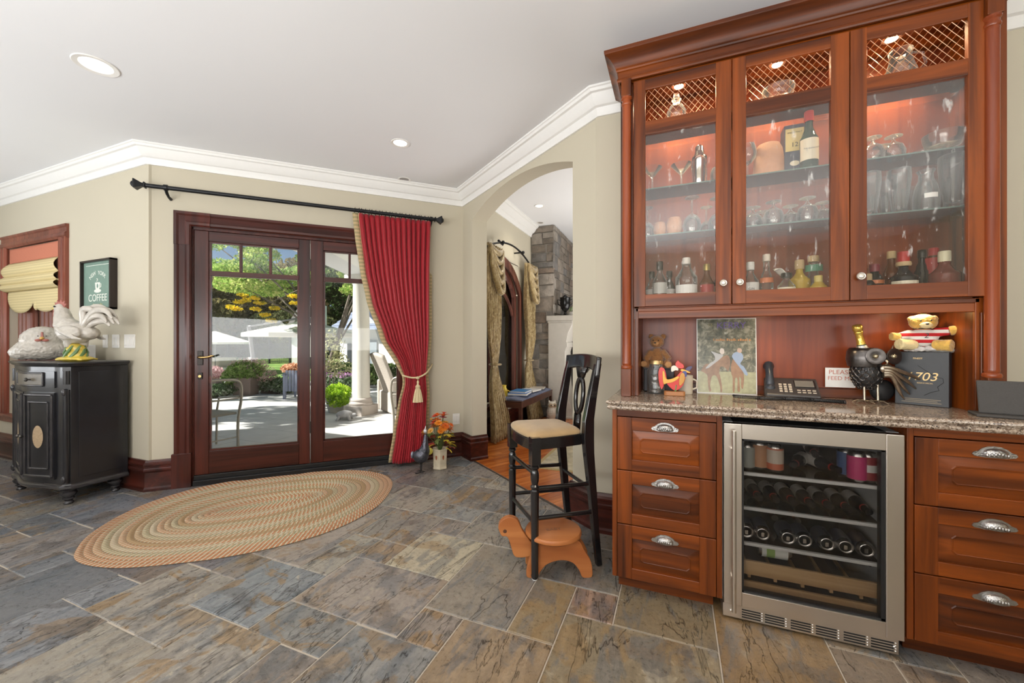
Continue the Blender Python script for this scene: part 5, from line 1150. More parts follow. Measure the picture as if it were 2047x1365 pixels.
for z0, z1, w0, w1 in ((.70, .80, .030, .028), (1.01, 1.07, .030, .060)): b.add([(-w0, .352+.1*(z0-.9), z0), (w0, .352+.1*(z0-.9), z0), (w1, .352+.1*(z1-.9), z1), (-w1, .352+.1*(z1-.9), z1)], [(0, 1, 2, 3)])
o = b.obj('splat', m_ebony, t, 60); q = o.modifiers.new('th', 'SOLIDIFY'); q.thickness = .016; q.offset = 0
# ---------------------------------------------------------------- small wooden animal step stool
scx, scy = fl_c = (lambda r, d: (r[0]*d, r[1]*d))(ray(1106, 0), 2.14)
t = thing('animal_stool', 'low orange-brown wooden child step stool shaped like an animal, under the bar stool', 'stool', (scx, scy, 0), YAW)
m_pine = wood('orange_pine', (.36, .11, .03), (.56, .22, .07), 'X', rough=.4, grain=10)
MB().lathe([(.001, .195), (.140, .195), (.149, .202), (.150, .212), (.144, .222), (.135, .225), (.001, .225)], 40).obj('seat', m_pine, t, 40)
def outl(P, y0, y1, nm, m=m_pine, hole=None):
    n_ = 5; sm = []
    for i in range(len(P)):
        a, b_, c, d = (Vector(P[(i+k-1) % len(P)]) for k in range(4))
        for q in range(n_): f = q/n_; sm.append(.5*((2*b_)+(c-a)*f+(2*a-5*b_+4*c-d)*f*f+(3*b_-a-3*c+d)*f**3))
    return MB().prism([(p.x, p.y) for p in sm], -y1, -y0, R(90, 'X')).obj(nm, m, t, 30, .003)
outl([(-.293, .236), (-.275, .270), (-.234, .288), (-.190, .270), (-.165, .215), (-.126, .165), (-.105, .125), (-.121, .085), (-.166, .074), (-.208, .082), (-.228, .138), (-.246, .182), (-.276, .190)], -.018, .018, 'head'); MB().lathe([(.001, 0), (.010, 0), (.010, .001), (.001, .001)], 16, T(-.258, -.0182, .214) @ R(90, 'X')).obj('eye', colm('dark_hole_shade', (.10, .04, .02)), t, 0)  # eye is a dark disc painting the shade inside a small hole
MB().box((-.12, -.02, .165), (.12, .02, .197)).obj('beam', m_pine, t, 0, .003)
arch = [(-.085, .197), (.085, .197), (.13, .185), (.155, .14), (.185, .09), (.195, .04), (.19, .004), (.145, .002), (.125, .04), (.095, .075), (.05, .09), (0, .085), (-.045, .065), (-.075, .03), (-.09, .002), (-.14, .002), (-.145, .04), (-.125, .11), (-.115, .17)]
outl(arch, -.075, -.045, 'side_board'); outl(arch, .045, .075, 'side_board')
text_obj('BABY', .034, T(.0, -.02, .2254) @ Matrix.Rotation(.2, 4, 'Z'), colm('burnt_mark', (.22, .09, .04)), t)
# ================================================================ ON THE COUNTER
ZC = .9405
def pat(u, v, z=ZC): r = ray(u, v); d = (z-1.22)/r[2]; return (r[0]*d, r[1]*d)
m_fur = flat('brown_plush', (.30, .13, .04), .95, 0, var=.5, scale=120, bump=1.0, Sheen_Weight=.6); m_furl = flat('tan_plush', (.46, .24, .10), .95, 0, var=.3, scale=120, bump=.8)
tin = thing('storage_tin', 'dark tin box under the seated brown teddy bear', 'tin', (-.105, 2.405, ZC))
MB().box((-.06, -.035, 0), (.10, .035, .135)).obj('body', flat('dark_tin', (.03, .028, .03), .4, .4), tin, 0, .004); MB().box((-.062, -.037, .122), (.102, .037, .138)).obj('lid', MATS['dark_tin'], tin, 0, .003)
t = thing('teddy_bear', 'brown teddy bear sitting behind the coin jar at the left end of the niche', 'teddy bear', (-.095, 2.395, ZC+.138), math.radians(-8))
o = blobs([((0, 0, .055), (.042, .034, .055)), capsule((-.030, -.01, .085), (-.058, -.035, .035), .020, .017), capsule((.030, -.01, .085), (.070, -.040, .045), .020, .016), capsule((-.025, -.02, .018), (-.060, -.045, .012), .022, .020), capsule((.025, -.02, .018), (.075, -.045, .015), .022, .020)]).obj('body', m_fur, t, 60); remesh(o, .0035, 3, .004, .004)
o = blobs([((0, -.008, .140), (.040, .034, .036)), ((-.033, 0, .170), (.015, .008, .015)), ((.033, 0, .170), (.015, .008, .015))]).obj('head', m_fur, t, 60); remesh(o, .003, 3, .004, .004)
MB().ball((0, -.042, .130), (.019, .016, .014), 14, 9).obj('muzzle', m_furl, t, 60); MB().ball((0, -.058, .134), (.006, .004, .004), 10, 6).obj('nose', m_black, t, 60)
for sx in (-1, 1): MB().ball((sx*.014, -.039, .148), .0035, 10, 6).obj('eye', m_black, t, 60); MB().ball((sx*.068 if sx > 0 else -.060, -.064 if sx > 0 else -.062, .016), (.018, .006, .018), 12, 8).obj('paw_pad', m_furl, t, 60)
jx, jy = -.098, 2.300; t = thing('coin_jar', 'glass jar of coins with a metal lid in front of the teddy bear', 'jar', (jx, jy, ZC))
MB().lathe([(.001, 0), (.040, 0), (.044, .006), (.044, .125), (.034, .142), (.032, .162), (.0305, .162), (.0325, .141), (.0425, .124), (.0425, .008), (.001, .006)], 28).obj('glass', m_clear, t, 40)
MB().lathe([(.001, .158), (.036, .158), (.036, .174), (.033, .178), (.001, .178)], 28).obj('lid', flat('brass_lid', (.60, .42, .20), .35, .8), t, 40)
b = MB(); cr_ = random.Random(4)
for k in range(260):
    a = cr_.uniform(0, 2*PI); r_ = .033*math.sqrt(cr_.random()); b.lathe([(.001, 0), (.0085, 0), (.0085, .0014), (.001, .0014)], 10, T(r_*math.cos(a), r_*math.sin(a), .010+.085*cr_.random()) @ Matrix.Rotation(cr_.uniform(0, PI), 4, 'Z') @ R(cr_.uniform(0, 90), 'X'))
b.obj('coins', flat('mixed_coins', (.50, .46, .42), .3, .9, var=.4, scale=80), t, 30)['kind'] = 'stuff'
# painted wooden rooster figure
t = thing('painted_rooster', 'painted red and yellow wooden rooster figure on a wooden block', 'figurine', (.000, 2.245, ZC), math.radians(2))
def cut(P, y0, y1, nm, m, smoothit=True):
    sm = []
    if smoothit:
        for i in range(len(P)):
            a, b_, c, d = (Vector(P[(i+k-1) % len(P)]) for k in range(4))
            for q in range(4): f = q/4; sm.append(.5*((2*b_)+(c-a)*f+(2*a-5*b_+4*c-d)*f*f+(3*b_-a-3*c+d)*f**3))
    else: sm = [Vector(p) for p in P]
    return MB().prism([(p.x, p.y) for p in sm], -y1, -y0, R(90, 'X')).obj(nm, m, t, 30, .001)
MB().prism([(-.055, -.02), (-.045, -.026), (.038, -.026), (.046, -.02), (.046, .02), (-.055, .02)], 0, .022).obj('block', wood('oak_block', (.30, .11, .03), (.50, .22, .08), 'X'), t, 0, .002)
redp = colm('toy_red', (.60, .03, .02), .3); yelp = colm('toy_yellow', (.75, .40, .05), .3); grnp = colm('toy_green', (.04, .22, .05), .3)
cut([(-.020, .070), (-.040, .078), (-.046, .115), (-.056, .140), (-.075, .142), (-.083, .110), (-.078, .055), (-.066, .030), (-.056, .050), (-.052, .075), (-.030, .045), (.0, .025), (.030, .045), (.045, .080), (.050, .120), (.040, .135), (.022, .120), (.005, .098)], -.006, .006, 'body', redp)
cut([(-.058, .060), (-.062, .120), (-.054, .122), (-.044, .085), (-.018, .086), (.012, .100), (.016, .090), (-.010, .070), (-.040, .062)], -.0095, -.006, 'plumage', yelp)
cut([(.020, .050), (.042, .075), (.044, .110), (.028, .118), (.018, .085)], -.0095, -.006, 'breast', colm('toy_ochre', (.55, .25, .03), .3))
cut([(.000, .130), (-.018, .122), (-.020, .145), (-.008, .155), (.010, .148), (.014, .130)], -.006, .006, 'wing', colm('toy_white', (.75, .72, .62), .4))
cut([(.006, .148), (.000, .165), (.012, .182), (.022, .172), (.038, .160), (.040, .144), (.022, .140)], -.007, .007, 'comb', redp)
cut([(.026, .128), (.066, .118), (.068, .124), (.034, .138)], -.008, .004, 'beak', yelp); cut([(.034, .108), (.046, .098), (.054, .104), (.052, .126), (.036, .126)], -.009, -.005, 'collar', colm('toy_navy', (.03, .04, .20), .3))
cut([(.045, .130), (.060, .150), (.080, .152), (.075, .138), (.064, .126)], -.002, .004, 'feather', colm('toy_violet', (.05, .04, .12), .3))
MB().tube([(.0, 0, .02), (.004, 0, .055)], .007, 8).obj('stand', grnp, t, 60)
mg = thing('cream_mug', 'cream mug with a thin leaf sketch behind the wooden rooster', 'mug', (.050, 2.335, ZC))
MB().lathe([(.001, 0), (.034, 0), (.036, .004), (.037, .10), (.0345, .10), (.0335, .006), (.001, .006)], 26).obj('cup', flat('cream_stoneware', (.60, .54, .44), .4), mg, 40); MB().tube([(.036, 0, .08), (.056, 0, .07), (.056, 0, .035), (.036, 0, .025)], .005, 8).obj('handle', MATS['cream_stoneware'], mg, 60)
# photo sheet
t = thing('photo_print', 'large laminated photo of two riders on horses lettered KERRY, leaning in the niche', 'photo', (.252, 2.410, ZC), 0); t.rotation_euler = (math.radians(-3.5), 0, math.radians(1.5))
PWd, PH = .139, .405
MB().box((-PWd-.004, 0, 0), (PWd+.004, .004, PH)).obj('sheet', colm('white_sheet', (.78, .78, .76), .25), t, 0)
m_ph = NT('printed_woods'); v = m_ph.coord(); n1 = m_ph.noise(v, 26, 7, .75, .5); n3 = m_ph.noise(v, 9, 4, .6)
m_ph = m_ph.bsdf(m_ph.mix(n3, m_ph.ramp(n1, [(.40, (.015, .012, .008)), (.5, (.10, .085, .045)), (.60, (.42, .38, .28))]), m_ph.ramp(n1, [(.35, (.07, .09, .05)), (.6, (.22, .22, .16))])), .25)
m_gr = flat('printed_meadow', (.36, .35, .20), .25, 0, var=.4, scale=50); m_bay = flat('printed_bay_horse', (.26, .15, .085), .25, 0, var=.5, scale=40)
MB().box((-PWd, -.0006, .004), (PWd, 0, PH-.004)).obj('printed_background', m_ph, t, 0); MB().box((-PWd, -.0012, .004), (PWd, -.0006, .118)).obj('printed_meadow', m_gr, t, 0)
def flatp(P, y, nm, m):
    sm = []
    for i in range(len(P)):
        a, b_, c, d = (Vector(P[(i+k-1) % len(P)]) for k in range(4))
        for q in range(4): f = q/4; sm.append(.5*((2*b_)+(c-a)*f+(2*a-5*b_+4*c-d)*f*f+(3*b_-a-3*c+d)*f**3))
    return MB().prism([((p.x-.5)*2*PWd, p.y*PH) for p in sm], -y, -y+.0004, R(90, 'X')).obj(nm, m, t, 0)
flatp([(.06,.30),(.13,.38),(.22,.40),(.40,.47),(.52,.51),(.57,.44),(.55,.33),(.53,.30),(.47,.35),(.40,.35),(.38,.27),(.40,.22),(.43,.05),(.40,.02),(.39,.10),(.33,.23),(.25,.22),(.22,.10),(.24,.04),(.20,.03),(.18,.15),(.17,.24),(.10,.28)], -.0024, 'printed_horse', m_bay)
flatp([(.58,.34),(.60,.43),(.64,.47),(.69,.42),(.72,.36),(.78,.30),(.80,.22),(.78,.08),(.75,.10),(.75,.20),(.72,.22),(.73,.05),(.69,.05),(.69,.20),(.65,.20),(.64,.04),(.61,.04),(.61,.21),(.59,.26)], -.0026, 'printed_horse', flat('printed_chestnut', (.30, .16, .08), .25, 0, var=.5, scale=40))
flatp([(.60,.50),(.66,.55),(.76,.54),(.79,.47),(.74,.40),(.80,.36),(.86,.27),(.83,.25),(.76,.32),(.68,.40),(.64,.44)], -.0030, 'printed_rider', colm('print_blue', (.28, .36, .50), .25)); flatp([(.69,.56),(.70,.60),(.75,.60),(.77,.57),(.74,.54)], -.0032, 'printed_rider', colm('print_skin', (.50, .36, .28), .25))
flatp([(.30,.50),(.24,.56),(.36,.53),(.45,.51),(.40,.46),(.30,.40),(.20,.34),(.14,.33),(.22,.40),(.30,.44)], -.0030, 'printed_rider', colm('print_grey', (.42, .42, .42), .25)); flatp([(.39,.55),(.41,.60),(.46,.59),(.47,.54),(.43,.52)], -.0032, 'printed_rider', colm('print_pale', (.62, .56, .50), .25))
text_obj('KERRY', .047, T(.025, -.0036, PH-.040) @ R(90, 'X'), colm('violet_ink', (.12, .07, .25), .3), t); text_obj('15', .026, T(-.075, -.0036, PH-.038) @ R(90, 'X'), colm('olive_ink', (.22, .18, .05), .3), t); text_obj('43', .017, T(.0, -.0036, PH-.080) @ R(90, 'X'), colm('cream_print', (.6, .58, .5), .3), t)
oi_ = colm('orange_ink', (.45, .20, .05), .3)
for k in range(17): MB().box((-.060+.0105*k, -.0034, PH-.122), (-.060+.0105*k+(.008 if k % 5 else .004), -.0030, PH-.122+.009+.004*(k % 3 == 0))).obj('worn_letter', oi_, t, 0)
# desk phone
t = thing('desk_phone', 'dark grey desk phone with handset and display on the granite counter', 'telephone', (.525, 2.360, ZC), math.radians(-6))
m_ph1 = flat('phone_charcoal', (.055, .050, .048), .38)
b = MB(); b.add([(-.105, -.075, 0), (.115, -.075, 0), (.115, .055, 0), (-.105, .055, 0), (-.105, -.075, .022), (.115, -.075, .022), (.115, .055, .095), (-.105, .055, .095)], [(0, 3, 2, 1), (4, 5, 6, 7), (0, 1, 5, 4), (1, 2, 6, 5), (2, 3, 7, 6), (3, 0, 4, 7)]); b.obj('base', m_ph1, t, 0, .006)
sl = math.atan2(.073, .13); SL = T(0, -.075, .022) @ Matrix.Rotation(sl, 4, 'X')
for i in range(3):
    for j in range(4): MB().box((-.046+i*.020, .022+j*.019, 0), (-.033+i*.020, .034+j*.019, .0035), SL).obj('key', colm('phone_key', (.55, .48, .38), .4), t, 0, .001)
MB().box((.022, .070, -.001), (.098, .122, .004), SL).obj('display', flat('lcd_grey', (.20, .19, .165), .2), t, 0, .001); MB().box((.018, .064, -.002), (.104, .128, .002), SL).obj('display_bezel', m_black, t, 0, .001)
for i in range(4):
    for j in range(2): MB().box((.026+i*.020, .020+j*.018, 0), (.040+i*.020, .027+j*.018, .003), SL).obj('key', MATS['phone_key'], t, 0, .001)
hs = MB().tube([(-.083, .012, .040), (-.083, .020, .075), (-.083, .046, .120), (-.083, .058, .150), (-.083, .050, .172)][0:1]+[(-.083, -.005, .075), (-.083, .020, .118), (-.083, .050, .150), (-.083, .066, .158)], [.023, .020, .017, .020, .022], 12)
hs.ball((-.083, -.018, .045), (.025, .022, .022), 14, 9).ball((-.083, .066, .150), (.025, .020, .024), 14, 9)
o = hs.obj('handset', flat('phone_handset', (.035, .040, .050), .30), t, 60)
b = MB(); P = []
x0_, x1_ = .262, .700
for k in range(1700):
    f = k/1699; px = x0_+(x1_-x0_)*f; py = 2.235-.020*math.sin(f*7)-.02*f; a = 2*PI*k/17; P.append((px, py+.0075*math.cos(a), ZC+.0105+.0075*math.sin(a)))
tag(MB().tube(P, .0019, 4).obj('phone_cord', m_black, None, 60), 'coiled black telephone cord lying along the counter in front of the phone', 'cord')
t = thing('wall_card', 'small white card with red lettering on the niche back behind the metal owl', 'card', (.765, YB-.017, 1.04))
MB().box((-.060, -.0015, -.048), (.060, .0015, .048)).obj('paper', white, t, 0)
rk = colm('faded_red_ink', (.55, .20, .15), .6); text_obj('PLEASE', .030, T(0, -.0018, .026) @ R(90, 'X'), rk, t); text_obj('FEED ME', .027, T(0, -.0018, -.004) @ R(90, 'X'), rk, t)
t.location = (.752, YB-.017, 1.042)
# metal owl holding a champagne bottle
ox, oy = .815, 2.325; t = thing('metal_owl', 'dark metal owl bottle holder with big eyes and silver wings', 'figurine', (ox, oy, ZC), math.radians(12))
m_owl = flat('gunmetal', (.11, .10, .095), .30, .9, var=.5, scale=50); m_sil = flat('tarnished_silver', (.42, .36, .28), .28, .95, var=.5, scale=40)
b = MB()
def owlr(z): q = (z-.135)/.078; return .060*math.sqrt(max(.05, 1-q*q))
for k in range(9):
    z = .070+k*.0145; r_ = owlr(z); n_ = 15
    for j in range(n_):
        a = 2*PI*(j+.5*(k % 2))/n_; n3_ = Vector((math.cos(a), math.sin(a), (z-.135)*6)).normalized(); c0_ = Vector((r_*math.cos(a), r_*math.sin(a)*.9, z)); u1 = n3_.cross(Vector((0, 0, 1))).normalized(); u2 = n3_.cross(u1)
        b.tube([tuple(c0_+.0105*(u1*math.cos(q)+u2*math.sin(q))) for q in [2*PI*i/8 for i in range(9)]], .0022, 4, cap=False)
bd = b.obj('ring_mesh_body', m_owl, t, 60); bd['kind'] = 'stuff'
MB().lathe([(.001, .062), (.03, .066), (.052, .10), (.056, .135), (.050, .17), (.030, .20), (.001, .205)], 24).obj('core', flat('black_iron_core', (.015, .015, .016), .5), t, 60)
MB().lathe([(.058, .165), (.064, .20), (.060, .235), (.050, .250), (.046, .250), (.055, .234), (.058, .20), (.052, .168)], 28, T(-.012, 0, .0)).obj('collar', m_owl, t, 60)
for sx in (-1, 1):
    e = thing_part('eye', t); M_ = T(.026+sx*.033, -.068, .214) @ R(90, 'X') @ R(sx*14, 'Y')
    MB().lathe([(.012, -.004), (.031, .0), (.036, .010), (.034, .011), (.014, .004)], 22, M_).obj('eye_ring', m_owl, e, 60); MB().ball((0, 0, .010), .0105, 14, 9, None) if False else MB().lathe([(.001, .016), (.006, .0155), (.0095, .011), (.0105, .005), (.001, .003)], 18, M_).obj('eyeball', flat('glass_eye', (.45, .38, .25), .08, .8), e, 60)
MB().tube([(.058, -.06, .235), (.068, -.06, .262)], [.005, .001], 6).obj('ear', m_sil, t, 60); MB().tube([(0.0, -.06, .235), (-.004, -.06, .250)], [.005, .001], 6).obj('ear', m_sil, t, 60)
MB().tube([(.026, -.076, .200), (.027, -.090, .188), (.027, -.086, .176)], [.006, .005, .001], 8).obj('beak', m_sil, t, 60)
for k, (dz, L_) in enumerate(((0, .165), (-.014, .130), (-.026, .105), (-.036, .085))):
    P = [(.030, -.060, .165+dz), (.060, -.066, .160+dz), (.030+L_*.7, -.064, .125+dz-.01*k), (.030+L_, -.055, .095+dz-.012*k)]
    MB().tube(smooth(P, 5), [.010*(1-(i/15)**2)+.0015 for i in range(16)], 8, sx=1.0).obj('wing_feather', m_sil, t, 60)
MB().ball((.042, -.060, .158), (.026, .010, .022), 14, 9).obj('shoulder', m_sil, t, 60)
MB().ball((.075, .02, .055), (.05, .03, .05), 14, 9).obj('tail', MATS['black_iron_core'], t, 60)
for lx, ly in ((-.022, -.022), (.028, -.028)):
    b = MB().tube([(lx, ly, .085), (lx, ly-.002, .012)], .0055, 8)
    for a in (150, 200, 250, 300): b.tube([(lx, ly, .010), (lx+.022*math.cos(math.radians(a)), ly+.022*math.sin(math.radians(a)), .012), (lx+.042*math.cos(math.radians(a)), ly+.042*math.sin(math.radians(a)), .002)], [.004, .0035, .0015], 6)
    b.obj('foot', m_sil, t, 60)
cbm = T(ox-.005, oy, ZC+.19) @ R(12, 'Z') @ R(-9, 'Y') @ R(-4, 'X')
t = thing('champagne_bottle', 'champagne bottle with gold foil neck leaning out of the metal owl', 'bottle'); t.matrix_world = cbm
MB().lathe([(.001, -.005), (.036, -.005), (.037, .0), (.034, .03), (.020, .065), (.0155, .08)], 24).obj('body', flat('champagne_glass', (.10, .11, .07), .08, coat=.5), t, 40)
MB().lathe([(.0350, .020), (.0225, .060), (.0195, .070)], 24).obj('silver_foil', flat('silver_foil', (.62, .63, .60), .3, .8, bump=.4, scale=50), t, 40)
MB().lathe([(.0175, .076), (.0150, .095), (.0145, .125), (.0175, .130), (.0175, .135), (.0155, .139), (.0195, .144), (.0200, .162), (.015, .170), (.001, .172)], 24).obj('gold_foil', flat('gold_foil', (.80, .55, .12), .25, .8, bump=.6, scale=60), t, 40)
# whisky box with a bear
bx = thing('boxed_bottle', 'dark slate presentation box with gold numerals 1703, under the yellow teddy bear', 'box', (1.020, 2.335, ZC), math.radians(-33))
m_bxm = flat('slate_grey_card', (.045, .048, .052), .45); MB().box((-.084, -.048, 0), (.084, .048, .234)).obj('carton', m_bxm, bx, 0, .002)
gold = flat('gold_print', (.70, .50, .22), .35, .3)
text_obj('1703', .050, T(0, -.0486, .125) @ R(90, 'X'), gold, bx, shear=.25); text_obj('RESERVE SPECIAL', .0065, T(.012, -.0486, .098) @ R(90, 'X'), gold, bx); text_obj('FINEST', .010, T(-.01, -.0486, .205) @ R(90, 'X'), gold, bx)
for k, w_ in enumerate((.060, .050, .062)): MB().box((-w_, -.0484, .026-.007*k), (w_, -.0481, .029-.007*k)).obj('small_print', flat('dull_gold_print', (.25, .20, .13), .5), bx, 0)
cpth = [(-.01, .175), (.012, .155), (.03, .14), (.04, .13), (.066, .122), (.068, .105), (.05, .085), (.055, .07), (.03, .06), (.01, .045)]
MB().tube([(x, -.0482, z) for x, z in cpth], .0009, 5).obj('crack_line', m_black, bx, 60)
cu_ = blobs([((-.03, 0, .006), (.045, .035, .012)), ((.02, -.01, .008), (.05, .038, .014)), ((.055, -.02, .004), (.032, .035, .014))]).obj('feather_cushion', flat('grey_white_feathers', (.66, .62, .58), .95, 0, var=.35, scale=60, bump=1.0), None, 60, loc=(1.020, 2.325, ZC+.238)); remesh(cu_, .004, 1, .016, .008)
cu_.location.z = ZC+.240; tag(cu_, 'tuft of grey and white feathers lying on the 1703 box beneath the bear', 'feathers', None, None)
t = thing('teddy_bear', 'yellow teddy bear in a red and white striped sweater sitting on the dark box', 'teddy bear', (1.010, 2.320, ZC+.252), math.radians(-8))
m_yf = flat('golden_plush', (.74, .46, .10), .95, 0, var=.35, scale=100, bump=1.0, Sheen_Weight=.5); m_cf = flat('cream_plush', (.80, .66, .36), .95, 0, var=.2, scale=100, bump=.8)
def stripe_mat():
    m = NT('striped_sweater'); v = m.coord(); w_ = m.n('ShaderNodeTexWave', {'Vector': v, 'Scale': 11.0, 'Distortion': .3}, wave_type='BANDS', bands_direction='Z').outputs[0]
    n_ = m.noise(v, 160, 2); return m.bsdf(m.ramp(w_, [(.45, (.55, .02, .025)), (.55, (.80, .76, .70))]), .95, 0, m.bump(n_, .6, .003))
m_str = stripe_mat()
o = blobs([((0, 0, .045), (.052, .040, .042)), capsule((-.038, -.005, .062), (-.082, -.025, .048), .021, .017), capsule((.038, -.005, .066), (.078, -.020, .072), .021, .018)]).obj('sweater', m_str, t, 60); remesh(o, .0035, 2, .002, .004)
o = blobs([((0, -.005, .112), (.048, .038, .036)), ((-.036, 0, .128), (.015, .010, .013)), ((.036, 0, .128), (.015, .010, .013))]).obj('head', m_yf, t, 60); remesh(o, .0035, 2, .005, .004)
MB().ball((0, -.042, .098), (.022, .014, .014), 14, 9).obj('muzzle', m_cf, t, 60); MB().ball((0, -.055, .103), (.006, .004, .004), 10, 6).obj('nose', m_black, t, 60)
for sx in (-1, 1): MB().ball((sx*.016, -.040, .118), .0035, 10, 6).obj('eye', m_black, t, 60)
for P, r_ in ((((-.082, -.025, .048), (-.112, -.035, .050)), .018), (((.078, -.020, .072), (.112, -.030, .080)), .021)):
    o = blobs([capsule(P[0], P[1], r_*.95, r_)]).obj('paw', m_yf, t, 60); remesh(o, .0035, 2, .004, .004)
for P, r_ in ((((-.03, -.015, .012), (-.090, -.045, .016)), .025), (((.03, -.02, .012), (.075, -.055, .010)), .026)):
    o = blobs([capsule(P[0], P[1], r_*.9, r_)]).obj('leg', m_cf if r_ < .0255 else m_yf, t, 60); remesh(o, .0035, 2, .004, .004)
text_obj('2', .030, T(.0, -.0425, .052) @ R(90, 'X'), m_black, t, shear=.2); MB().lathe([(.030, .082), (.032, .088), (.030, .092)], 20).obj('collar', m_black, t, 60)
# tablet on stand
t = thing('tablet_stand', 'dark grey tablet in a case standing at the right end of the counter', 'tablet', (1.128, 2.068, ZC), math.radians(-14))
m_tb = flat('charcoal_fabric_case', (.060, .056, .052), .75, 0, bump=.5, scale=220)
MB().box((-.078, -.055, 0), (.084, .055, .010)).obj('base', m_tb, t, 0, .004); MB().box((-.064, -.005, 0), (.064, .005, .125), T(0, -.015, .010) @ R(-14, 'X')).obj('panel', m_tb, t, 0, .004)
MB().tube([(.068, .02, .012), (.080, .03, .035), (.078, .045, .05), (.086, .06, .012)], .004, 8).obj('cable', colm('cream_cable', (.5, .42, .3)), t, 60)

# ---------------------------------------------------------------- recessed ceiling lights
def downlight(label, x, y, z, on, group='recessed ceiling lights', r=.072, power=9, tint=(1, .9, .75)):
    t = thing('downlight', label, 'ceiling light', (x, y, z), 0, group)
    MB().lathe([(r*.72, -.0004), (r, -.0004), (r*1.02, -.003), (r*.98, -.006), (r*.74, -.003), (r*.70, .01)], 32).obj('trim_ring', flat('white_trim_ring', (.82, .80, .76), .4, var=.02), t, 40)
    if on:
        MB().lathe([(.001, -.0010), (r*.72, -.0010), (r*.72, -.0004), (.001, -.0004)], 28).obj('lens', emit('lamp_lens', (1, .95, .84), 3.2), t, 0)
        ld = bpy.data.lights.new('downlight', 'SPOT'); ld.energy = power; ld.color = tint; ld.spot_size = math.radians(120); ld.spot_blend = .8; ld.shadow_soft_size = .06
        lo = bpy.data.objects.new('downlight', ld); col.objects.link(lo); lo.location = (0, 0, -.03); lo.parent = t
    else: MB().lathe([(.001, -.0015), (r*.3, -.0012), (r*.72, -.0008), (r*.72, -.0004), (.001, -.0004)], 28).obj('eyeball', colm('grey_socket', (.30, .28, .26)), t, 30)
downlight('large lit recessed light at upper left over the rug', -3.088, 1.228, CEIL, True, r=.10, power=14)
downlight('lit recessed light in the middle of the ceiling in front of the patio door', -2.039, 2.628, CEIL, True)
downlight('lit recessed light in the ceiling just in front of the bar cabinets', .15, 1.05, CEIL, True, power=32, tint=(1, .80, .58))
downlight('small unlit eyeball fitting on the ceiling close to the crown above the curtain', -2.463, 3.235, CEIL, False, r=.062)
downlight('lit recessed light seen through the arch, over the hearth room', -1.766, 5.337, CEIL2, True, power=22)
downlight('small unlit fitting in the hearth room ceiling near the stone chimney', -2.00, 6.10, CEIL2, False, r=.06)

# ================================================================ HEARTH ROOM
WZ = bpy.data.objects.new('window_2', None); col.objects.link(WZ); struct(WZ); WZ.location = (W2X, 5.0, 0)
m_w2 = wood('hearth_window_wood', (.055, .018, .012), (.17, .06, .042), 'Z', rough=.3)
def archpts(h, z0, zs, za, n=20):
    rise_ = za-zs; R_ = (h*h+rise_*rise_)/(2*rise_); P = [(-h, z0)]
    a_ = math.asin(h/R_)
    for k in range(n+1): q = -a_+2*a_*k/n; P.append((R_*math.sin(q), za-R_+R_*math.cos(q)))
    return P+[(h, z0)]
def archframe(h, w_, z0, zs, za, x0, x1, nm, m):
    A_ = archpts(h, z0, zs, za); B_ = archpts(h+w_, z0, zs+w_*.3, za+w_)
    vs = []
    for (a, b_) in ((A_, x0), (B_, x0), (B_, x1), (A_, x1)): vs += [(b_, p[0], p[1]) for p in a]
    n_ = len(A_); fs = []
    for q in range(4):
        for k in range(n_-1): fs.append((q*n_+k, q*n_+k+1, ((q+1) % 4)*n_+k+1, ((q+1) % 4)*n_+k))
    return MB().add(vs, fs).obj(nm, m, WZ, 30)
archframe(.66, .11, .42, 1.92, 2.29, -.002, .030, 'casing', m_w2); archframe(.64, .05, .42, 1.90, 2.26, .030, .045, 'casing', m_w2); archframe(.585, .09, .42, 1.88, 2.22, -.07, -.02, 'frame', m_w2)
# wall above the arch of the opening (fills the square hole corners)
A_ = archpts(.68, 1.95, 1.95, 2.31)
b = MB(); vs = []
for p in A_[1:-1]: vs += [(0, p[0], p[1]), (0, p[0], 2.37), (-.17, p[0], p[1]), (-.17, p[0], 2.37)]
n_ = len(A_)-2; fs = []
for k in range(n_-1): q = 4*k; fs += [(q, q+4, q+5, q+1), (q+2, q+3, q+7, q+6), (q, q+2, q+6, q+4)]
b.add(vs, fs).obj('spandrel', m_wall, WZ, 30)
MB().box((-.065, -.24, .42), (-.025, -.14, 2.05)).obj('mullion', m_w2, WZ, 0)
archframe(.55, .03, 1.60, 1.62, 1.94, -.06, -.035, 'muntin', m_w2)
MB().prism([( -.052, -.585), (-.048, -.585), (-.048, .585), (-.052, .585)], .42, 2.1).obj('glass_pane', thin_glass('door_glass'), WZ, 0)
MB().box((-.02, -.80, .36), (.10, .80, .42)).obj('window_sill', m_w2, WZ, 0, .006)
m_gold = NT('bronze_damask'); v = m_gold.coord((1, 1, .5)); n1 = m_gold.noise(v, 24, 6, .7, 1.5)
m_gold = m_gold.bsdf(m_gold.ramp(n1, [(.35, (.16, .10, .035)), (.52, (.36, .26, .11)), (.68, (.58, .47, .27))]), .38, .15, m_gold.bump(n1, .3, .004), Sheen_Weight=.4)
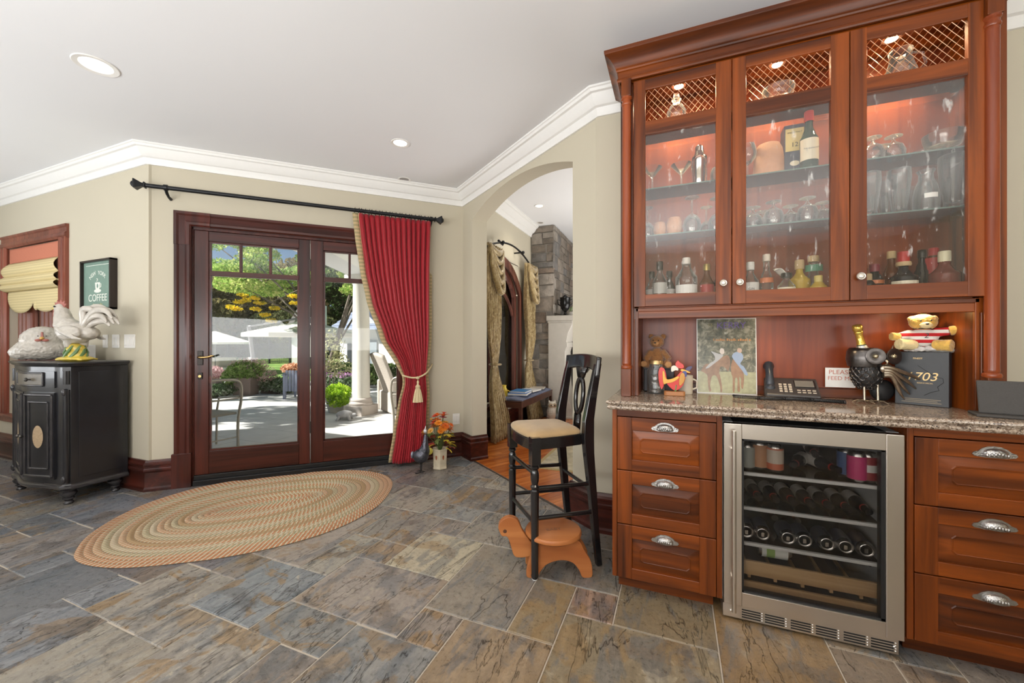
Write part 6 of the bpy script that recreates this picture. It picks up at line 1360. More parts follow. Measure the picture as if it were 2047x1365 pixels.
def drape(label, y0, s, seed):
    t = thing('swag_drape', label, 'curtain', (W2X+.11, y0, 0), 0, None)
    WL = [(2.42, .20), (1.9, .21), (1.3, .17), (1.0, .11), (.93, .07), (.86, .10), (.5, .19), (.02, .26)]
    OC = [(2.42, 0), (1.4, 0), (.93, .06*s), (.5, .03*s), (.02, .02*s)]
    def fn(u, v):
        z = 2.42-2.41*v; w_ = interp(WL, z); c = interp(OC, z); y = c+(2*u-1)*w_; x = .030*math.sin(2*PI*7*u+seed+math.sin(z*3))*(w_/.2+.2)+.012*math.sin(5*z+seed)
        if z < .8: x += (.8-z)*.12
        return (x, y, z)
    o = MB().grid(fn, 90, 40).obj('panel', m_gold, t, 80); o.modifiers.new('th', 'SOLIDIFY').thickness = .004
    for k in range(5):
        zc = 2.40-.02*k; dp_ = .08+.105*k; P = []
        for i in range(17): f = i/16; P.append((.045+.012*k*math.sin(PI*f)+.02*math.sin(PI*f), (-.19+.38*f)*(1-.10*math.sin(PI*f)), zc-dp_*math.sin(PI*f)**.7))
        MB().tube(P, [.026+.016*math.sin(PI*i/16) for i in range(17)], 10, sx=.7).obj('swag_fold', m_gold, t, 60)
    MB().tube([(.07*math.cos(a), .06*s+.075*math.sin(a), .93) for a in [2*PI*i/16 for i in range(17)]], .012, 8, cap=False).obj('tie', m_gold, t, 60)
    return t
drape('bronze damask drape with swag left of the arched hearth room window', 4.55, 1, .5); drape('bronze damask drape with swag right of the arched window, beside the stone chimney', 5.92, -1, 2.1)
t = thing('arched_rod', 'curved black iron drapery rod over the arched hearth room window', 'curtain rod', (W2X+.11, 5.2, 0))
P = [(0, -1.0+2.0*k/28, 2.30+.26*math.cos(PI*.5*(-1+2*k/28))**.9) for k in range(29)]; MB().tube(P, .013, 10).obj('pole', m_iron, t, 60)
for y in (-1.0, -.42, .32, .98): zz = 2.30+.26*max(0, math.cos(PI*.5*y))**.9; MB().tube([(-.105, y, zz), (.03, y, zz)], .012, 8).ball((.035, y, zz), .024, 10, 7).tube([(.0, y-.07, zz+.01), (.0, y+.07, zz-.01)], .016, 8).obj('bracket', m_iron, t, 60)
# stone chimney
CXx, CYy = -1.81, 6.25
m_stone = NT('limestone_block'); oi = m_stone.n('ShaderNodeObjectInfo').outputs['Color']; v = m_stone.coord(rnd=True); n1 = m_stone.noise(v, 9, 6, .6)
m_stone = m_stone.bsdf(m_stone.mix(.8, oi, m_stone.ramp(n1, [(.3, (.6, .6, .6)), (.7, (1.35, 1.3, 1.25))]), 'MULTIPLY'), .9, 0, m_stone.bump(n1, .9, .03))
ch = thing('stone_chimney', 'grey-brown ashlar stone chimney in the hearth room behind the arch', 'chimney'); 
MB().box((W2X+.001, CYy+.03, 0), (CXx-.03, 9.0, CEIL2-.001)).obj('mortar', flat('pale_mortar', (.42, .39, .35), .95, bump=.4, scale=70), ch, 0)
sr = random.Random(21)
def stones(length, put, zmax=CEIL2-.01):
    z = .0
    while z < zmax-.03:
        h = sr.choice([.13, .16, .19, .24, .26]); h = min(h, zmax-z); x = 0
        while x < length-.02:
            L_ = sr.choice([.14, .2, .26, .34, .42]); L_ = min(L_, length-x)
            if length-x-L_ < .09: L_ = length-x
            if h > .18 and sr.random() < .4 and L_ > .15:
                k = sr.uniform(.35, .65); subs = [(x, L_, z, h*k), (x, L_, z+h*k, h*(1-k))]
            else: subs = [(x, L_, z, h)]
            for (a, l_, zz, hh) in subs: put(a, l_, zz, hh)
            x += L_
        z += h
def mkstone(M_, l_, h_, dpt):
    g = .006; w2, h2 = l_/2-g, h_/2-g; j = lambda: sr.uniform(-.006, .006); pr__ = sr.uniform(.012, .03)
    B_ = [(-w2+j(), 0, -h2+j()), (w2+j(), 0, -h2+j()), (w2+j(), 0, h2+j()), (-w2+j(), 0, h2+j())]; F_1 = [(x*.93, -pr__, z*.90) for x, _, z in B_]; F_0 = [(x, -pr__*.5, z) for x, _, z in B_]
    bb = MB().add(B_+F_0+F_1, [(0, 1, 5, 4), (1, 2, 6, 5), (2, 3, 7, 6), (3, 0, 4, 7), (4, 5, 9, 8), (5, 6, 10, 9), (6, 7, 11, 10), (7, 4, 8, 11), (8, 9, 10, 11)])
    o = bb.obj('stone', m_stone, ch, 50); o.matrix_local = M_
    c = sr.choice([(.20, .17, .14), (.26, .225, .19), (.16, .14, .12), (.30, .27, .235), (.22, .175, .14), (.19, .18, .17)]); o.color = (*c, 1)
def put1(a, l_, z, h):
    if z < 1.45 and a+l_ > .34 and False: return
    mkstone(T(W2X+.005+a+l_/2, CYy+.03, z+h/2), l_, h, 0)
stones(CXx-W2X-.005, put1)
def put2(a, l_, z, h):
    if z+h < 1.55: return
    mkstone(T(CXx-.03, CYy+a+l_/2, z+h/2) @ R(90, 'Z'), l_, h, 0)
stones(1.7, put2)
# fireplace surround
m_lime = flat('pale_cast_limestone', (.50, .47, .42), .8, 0, var=.1, scale=14, bump=.2)
t = thing('fireplace', 'pale cast stone fireplace surround with curved legs and mantel shelf', 'fireplace', (0, 0, 0))
MB().box((-1.93, CYy-.07, 1.555), (-1.47, 8.3, 1.635)).box((-1.915, CYy-.05, 1.52), (-1.50, 8.28, 1.556)).obj('mantel_shelf', m_lime, t, 0, .01)
prof2 = [(-1.90, 0), (-1.46, 0), (-1.46, .10), (-1.50, .12), (-1.56, .30), (-1.60, .5), (-1.62, .75), (-1.62, 1.05), (-1.60, 1.12), (-1.585, 1.13), (-1.585, 1.2), (-1.60, 1.22), (-1.57, 1.36), (-1.52, 1.46), (-1.50, 1.52), (-1.90, 1.52)]
MB().prism([(x, z) for x, z in prof2], 0, .36, T(0, CYy+.31, 0) @ R(90, 'X')).obj('leg', m_lime, t, 30, .006)
MB().prism([(x, z) for x, z in prof2], 0, .36, T(0, 8.25, 0) @ R(90, 'X')).obj('leg', m_lime, t, 30, .006)
MB().box((-1.90, CYy+.3, 1.22), (-1.62, 7.95, 1.52)).obj('lintel', m_lime, t, 0); MB().box((-1.90, CYy+.3, 0), (-1.80, 7.95, 1.22)).obj('firebox', m_black, t, 0)
MB().box((-1.92, CYy-.08, 0), (-1.25, 8.4, .03)).obj('hearth_slab', m_lime, t, 0, .006)
u_ = thing('mantel_urn', 'black trophy-shaped urn with handles on the mantel shelf', 'urn', (-1.66, 6.36, 1.6355))
MB().lathe([(.001, 0), (.06, 0), (.062, .012), (.025, .03), (.018, .06), (.03, .075), (.07, .12), (.085, .20), (.080, .27), (.088, .285), (.088, .30), (.05, .305), (.03, .33), (.001, .35)], 26).obj('body', flat('black_bronze_glaze', (.02, .02, .02), .2, .5), u_, 40)
for sx in (-1, 1): MB().tube([(sx*.08, 0, .26), (sx*.13, 0, .27), (sx*.12, 0, .20), (sx*.075, 0, .16)], .008, 8).obj('handle', MATS['black_bronze_glaze'], u_, 60)
u_ = thing('mantel_plant', 'small pale green plant in a pot at the right of the mantel urn', 'plant', (-1.66, 6.72, 1.6355))
MB().lathe([(.001, 0), (.05, 0), (.065, .09), (.06, .09), (.001, .08)], 20).obj('pot', m_lime, u_, 40)
for k in range(14): a = k*2.4; MB().add([(0, 0, .08), (.04*math.cos(a), .04*math.sin(a), .16), (.09*math.cos(a+.2), .09*math.sin(a+.2), .14+.02*(k % 4)), (.05*math.cos(a+.5), .05*math.sin(a+.5), .15)], [(0, 1, 2, 3)]).obj('leaf', colm('sage_leaf', (.30, .36, .20)), u_, 0)
# bench, books, owl, toy, rug
m_bw = wood('dark_walnut', (.035, .012, .008), (.10, .035, .02), 'X', rough=.3)
t = thing('bench', 'dark wooden window bench with a blue woven rush seat', 'bench', (-1.965, 5.42, 0))
for x, y in ((.14, -.66), (.14, .66), (-.14, -.66), (-.14, .66)): MB().box((x-.022, y-.022, 0), (x+.022, y+.022, .46)).obj('leg', m_bw, t, 0, .003)
MB().box((-.16, -.68, .37), (-.13, .68, .44)).obj('rail', m_bw, t, 0); MB().box((.13, -.68, .37), (.16, .68, .44)).obj('rail', m_bw, t, 0); MB().box((-.16, -.68, .37), (.16, -.65, .44)).obj('rail', m_bw, t, 0); MB().box((-.165, -.69, .44), (.165, .69, .458)).obj('top_frame', m_bw, t, 0, .004)
for k in range(22):
    y = -.62+k*.059; MB().tube([(-.15, y, .455), (0, y, .478), (.15, y, .455)], .024, 8).obj('woven_cord', flat('blue_grey_rush', (.16, .18, .26), .8, 0, var=.4, scale=40), t, 60)
def book(label, x, y, z, sx, sy, h, c, rz, group=None):
    t = thing('book', label, 'book', (x, y, z), rz, group)
    MB().box((-sx/2+.003, -sy/2+.003, .003), (sx/2-.002, sy/2-.003, h-.003)).obj('pages', colm('paper_edge', (.72, .68, .60)), t, 0)
    MB().box((-sx/2, -sy/2, 0), (sx/2, sy/2, .003)).box((-sx/2, -sy/2, h-.003), (sx/2, sy/2, h)).box((-sx/2, -sy/2, 0), (-sx/2+.003, sy/2, h)).obj('cover', c, t, 0)
book('large blue book lying on the near end of the window bench', -1.965, 5.10, .5025, .26, .36, .030, colm('cobalt_cover', (.03, .16, .48), .3), .15); book('second blue book on top of the large blue book', -1.955, 5.12, .533, .22, .30, .022, colm('azure_cover', (.05, .24, .55), .3), .05)
book('white open-looking magazine in the middle of the bench', -1.975, 5.50, .5025, .26, .30, .020, colm('white_cover', (.75, .76, .78), .3), -.1); book('cream brochure at the far end of the bench', -1.96, 5.84, .5025, .22, .26, .014, colm('cream_cover', (.66, .60, .52), .3), .2)
t = thing('ceramic_owl', 'white ceramic owl standing on the floor beside the fireplace', 'figurine', (-1.77, 5.98, 0.0), .5)
o = blobs([((0, 0, .125), (.085, .075, .125)), ((0, -.005, .235), (.072, .062, .060)), ((-.045, 0, .285), (.016, .014, .028)), ((.045, 0, .285), (.016, .014, .028))]).obj('body', flat('owl_cream_glaze', (.66, .60, .50), .4, 0, var=.25, scale=40, bump=.5), t, 60); remesh(o, .006, 2, .006, .012)
for sx in (-1, 1):
    MB().lathe([(.001, 0), (.030, 0), (.032, .006), (.020, .010), (.001, .008)], 18, T(sx*.028, -.055, .238) @ R(90, 'X')).obj('eye_disc', colm('owl_tan', (.40, .30, .18)), t, 60); MB().ball((sx*.028, -.066, .238), .010, 10, 7).obj('eye', m_black, t, 60)
MB().tube([(0, -.062, .225), (0, -.076, .208)], [.008, .001], 8).obj('beak', MATS['owl_tan'], t, 60)
t = thing('hearth_rug', 'cream and gold patterned rug on the wood floor seen through the chair legs', 'rug', (-.62, 4.45, 0))
MB().box((-.62, -.75, .0005), (.9, .9, .010)).obj('pile', flat('floral_rug', (.46, .40, .28), .95, 0, var=.6, scale=11), t, 0, .003); MB().box((-.66, -.79, .0005), (.94, .94, .006)).obj('border', colm('gold_border', (.40, .30, .14), .95), t, 0)
bg_ = blobs([((0, 0, .03), (.075, .14, .22))]).obj('cushion', flat('cream_cushion', (.66, .58, .44), .9), None, 60, loc=(-1.18, 6.45, .62)); 
tag(bg_, 'cream rounded cushion edge beside the fireplace, behind the bar stool back', 'cushion')
arm = thing('armchair', 'cream upholstered armchair partly hidden behind the arch pier', 'armchair', (-.80, 6.45, 0))
MB().box((-.30, -.35, .18), (.45, .35, .46)).obj('seat', MATS['cream_cushion'], arm, 0, .05); MB().box((-.30, -.42, .18), (.45, -.30, .62)).obj('arm', MATS['cream_cushion'], arm, 0, .05); MB().box((-.30, .30, .18), (.45, .42, .62)).obj('arm', MATS['cream_cushion'], arm, 0, .05)
MB().box((.33, -.35, .2), (.52, .35, 1.0)).obj('back', MATS['cream_cushion'], arm, 0, .06)
for x in (-.25, .4):
    for y in (-.34, .34): MB().box((x-.02, y-.02, 0), (x+.02, y+.02, .2)).obj('leg', m_bw, arm, 0)
bpy.data.objects.remove(bg_)
# ================================================================ GARDEN BEHIND THE PATIO DOOR
import numpy as np
def G(u, d, z=0.0): a = (u-1023.5)/800.0; return Vector((-math.sin(YAW)*d+math.cos(YAW)*a*d, math.cos(YAW)*d+math.sin(YAW)*a*d, z))
def zat(v, d): return 1.22+(683-v)/800.0*d
ZP, ZL = -.10, -.90
m_pave = NT('pale_limestone_paving'); v = m_pave.coord(); bk = m_pave.n('ShaderNodeTexBrick', {'Vector': v, 'Scale': 1.0, 'Color1': (.62, .60, .57, 1), 'Color2': (.54, .53, .52, 1), 'Mortar': (.40, .39, .37, 1), 'Mortar Size': .008, 'Brick Width': .9, 'Row Height': .6}).outputs[0]
m_pave = m_pave.bsdf(m_pave.mix(.15, bk, m_pave.ramp(m_pave.noise(v, 6, 5), [(.3, (.4, .4, .4)), (.7, (.8, .8, .8))])), .8)
def out(P): return [(p.x, p.y) for p in P]
terr = [wp(MP, -12, .16)[:2], wp(MP, 2.9, .16)[:2], (W2X-.18, 3.9), (W2X-.18, 12)]
edge = [G(1000, 13), G(900, 12.2), G(740, 11.2), G(640, 10.9), G(560, 10.7), G(440, 10.8), G(200, 13.5), G(-500, 22)]
struct(MB().prism(terr+[(W2X-.18, 14)]*0+out(edge), -.30, ZP).obj('patio', m_pave, None, 0))
m_lawn = NT('lawn'); v = m_lawn.coord(); n1 = m_lawn.noise(v, .9, 5, .6); m_lawn = m_lawn.bsdf(m_lawn.ramp(n1, [(.35, (.10, .20, .03)), (.65, (.24, .36, .08))]), .9, 0, m_lawn.bump(m_lawn.noise(v, 60, 3), .6, .02))
struct(MB().prism(out([G(-900, 9), G(1100, 9), G(1100, 27), G(-900, 27)]), ZL-.2, ZL).obj('pool_deck', m_pave, None, 0))
b = MB(); P = [G(-1500, 21.5, ZL+.01), G(1300, 21.5, ZL+.01), G(1300, 30, -.50), G(-1500, 30, -.50), G(1300, 70, 1.6), G(-1500, 70, 1.6)]; b.add([tuple(p) for p in P], [(0, 1, 2, 3), (3, 2, 4, 5)]); struct(b.obj('lawn', m_lawn, None, 0))
def leafmat(name, stops, sc_=1.2, trans=.5):
    m = NT(name); v = m.coord(); n1 = m.noise(v, sc_, 3, .6); n2 = m.n('ShaderNodeTexWhiteNoise', {'Vector': m.n('ShaderNodeVectorMath', {0: v, 1: (.07, .07, .07)}, operation='SNAP').outputs[0]}).outputs[0]
    f = m.n('ShaderNodeMath', {0: m.n('ShaderNodeMath', {0: n1, 1: .65}, operation='MULTIPLY').outputs[0], 1: m.n('ShaderNodeMath', {0: n2, 1: .35}, operation='MULTIPLY').outputs[0]}, operation='ADD').outputs[0]
    c = m.ramp(f, stops); d = m.n('ShaderNodeBsdfDiffuse', {'Color': c}).outputs[0]; tl = m.n('ShaderNodeBsdfTranslucent', {'Color': c}).outputs[0]
    m.t.links.new(m.n('ShaderNodeMixShader', {0: trans, 1: d, 2: tl}).outputs[0], m.out.inputs[0]); return m.m
m_lf = leafmat('maple_leaves', [(.30, (.12, .26, .04)), (.48, (.30, .46, .10)), (.62, (.55, .62, .20)), (.78, (.75, .72, .34))])
m_lfy = leafmat('yellow_leaves', [(.3, (.45, .42, .05)), (.5, (.85, .62, .03)), (.75, (.95, .75, .08))])
m_lfd = leafmat('dark_tree_leaves', [(.3, (.02, .05, .015)), (.5, (.06, .11, .03)), (.72, (.16, .20, .07))], .25, .3)
m_lfr = leafmat('autumn_tree_leaves', [(.3, (.07, .08, .03)), (.5, (.20, .17, .07)), (.72, (.38, .30, .14))], .3, .3)
m_lfg = leafmat('lime_leaves', [(.3, (.20, .40, .02)), (.6, (.50, .70, .06)), (.8, (.75, .85, .20))], 6)
m_lfh = leafmat('hosta_leaves', [(.3, (.05, .10, .04)), (.55, (.16, .24, .12)), (.75, (.55, .60, .50))], 5)
m_lff = leafmat('fern_leaves', [(.3, (.12, .24, .04)), (.6, (.30, .42, .12)), (.8, (.55, .60, .28))], 6)
m_bark = flat('grey_bark', (.16, .13, .105), .9, 0, var=.3, scale=12, bump=.8)
rg = np.random.RandomState(5)
def foliage(name, ells, n, size, m, parent, shell=.5, droop=0):
    P = []; tot = sum(e[1][0]*e[1][1] for e in ells)
    for c, r in ells:
        k = max(1, int(n*r[0]*r[1]/tot)); d = rg.normal(size=(k, 3)); d /= np.linalg.norm(d, axis=1)[:, None]
        rad = shell+(1-shell)*rg.rand(k, 1)**.6; P.append(np.array(tuple(c))+d*rad*np.array(r))
    P = np.vstack(P); k = len(P)
    a = rg.normal(size=(k, 3)); a /= np.linalg.norm(a, axis=1)[:, None]; b_ = np.cross(a, rg.normal(size=(k, 3))); b_ /= np.linalg.norm(b_, axis=1)[:, None]
    s = size*(.6+.8*rg.rand(k, 1)); V = np.stack([P-a*s, P+b_*s*.55, P+a*s, P-b_*s*.55], 1).reshape(-1, 3)
    me = bpy.data.meshes.new(name); me.vertices.add(4*k); me.vertices.foreach_set('co', V.ravel()); me.loops.add(4*k); me.loops.foreach_set('vertex_index', np.arange(4*k)); me.polygons.add(k)
    me.polygons.foreach_set('loop_start', np.arange(0, 4*k, 4)); me.polygons.foreach_set('loop_total', np.full(k, 4)); me.update(); me.validate(); me.materials.append(m)
    o = link(name, me, parent); o['kind'] = 'stuff'; return o
def tree(label, base, H, r, m, ells, n, size, lean=(0, 0), group=None, nm='tree', branches=7):
    t = thing(nm, label, 'tree', tuple(base), 0, group)
    top = Vector((lean[0], lean[1], H)); b = MB().tube([(0, 0, -.2), (lean[0]*.2, lean[1]*.2, H*.3), (lean[0]*.55, lean[1]*.55, H*.6), tuple(top)], [r, r*.8, r*.6, r*.3], 10); b.obj('trunk', m_bark, t, 60)
    for k in range(min(branches, len(ells))):
        e = Vector(ells[k][0]); s = Vector((lean[0]*.4, lean[1]*.4, H*.45)); MB().tube([tuple(s), tuple(s.lerp(e, .5)+Vector((0, 0, .2))), tuple(e)], [r*.45, r*.3, r*.12], 7).obj('branch', m_bark, t, 60)
    foliage('foliage', ells, n, size, m, t); return t
# near maple whose crown fills the upper panes
bt = G(640, 12.0, ZL)
def rel(u, d, v): p = G(u, d, zat(v, d))-bt; return (p.x, p.y, p.z)
er = random.Random(8); E1 = []
for k in range(64):
    u_ = er.uniform(330, 800); d_ = er.uniform(10.4, 15.5); v_ = er.uniform(360, 590)
    E1.append((rel(u_, d_, v_), (er.uniform(.35, .8), er.uniform(.35, .8), er.uniform(.12, .30))))
er.shuffle(E1)
tree('leafy green maple whose crown fills the upper door panes', bt, 4.2, .085, m_lf, E1, 42000, .052, lean=(.5, .9), branches=9)
ty = thing('yellow_branch', 'drooping maple branch with bright yellow leaves seen through the left door pane', 'branch', tuple(G(505, 10.6, zat(612, 10.6))))
oy_ = G(505, 10.6, zat(612, 10.6)); EY = []
for (u_, v_) in ((462, 614), (474, 618), (492, 600), (512, 618), (530, 630), (542, 641), (485, 590), (508, 596), (548, 616), (586, 592), (590, 606), (520, 606), (478, 604)): p = G(u_, 10.6, zat(v_, 10.6))-oy_; EY.append((tuple(p), (.15, .15, .055)))
foliage('foliage', EY, 1500, .034, m_lfy, ty, .1)
MB().tube([tuple(G(u_, 10.6, zat(v_, 10.6))-oy_) for u_, v_ in ((640, 560), (585, 585), (530, 610), (470, 612))], [.014, .010, .007, .004], 6).obj('branch', m_bark, ty, 60)
for k, (u_, d_, H, kind) in enumerate(((300, 34, 11, 0), (400, 42, 9, 0), (455, 38, 8, 1), (520, 46, 11, 0), (575, 40, 9, 1), (640, 52, 12, 0), (700, 44, 13, 0), (780, 50, 12, 0), (200, 40, 12, 0), (860, 46, 12, 0))):
    p = G(u_, d_, -.2); el = [((er.uniform(-2.6, 2.6), er.uniform(-2, 2), H*er.uniform(.18, .85)), (er.uniform(1.6, 2.8), er.uniform(1.6, 2.6), er.uniform(1.1, 2.0))) for q in range(10)]
    tree(('tall dark green tree beyond the fence, ' if kind == 0 else 'rust-brown autumn tree beyond the fence, ')+'%s of ten counted from the left' % ('second third fourth fifth sixth seventh eighth ninth first tenth'.split()[k]), p, H*.6, .3, m_lfr if kind else m_lfd, el, 7000, .26, group='dark trees beyond the fence' if kind == 0 else 'autumn trees beyond the fence', branches=4)
hd = thing('background_hedge', 'dark overgrown hedge of mixed shrubs behind the iron fence', 'hedge', tuple(G(520, 36, -.4)))
foliage('foliage', [((er.uniform(-14, 14)*math.cos(YAW), er.uniform(-14, 14)*0+k*0, er.uniform(.6, 3.4)), (2.2, 1.2, 1.2)) for k in range(44)], 26000, .17, leafmat('hedge_leaves', [(.3, (.03, .045, .02)), (.5, (.09, .11, .04)), (.72, (.26, .24, .12))], .35, .3), hd)
hd.rotation_euler = (0, 0, YAW-.15); MB().tube([(-15, 0, 0), (15, 0, 0)], .3, 6).obj('stems', m_bark, hd, 60)
cs = G(520, 8.4, ZP)-Vector((.69, .61, -.78))*6.2
tree('leafy shade tree left of the terrace that dapples its paving', Vector((cs.x-.8, cs.y+.6, ZP)), 5.2, .16, m_lf, [((er.uniform(-2.0, 3.2), er.uniform(-2.2, 2.4), cs.z-ZP+er.uniform(-.7, .9)), (.8, .8, .3)) for k in range(16)], 5200, .10)
# iron fence
f = thing('iron_fence', 'black iron picket fence with ring finials across the lawn', 'fence')
fa, fb = G(330, 30), G(660, 31); n_ = 170; b = MB(); L_ = (fb-fa).length; dr_ = (fb-fa)/L_
for k in range(n_+1): p = fa+dr_*(L_*k/n_); b.box((p.x-.012, p.y-.012, -.5), (p.x+.012, p.y+.012, 1.05+.06*(k % 2)))
b.obj('picket', m_iron, f, 0)['kind'] = 'stuff'
for z in (-.3, .80, 1.0): MB().tube([(fa.x, fa.y, z), (fb.x, fb.y, z)], .025, 6).obj('rail', m_iron, f, 60)
for k in range(0, 9): p = fa+dr_*(L_*k/8); MB().box((p.x-.05, p.y-.05, -.55), (p.x+.05, p.y+.05, 1.25)).ball((p.x, p.y, 1.31), .08, 8, 6).obj('post', m_iron, f, 0)
# umbrellas
m_can = flat('cream_canvas', (.78, .74, .66), .8, var=.04); m_alum = flat('taupe_aluminium', (.24, .23, .24), .45, .3)
def parasol(label, base, R_, ze, za, n, pole, cant=None):
    t = thing('parasol', label, 'umbrella', tuple(base)); z0 = base.z; vs = [(0, 0, za-z0)]+[(R_*math.cos(2*PI*k/n+.3), R_*math.sin(2*PI*k/n+.3), ze-z0) for k in range(n)]
    vs += [(R_*math.cos(2*PI*k/n+.3), R_*math.sin(2*PI*k/n+.3), ze-z0-.12) for k in range(n)]
    o = MB().add(vs, [(0, 1+k, 1+(k+1) % n) for k in range(n)]+[(1+k, 1+(k+1) % n, 1+n+(k+1) % n, 1+n+k) for k in range(n)]).obj('canopy', m_can, t, 0); o.modifiers.new('th', 'SOLIDIFY').thickness = .01
    for k in range(n): MB().tube([(0, 0, za-z0-.10), (R_*.98*math.cos(2*PI*k/n+.3), R_*.98*math.sin(2*PI*k/n+.3), ze-z0-.03)], .014, 5).obj('rib', m_alum, t, 60)
    if cant is None: MB().tube([(0, 0, 0), (0, 0, za-z0)], .03, 8).obj('pole', m_alum, t, 60)
    else:
        c0, c1 = cant; q0 = c0-base; q1 = c1-base; q2 = Vector((0, 0, za-z0+.10)); MB().tube([tuple(q0), tuple(q1)], .065, 8).obj('pole', m_alum, t, 60); MB().tube([tuple(q1), tuple(q2)], .035, 8).obj('arm', m_alum, t, 60); MB().tube([(0, 0, za-z0-.25), tuple(q2)], .03, 8).obj('hub', m_alum, t, 60)
    return t
parasol('cream market umbrella far away at the left edge of the left door pane', G(430, 24, ZL), 1.85, zat(684, 24), zat(662, 24), 8, None)
parasol('large cream cantilever umbrella on a leaning taupe pole by the pool deck', G(612, 14, ZL), 1.90, zat(667, 14), zat(640, 14), 8, None, cant=(G(517, 14.4, ZL), G(497, 14.4, zat(653, 14.4))))
# wicker lounge seats
m_wick = flat('pale_wicker', (.46, .41, .36), .8, 0, var=.35, scale=60, bump=.8); m_cush = colm('outdoor_cushion', (.72, .70, .68), .9)
def lounge(label, p, rz, w_=1.7, h=.95):
    t = thing('wicker_sofa', label, 'garden sofa', tuple(p), rz, 'wicker seats on the pool deck')
    MB().box((-w_/2, -.45, .08), (w_/2, .45, .40)).obj('base', m_wick, t, 0, .03); MB().box((-w_/2, .30, .1), (w_/2, .50, h)).obj('back', m_wick, t, 0, .05)
    for s in (-1, 1): MB().box((s*w_/2-.08, -.45, .1), (s*w_/2+.08, .45, .65)).obj('arm', m_wick, t, 0, .04)
    MB().box((-w_/2+.09, -.42, .40), (w_/2-.09, .30, .55)).obj('cushion', m_cush, t, 0, .05)
lounge('pale wicker sofa on the pool deck at the left edge of the door glass', G(430, 24, ZL), .6, 1.9, 1.15); lounge('pale wicker seat right of the far sofa, left of the umbrella pole', G(485, 23, ZL), -.4, 1.0, 1.2)
t = thing('dark_pot', 'wide dark pot on the pool deck in front of the far wicker sofa', 'pot', tuple(G(424, 17.5, ZL))); MB().lathe([(.001, 0), (.32, 0), (.46, .42), (.50, .46), (.44, .46), (.001, .40)], 24).obj('pot', flat('dark_bronze_pot', (.08, .06, .05), .5), t, 40)
MB().tube([(0, 0, .4), (.05, .05, .8)], .015, 6).obj('stem', m_bark, t, 60); foliage('foliage', [((0, 0, .75), (.45, .45, .3))], 500, .07, leafmat('pink_blossom', [(.3, (.45, .25, .25)), (.7, (.85, .65, .65))], 8), t)
# planters and beds
t = thing('fern_planter', 'square brown planter with fern and pink flowers at the edge of the terrace', 'planter', tuple(G(492, 9.9, ZP)), .5)
MB().prism([(-.20, -.20), (.20, -.20), (.20, .20), (-.20, .20)], 0, .40).prism([(-.23, -.23), (.23, -.23), (.23, .23), (-.23, .23)], .37, .44).obj('pot', flat('brown_stone_pot', (.19, .14, .12), .8), t, 0, .01)
foliage('fern', [((0, 0, .60), (.42, .42, .24)), ((-.25, -.05, .45), (.28, .28, .25))], 5200, .028, m_lff, t, .3); foliage('flowers', [((0, .1, .72), (.45, .4, .2)), ((.4, .1, .5), (.3, .3, .2))], 1700, .020, MATS.setdefault('pinkb', leafmat('pink_petals', [(.3, (.45, .25, .22)), (.7, (.80, .60, .56))], 8)), t, .4)
m_soil = flat('dark_soil', (.05, .035, .025), .95)
def bed(label, pts_, h, n, m, size, cat='flower bed', nm='flower_bed', extra=None):
    c = sum((G(*p) for p in pts_), Vector())/len(pts_); t = thing(nm, label, cat, (c.x, c.y, ZP)); 
    el = []
    for p in pts_: q = G(*p)-c; el.append(((q.x, q.y, h*.55), (.42, .34, h*.5)))
    MB().tube([(e[0][0], e[0][1], .02) for e in el], .20, 8).obj('soil', m_soil, t, 60)
    foliage('foliage', el, n*3, size*.55, m, t, .3)
    if extra: foliage('blossom', [((e[0][0], e[0][1], h*.95), (.35, .3, .08)) for e in el], n//4, .03, extra, t, .2)
bed('bed of white-edged hostas at the terrace edge behind the slatted chair', [(535, 10.4), (550, 10.3), (566, 10.2)], .38, 1300, m_lfh, .07)
bed('low silvery plants at the left edge of the door glass', [(408, 9.4), (425, 9.5), (445, 9.7)], .30, 1300, m_lfh, .06)
bed('bed of green and purple flowers left of the white column', [(655, 11.0), (672, 10.9), (690, 10.8), (706, 10.8)], .42, 2200, m_lfh, .06, extra=leafmat('purple_petals', [(.3, (.35, .12, .35)), (.7, (.75, .45, .70))], 8))
t = thing('lime_plant', 'bright lime-green leafy plant in a grey pot left of the white column', 'potted plant', tuple(G(673, 7.5, ZP)))
MB().lathe([(.001, 0), (.14, 0), (.19, .22), (.20, .25), (.17, .25), (.001, .22)], 22).obj('pot', flat('grey_pot', (.38, .36, .33), .8), t, 40); foliage('foliage', [((.03, 0, .36), (.24, .24, .18)), ((.08, -.05, .22), (.2, .2, .12))], 2400, .028, m_lfg, t, .3)
t = thing('young_tree', 'thin multi-stem young tree with sparse pale leaves beside the door mullion', 'tree', tuple(G(654, 8.6, ZP)))
for k, (dx, dy) in enumerate(((-.05, .0), (.04, .05), (.0, -.04), (.12, .1))): MB().tube([(dx*.4, dy*.4, 0), (dx, dy, .7), (dx*2.5, dy*2, 1.35)], [.014, .011, .005], 6).obj('stem', m_bark, t, 60)
foliage('foliage', [((.05, 0, 1.15), (.35, .35, .45)), ((.2, .1, .8), (.3, .3, .3))], 520, .035, leafmat('pale_leaves', [(.3, (.35, .36, .18)), (.7, (.65, .62, .38))], 6), t, .3)
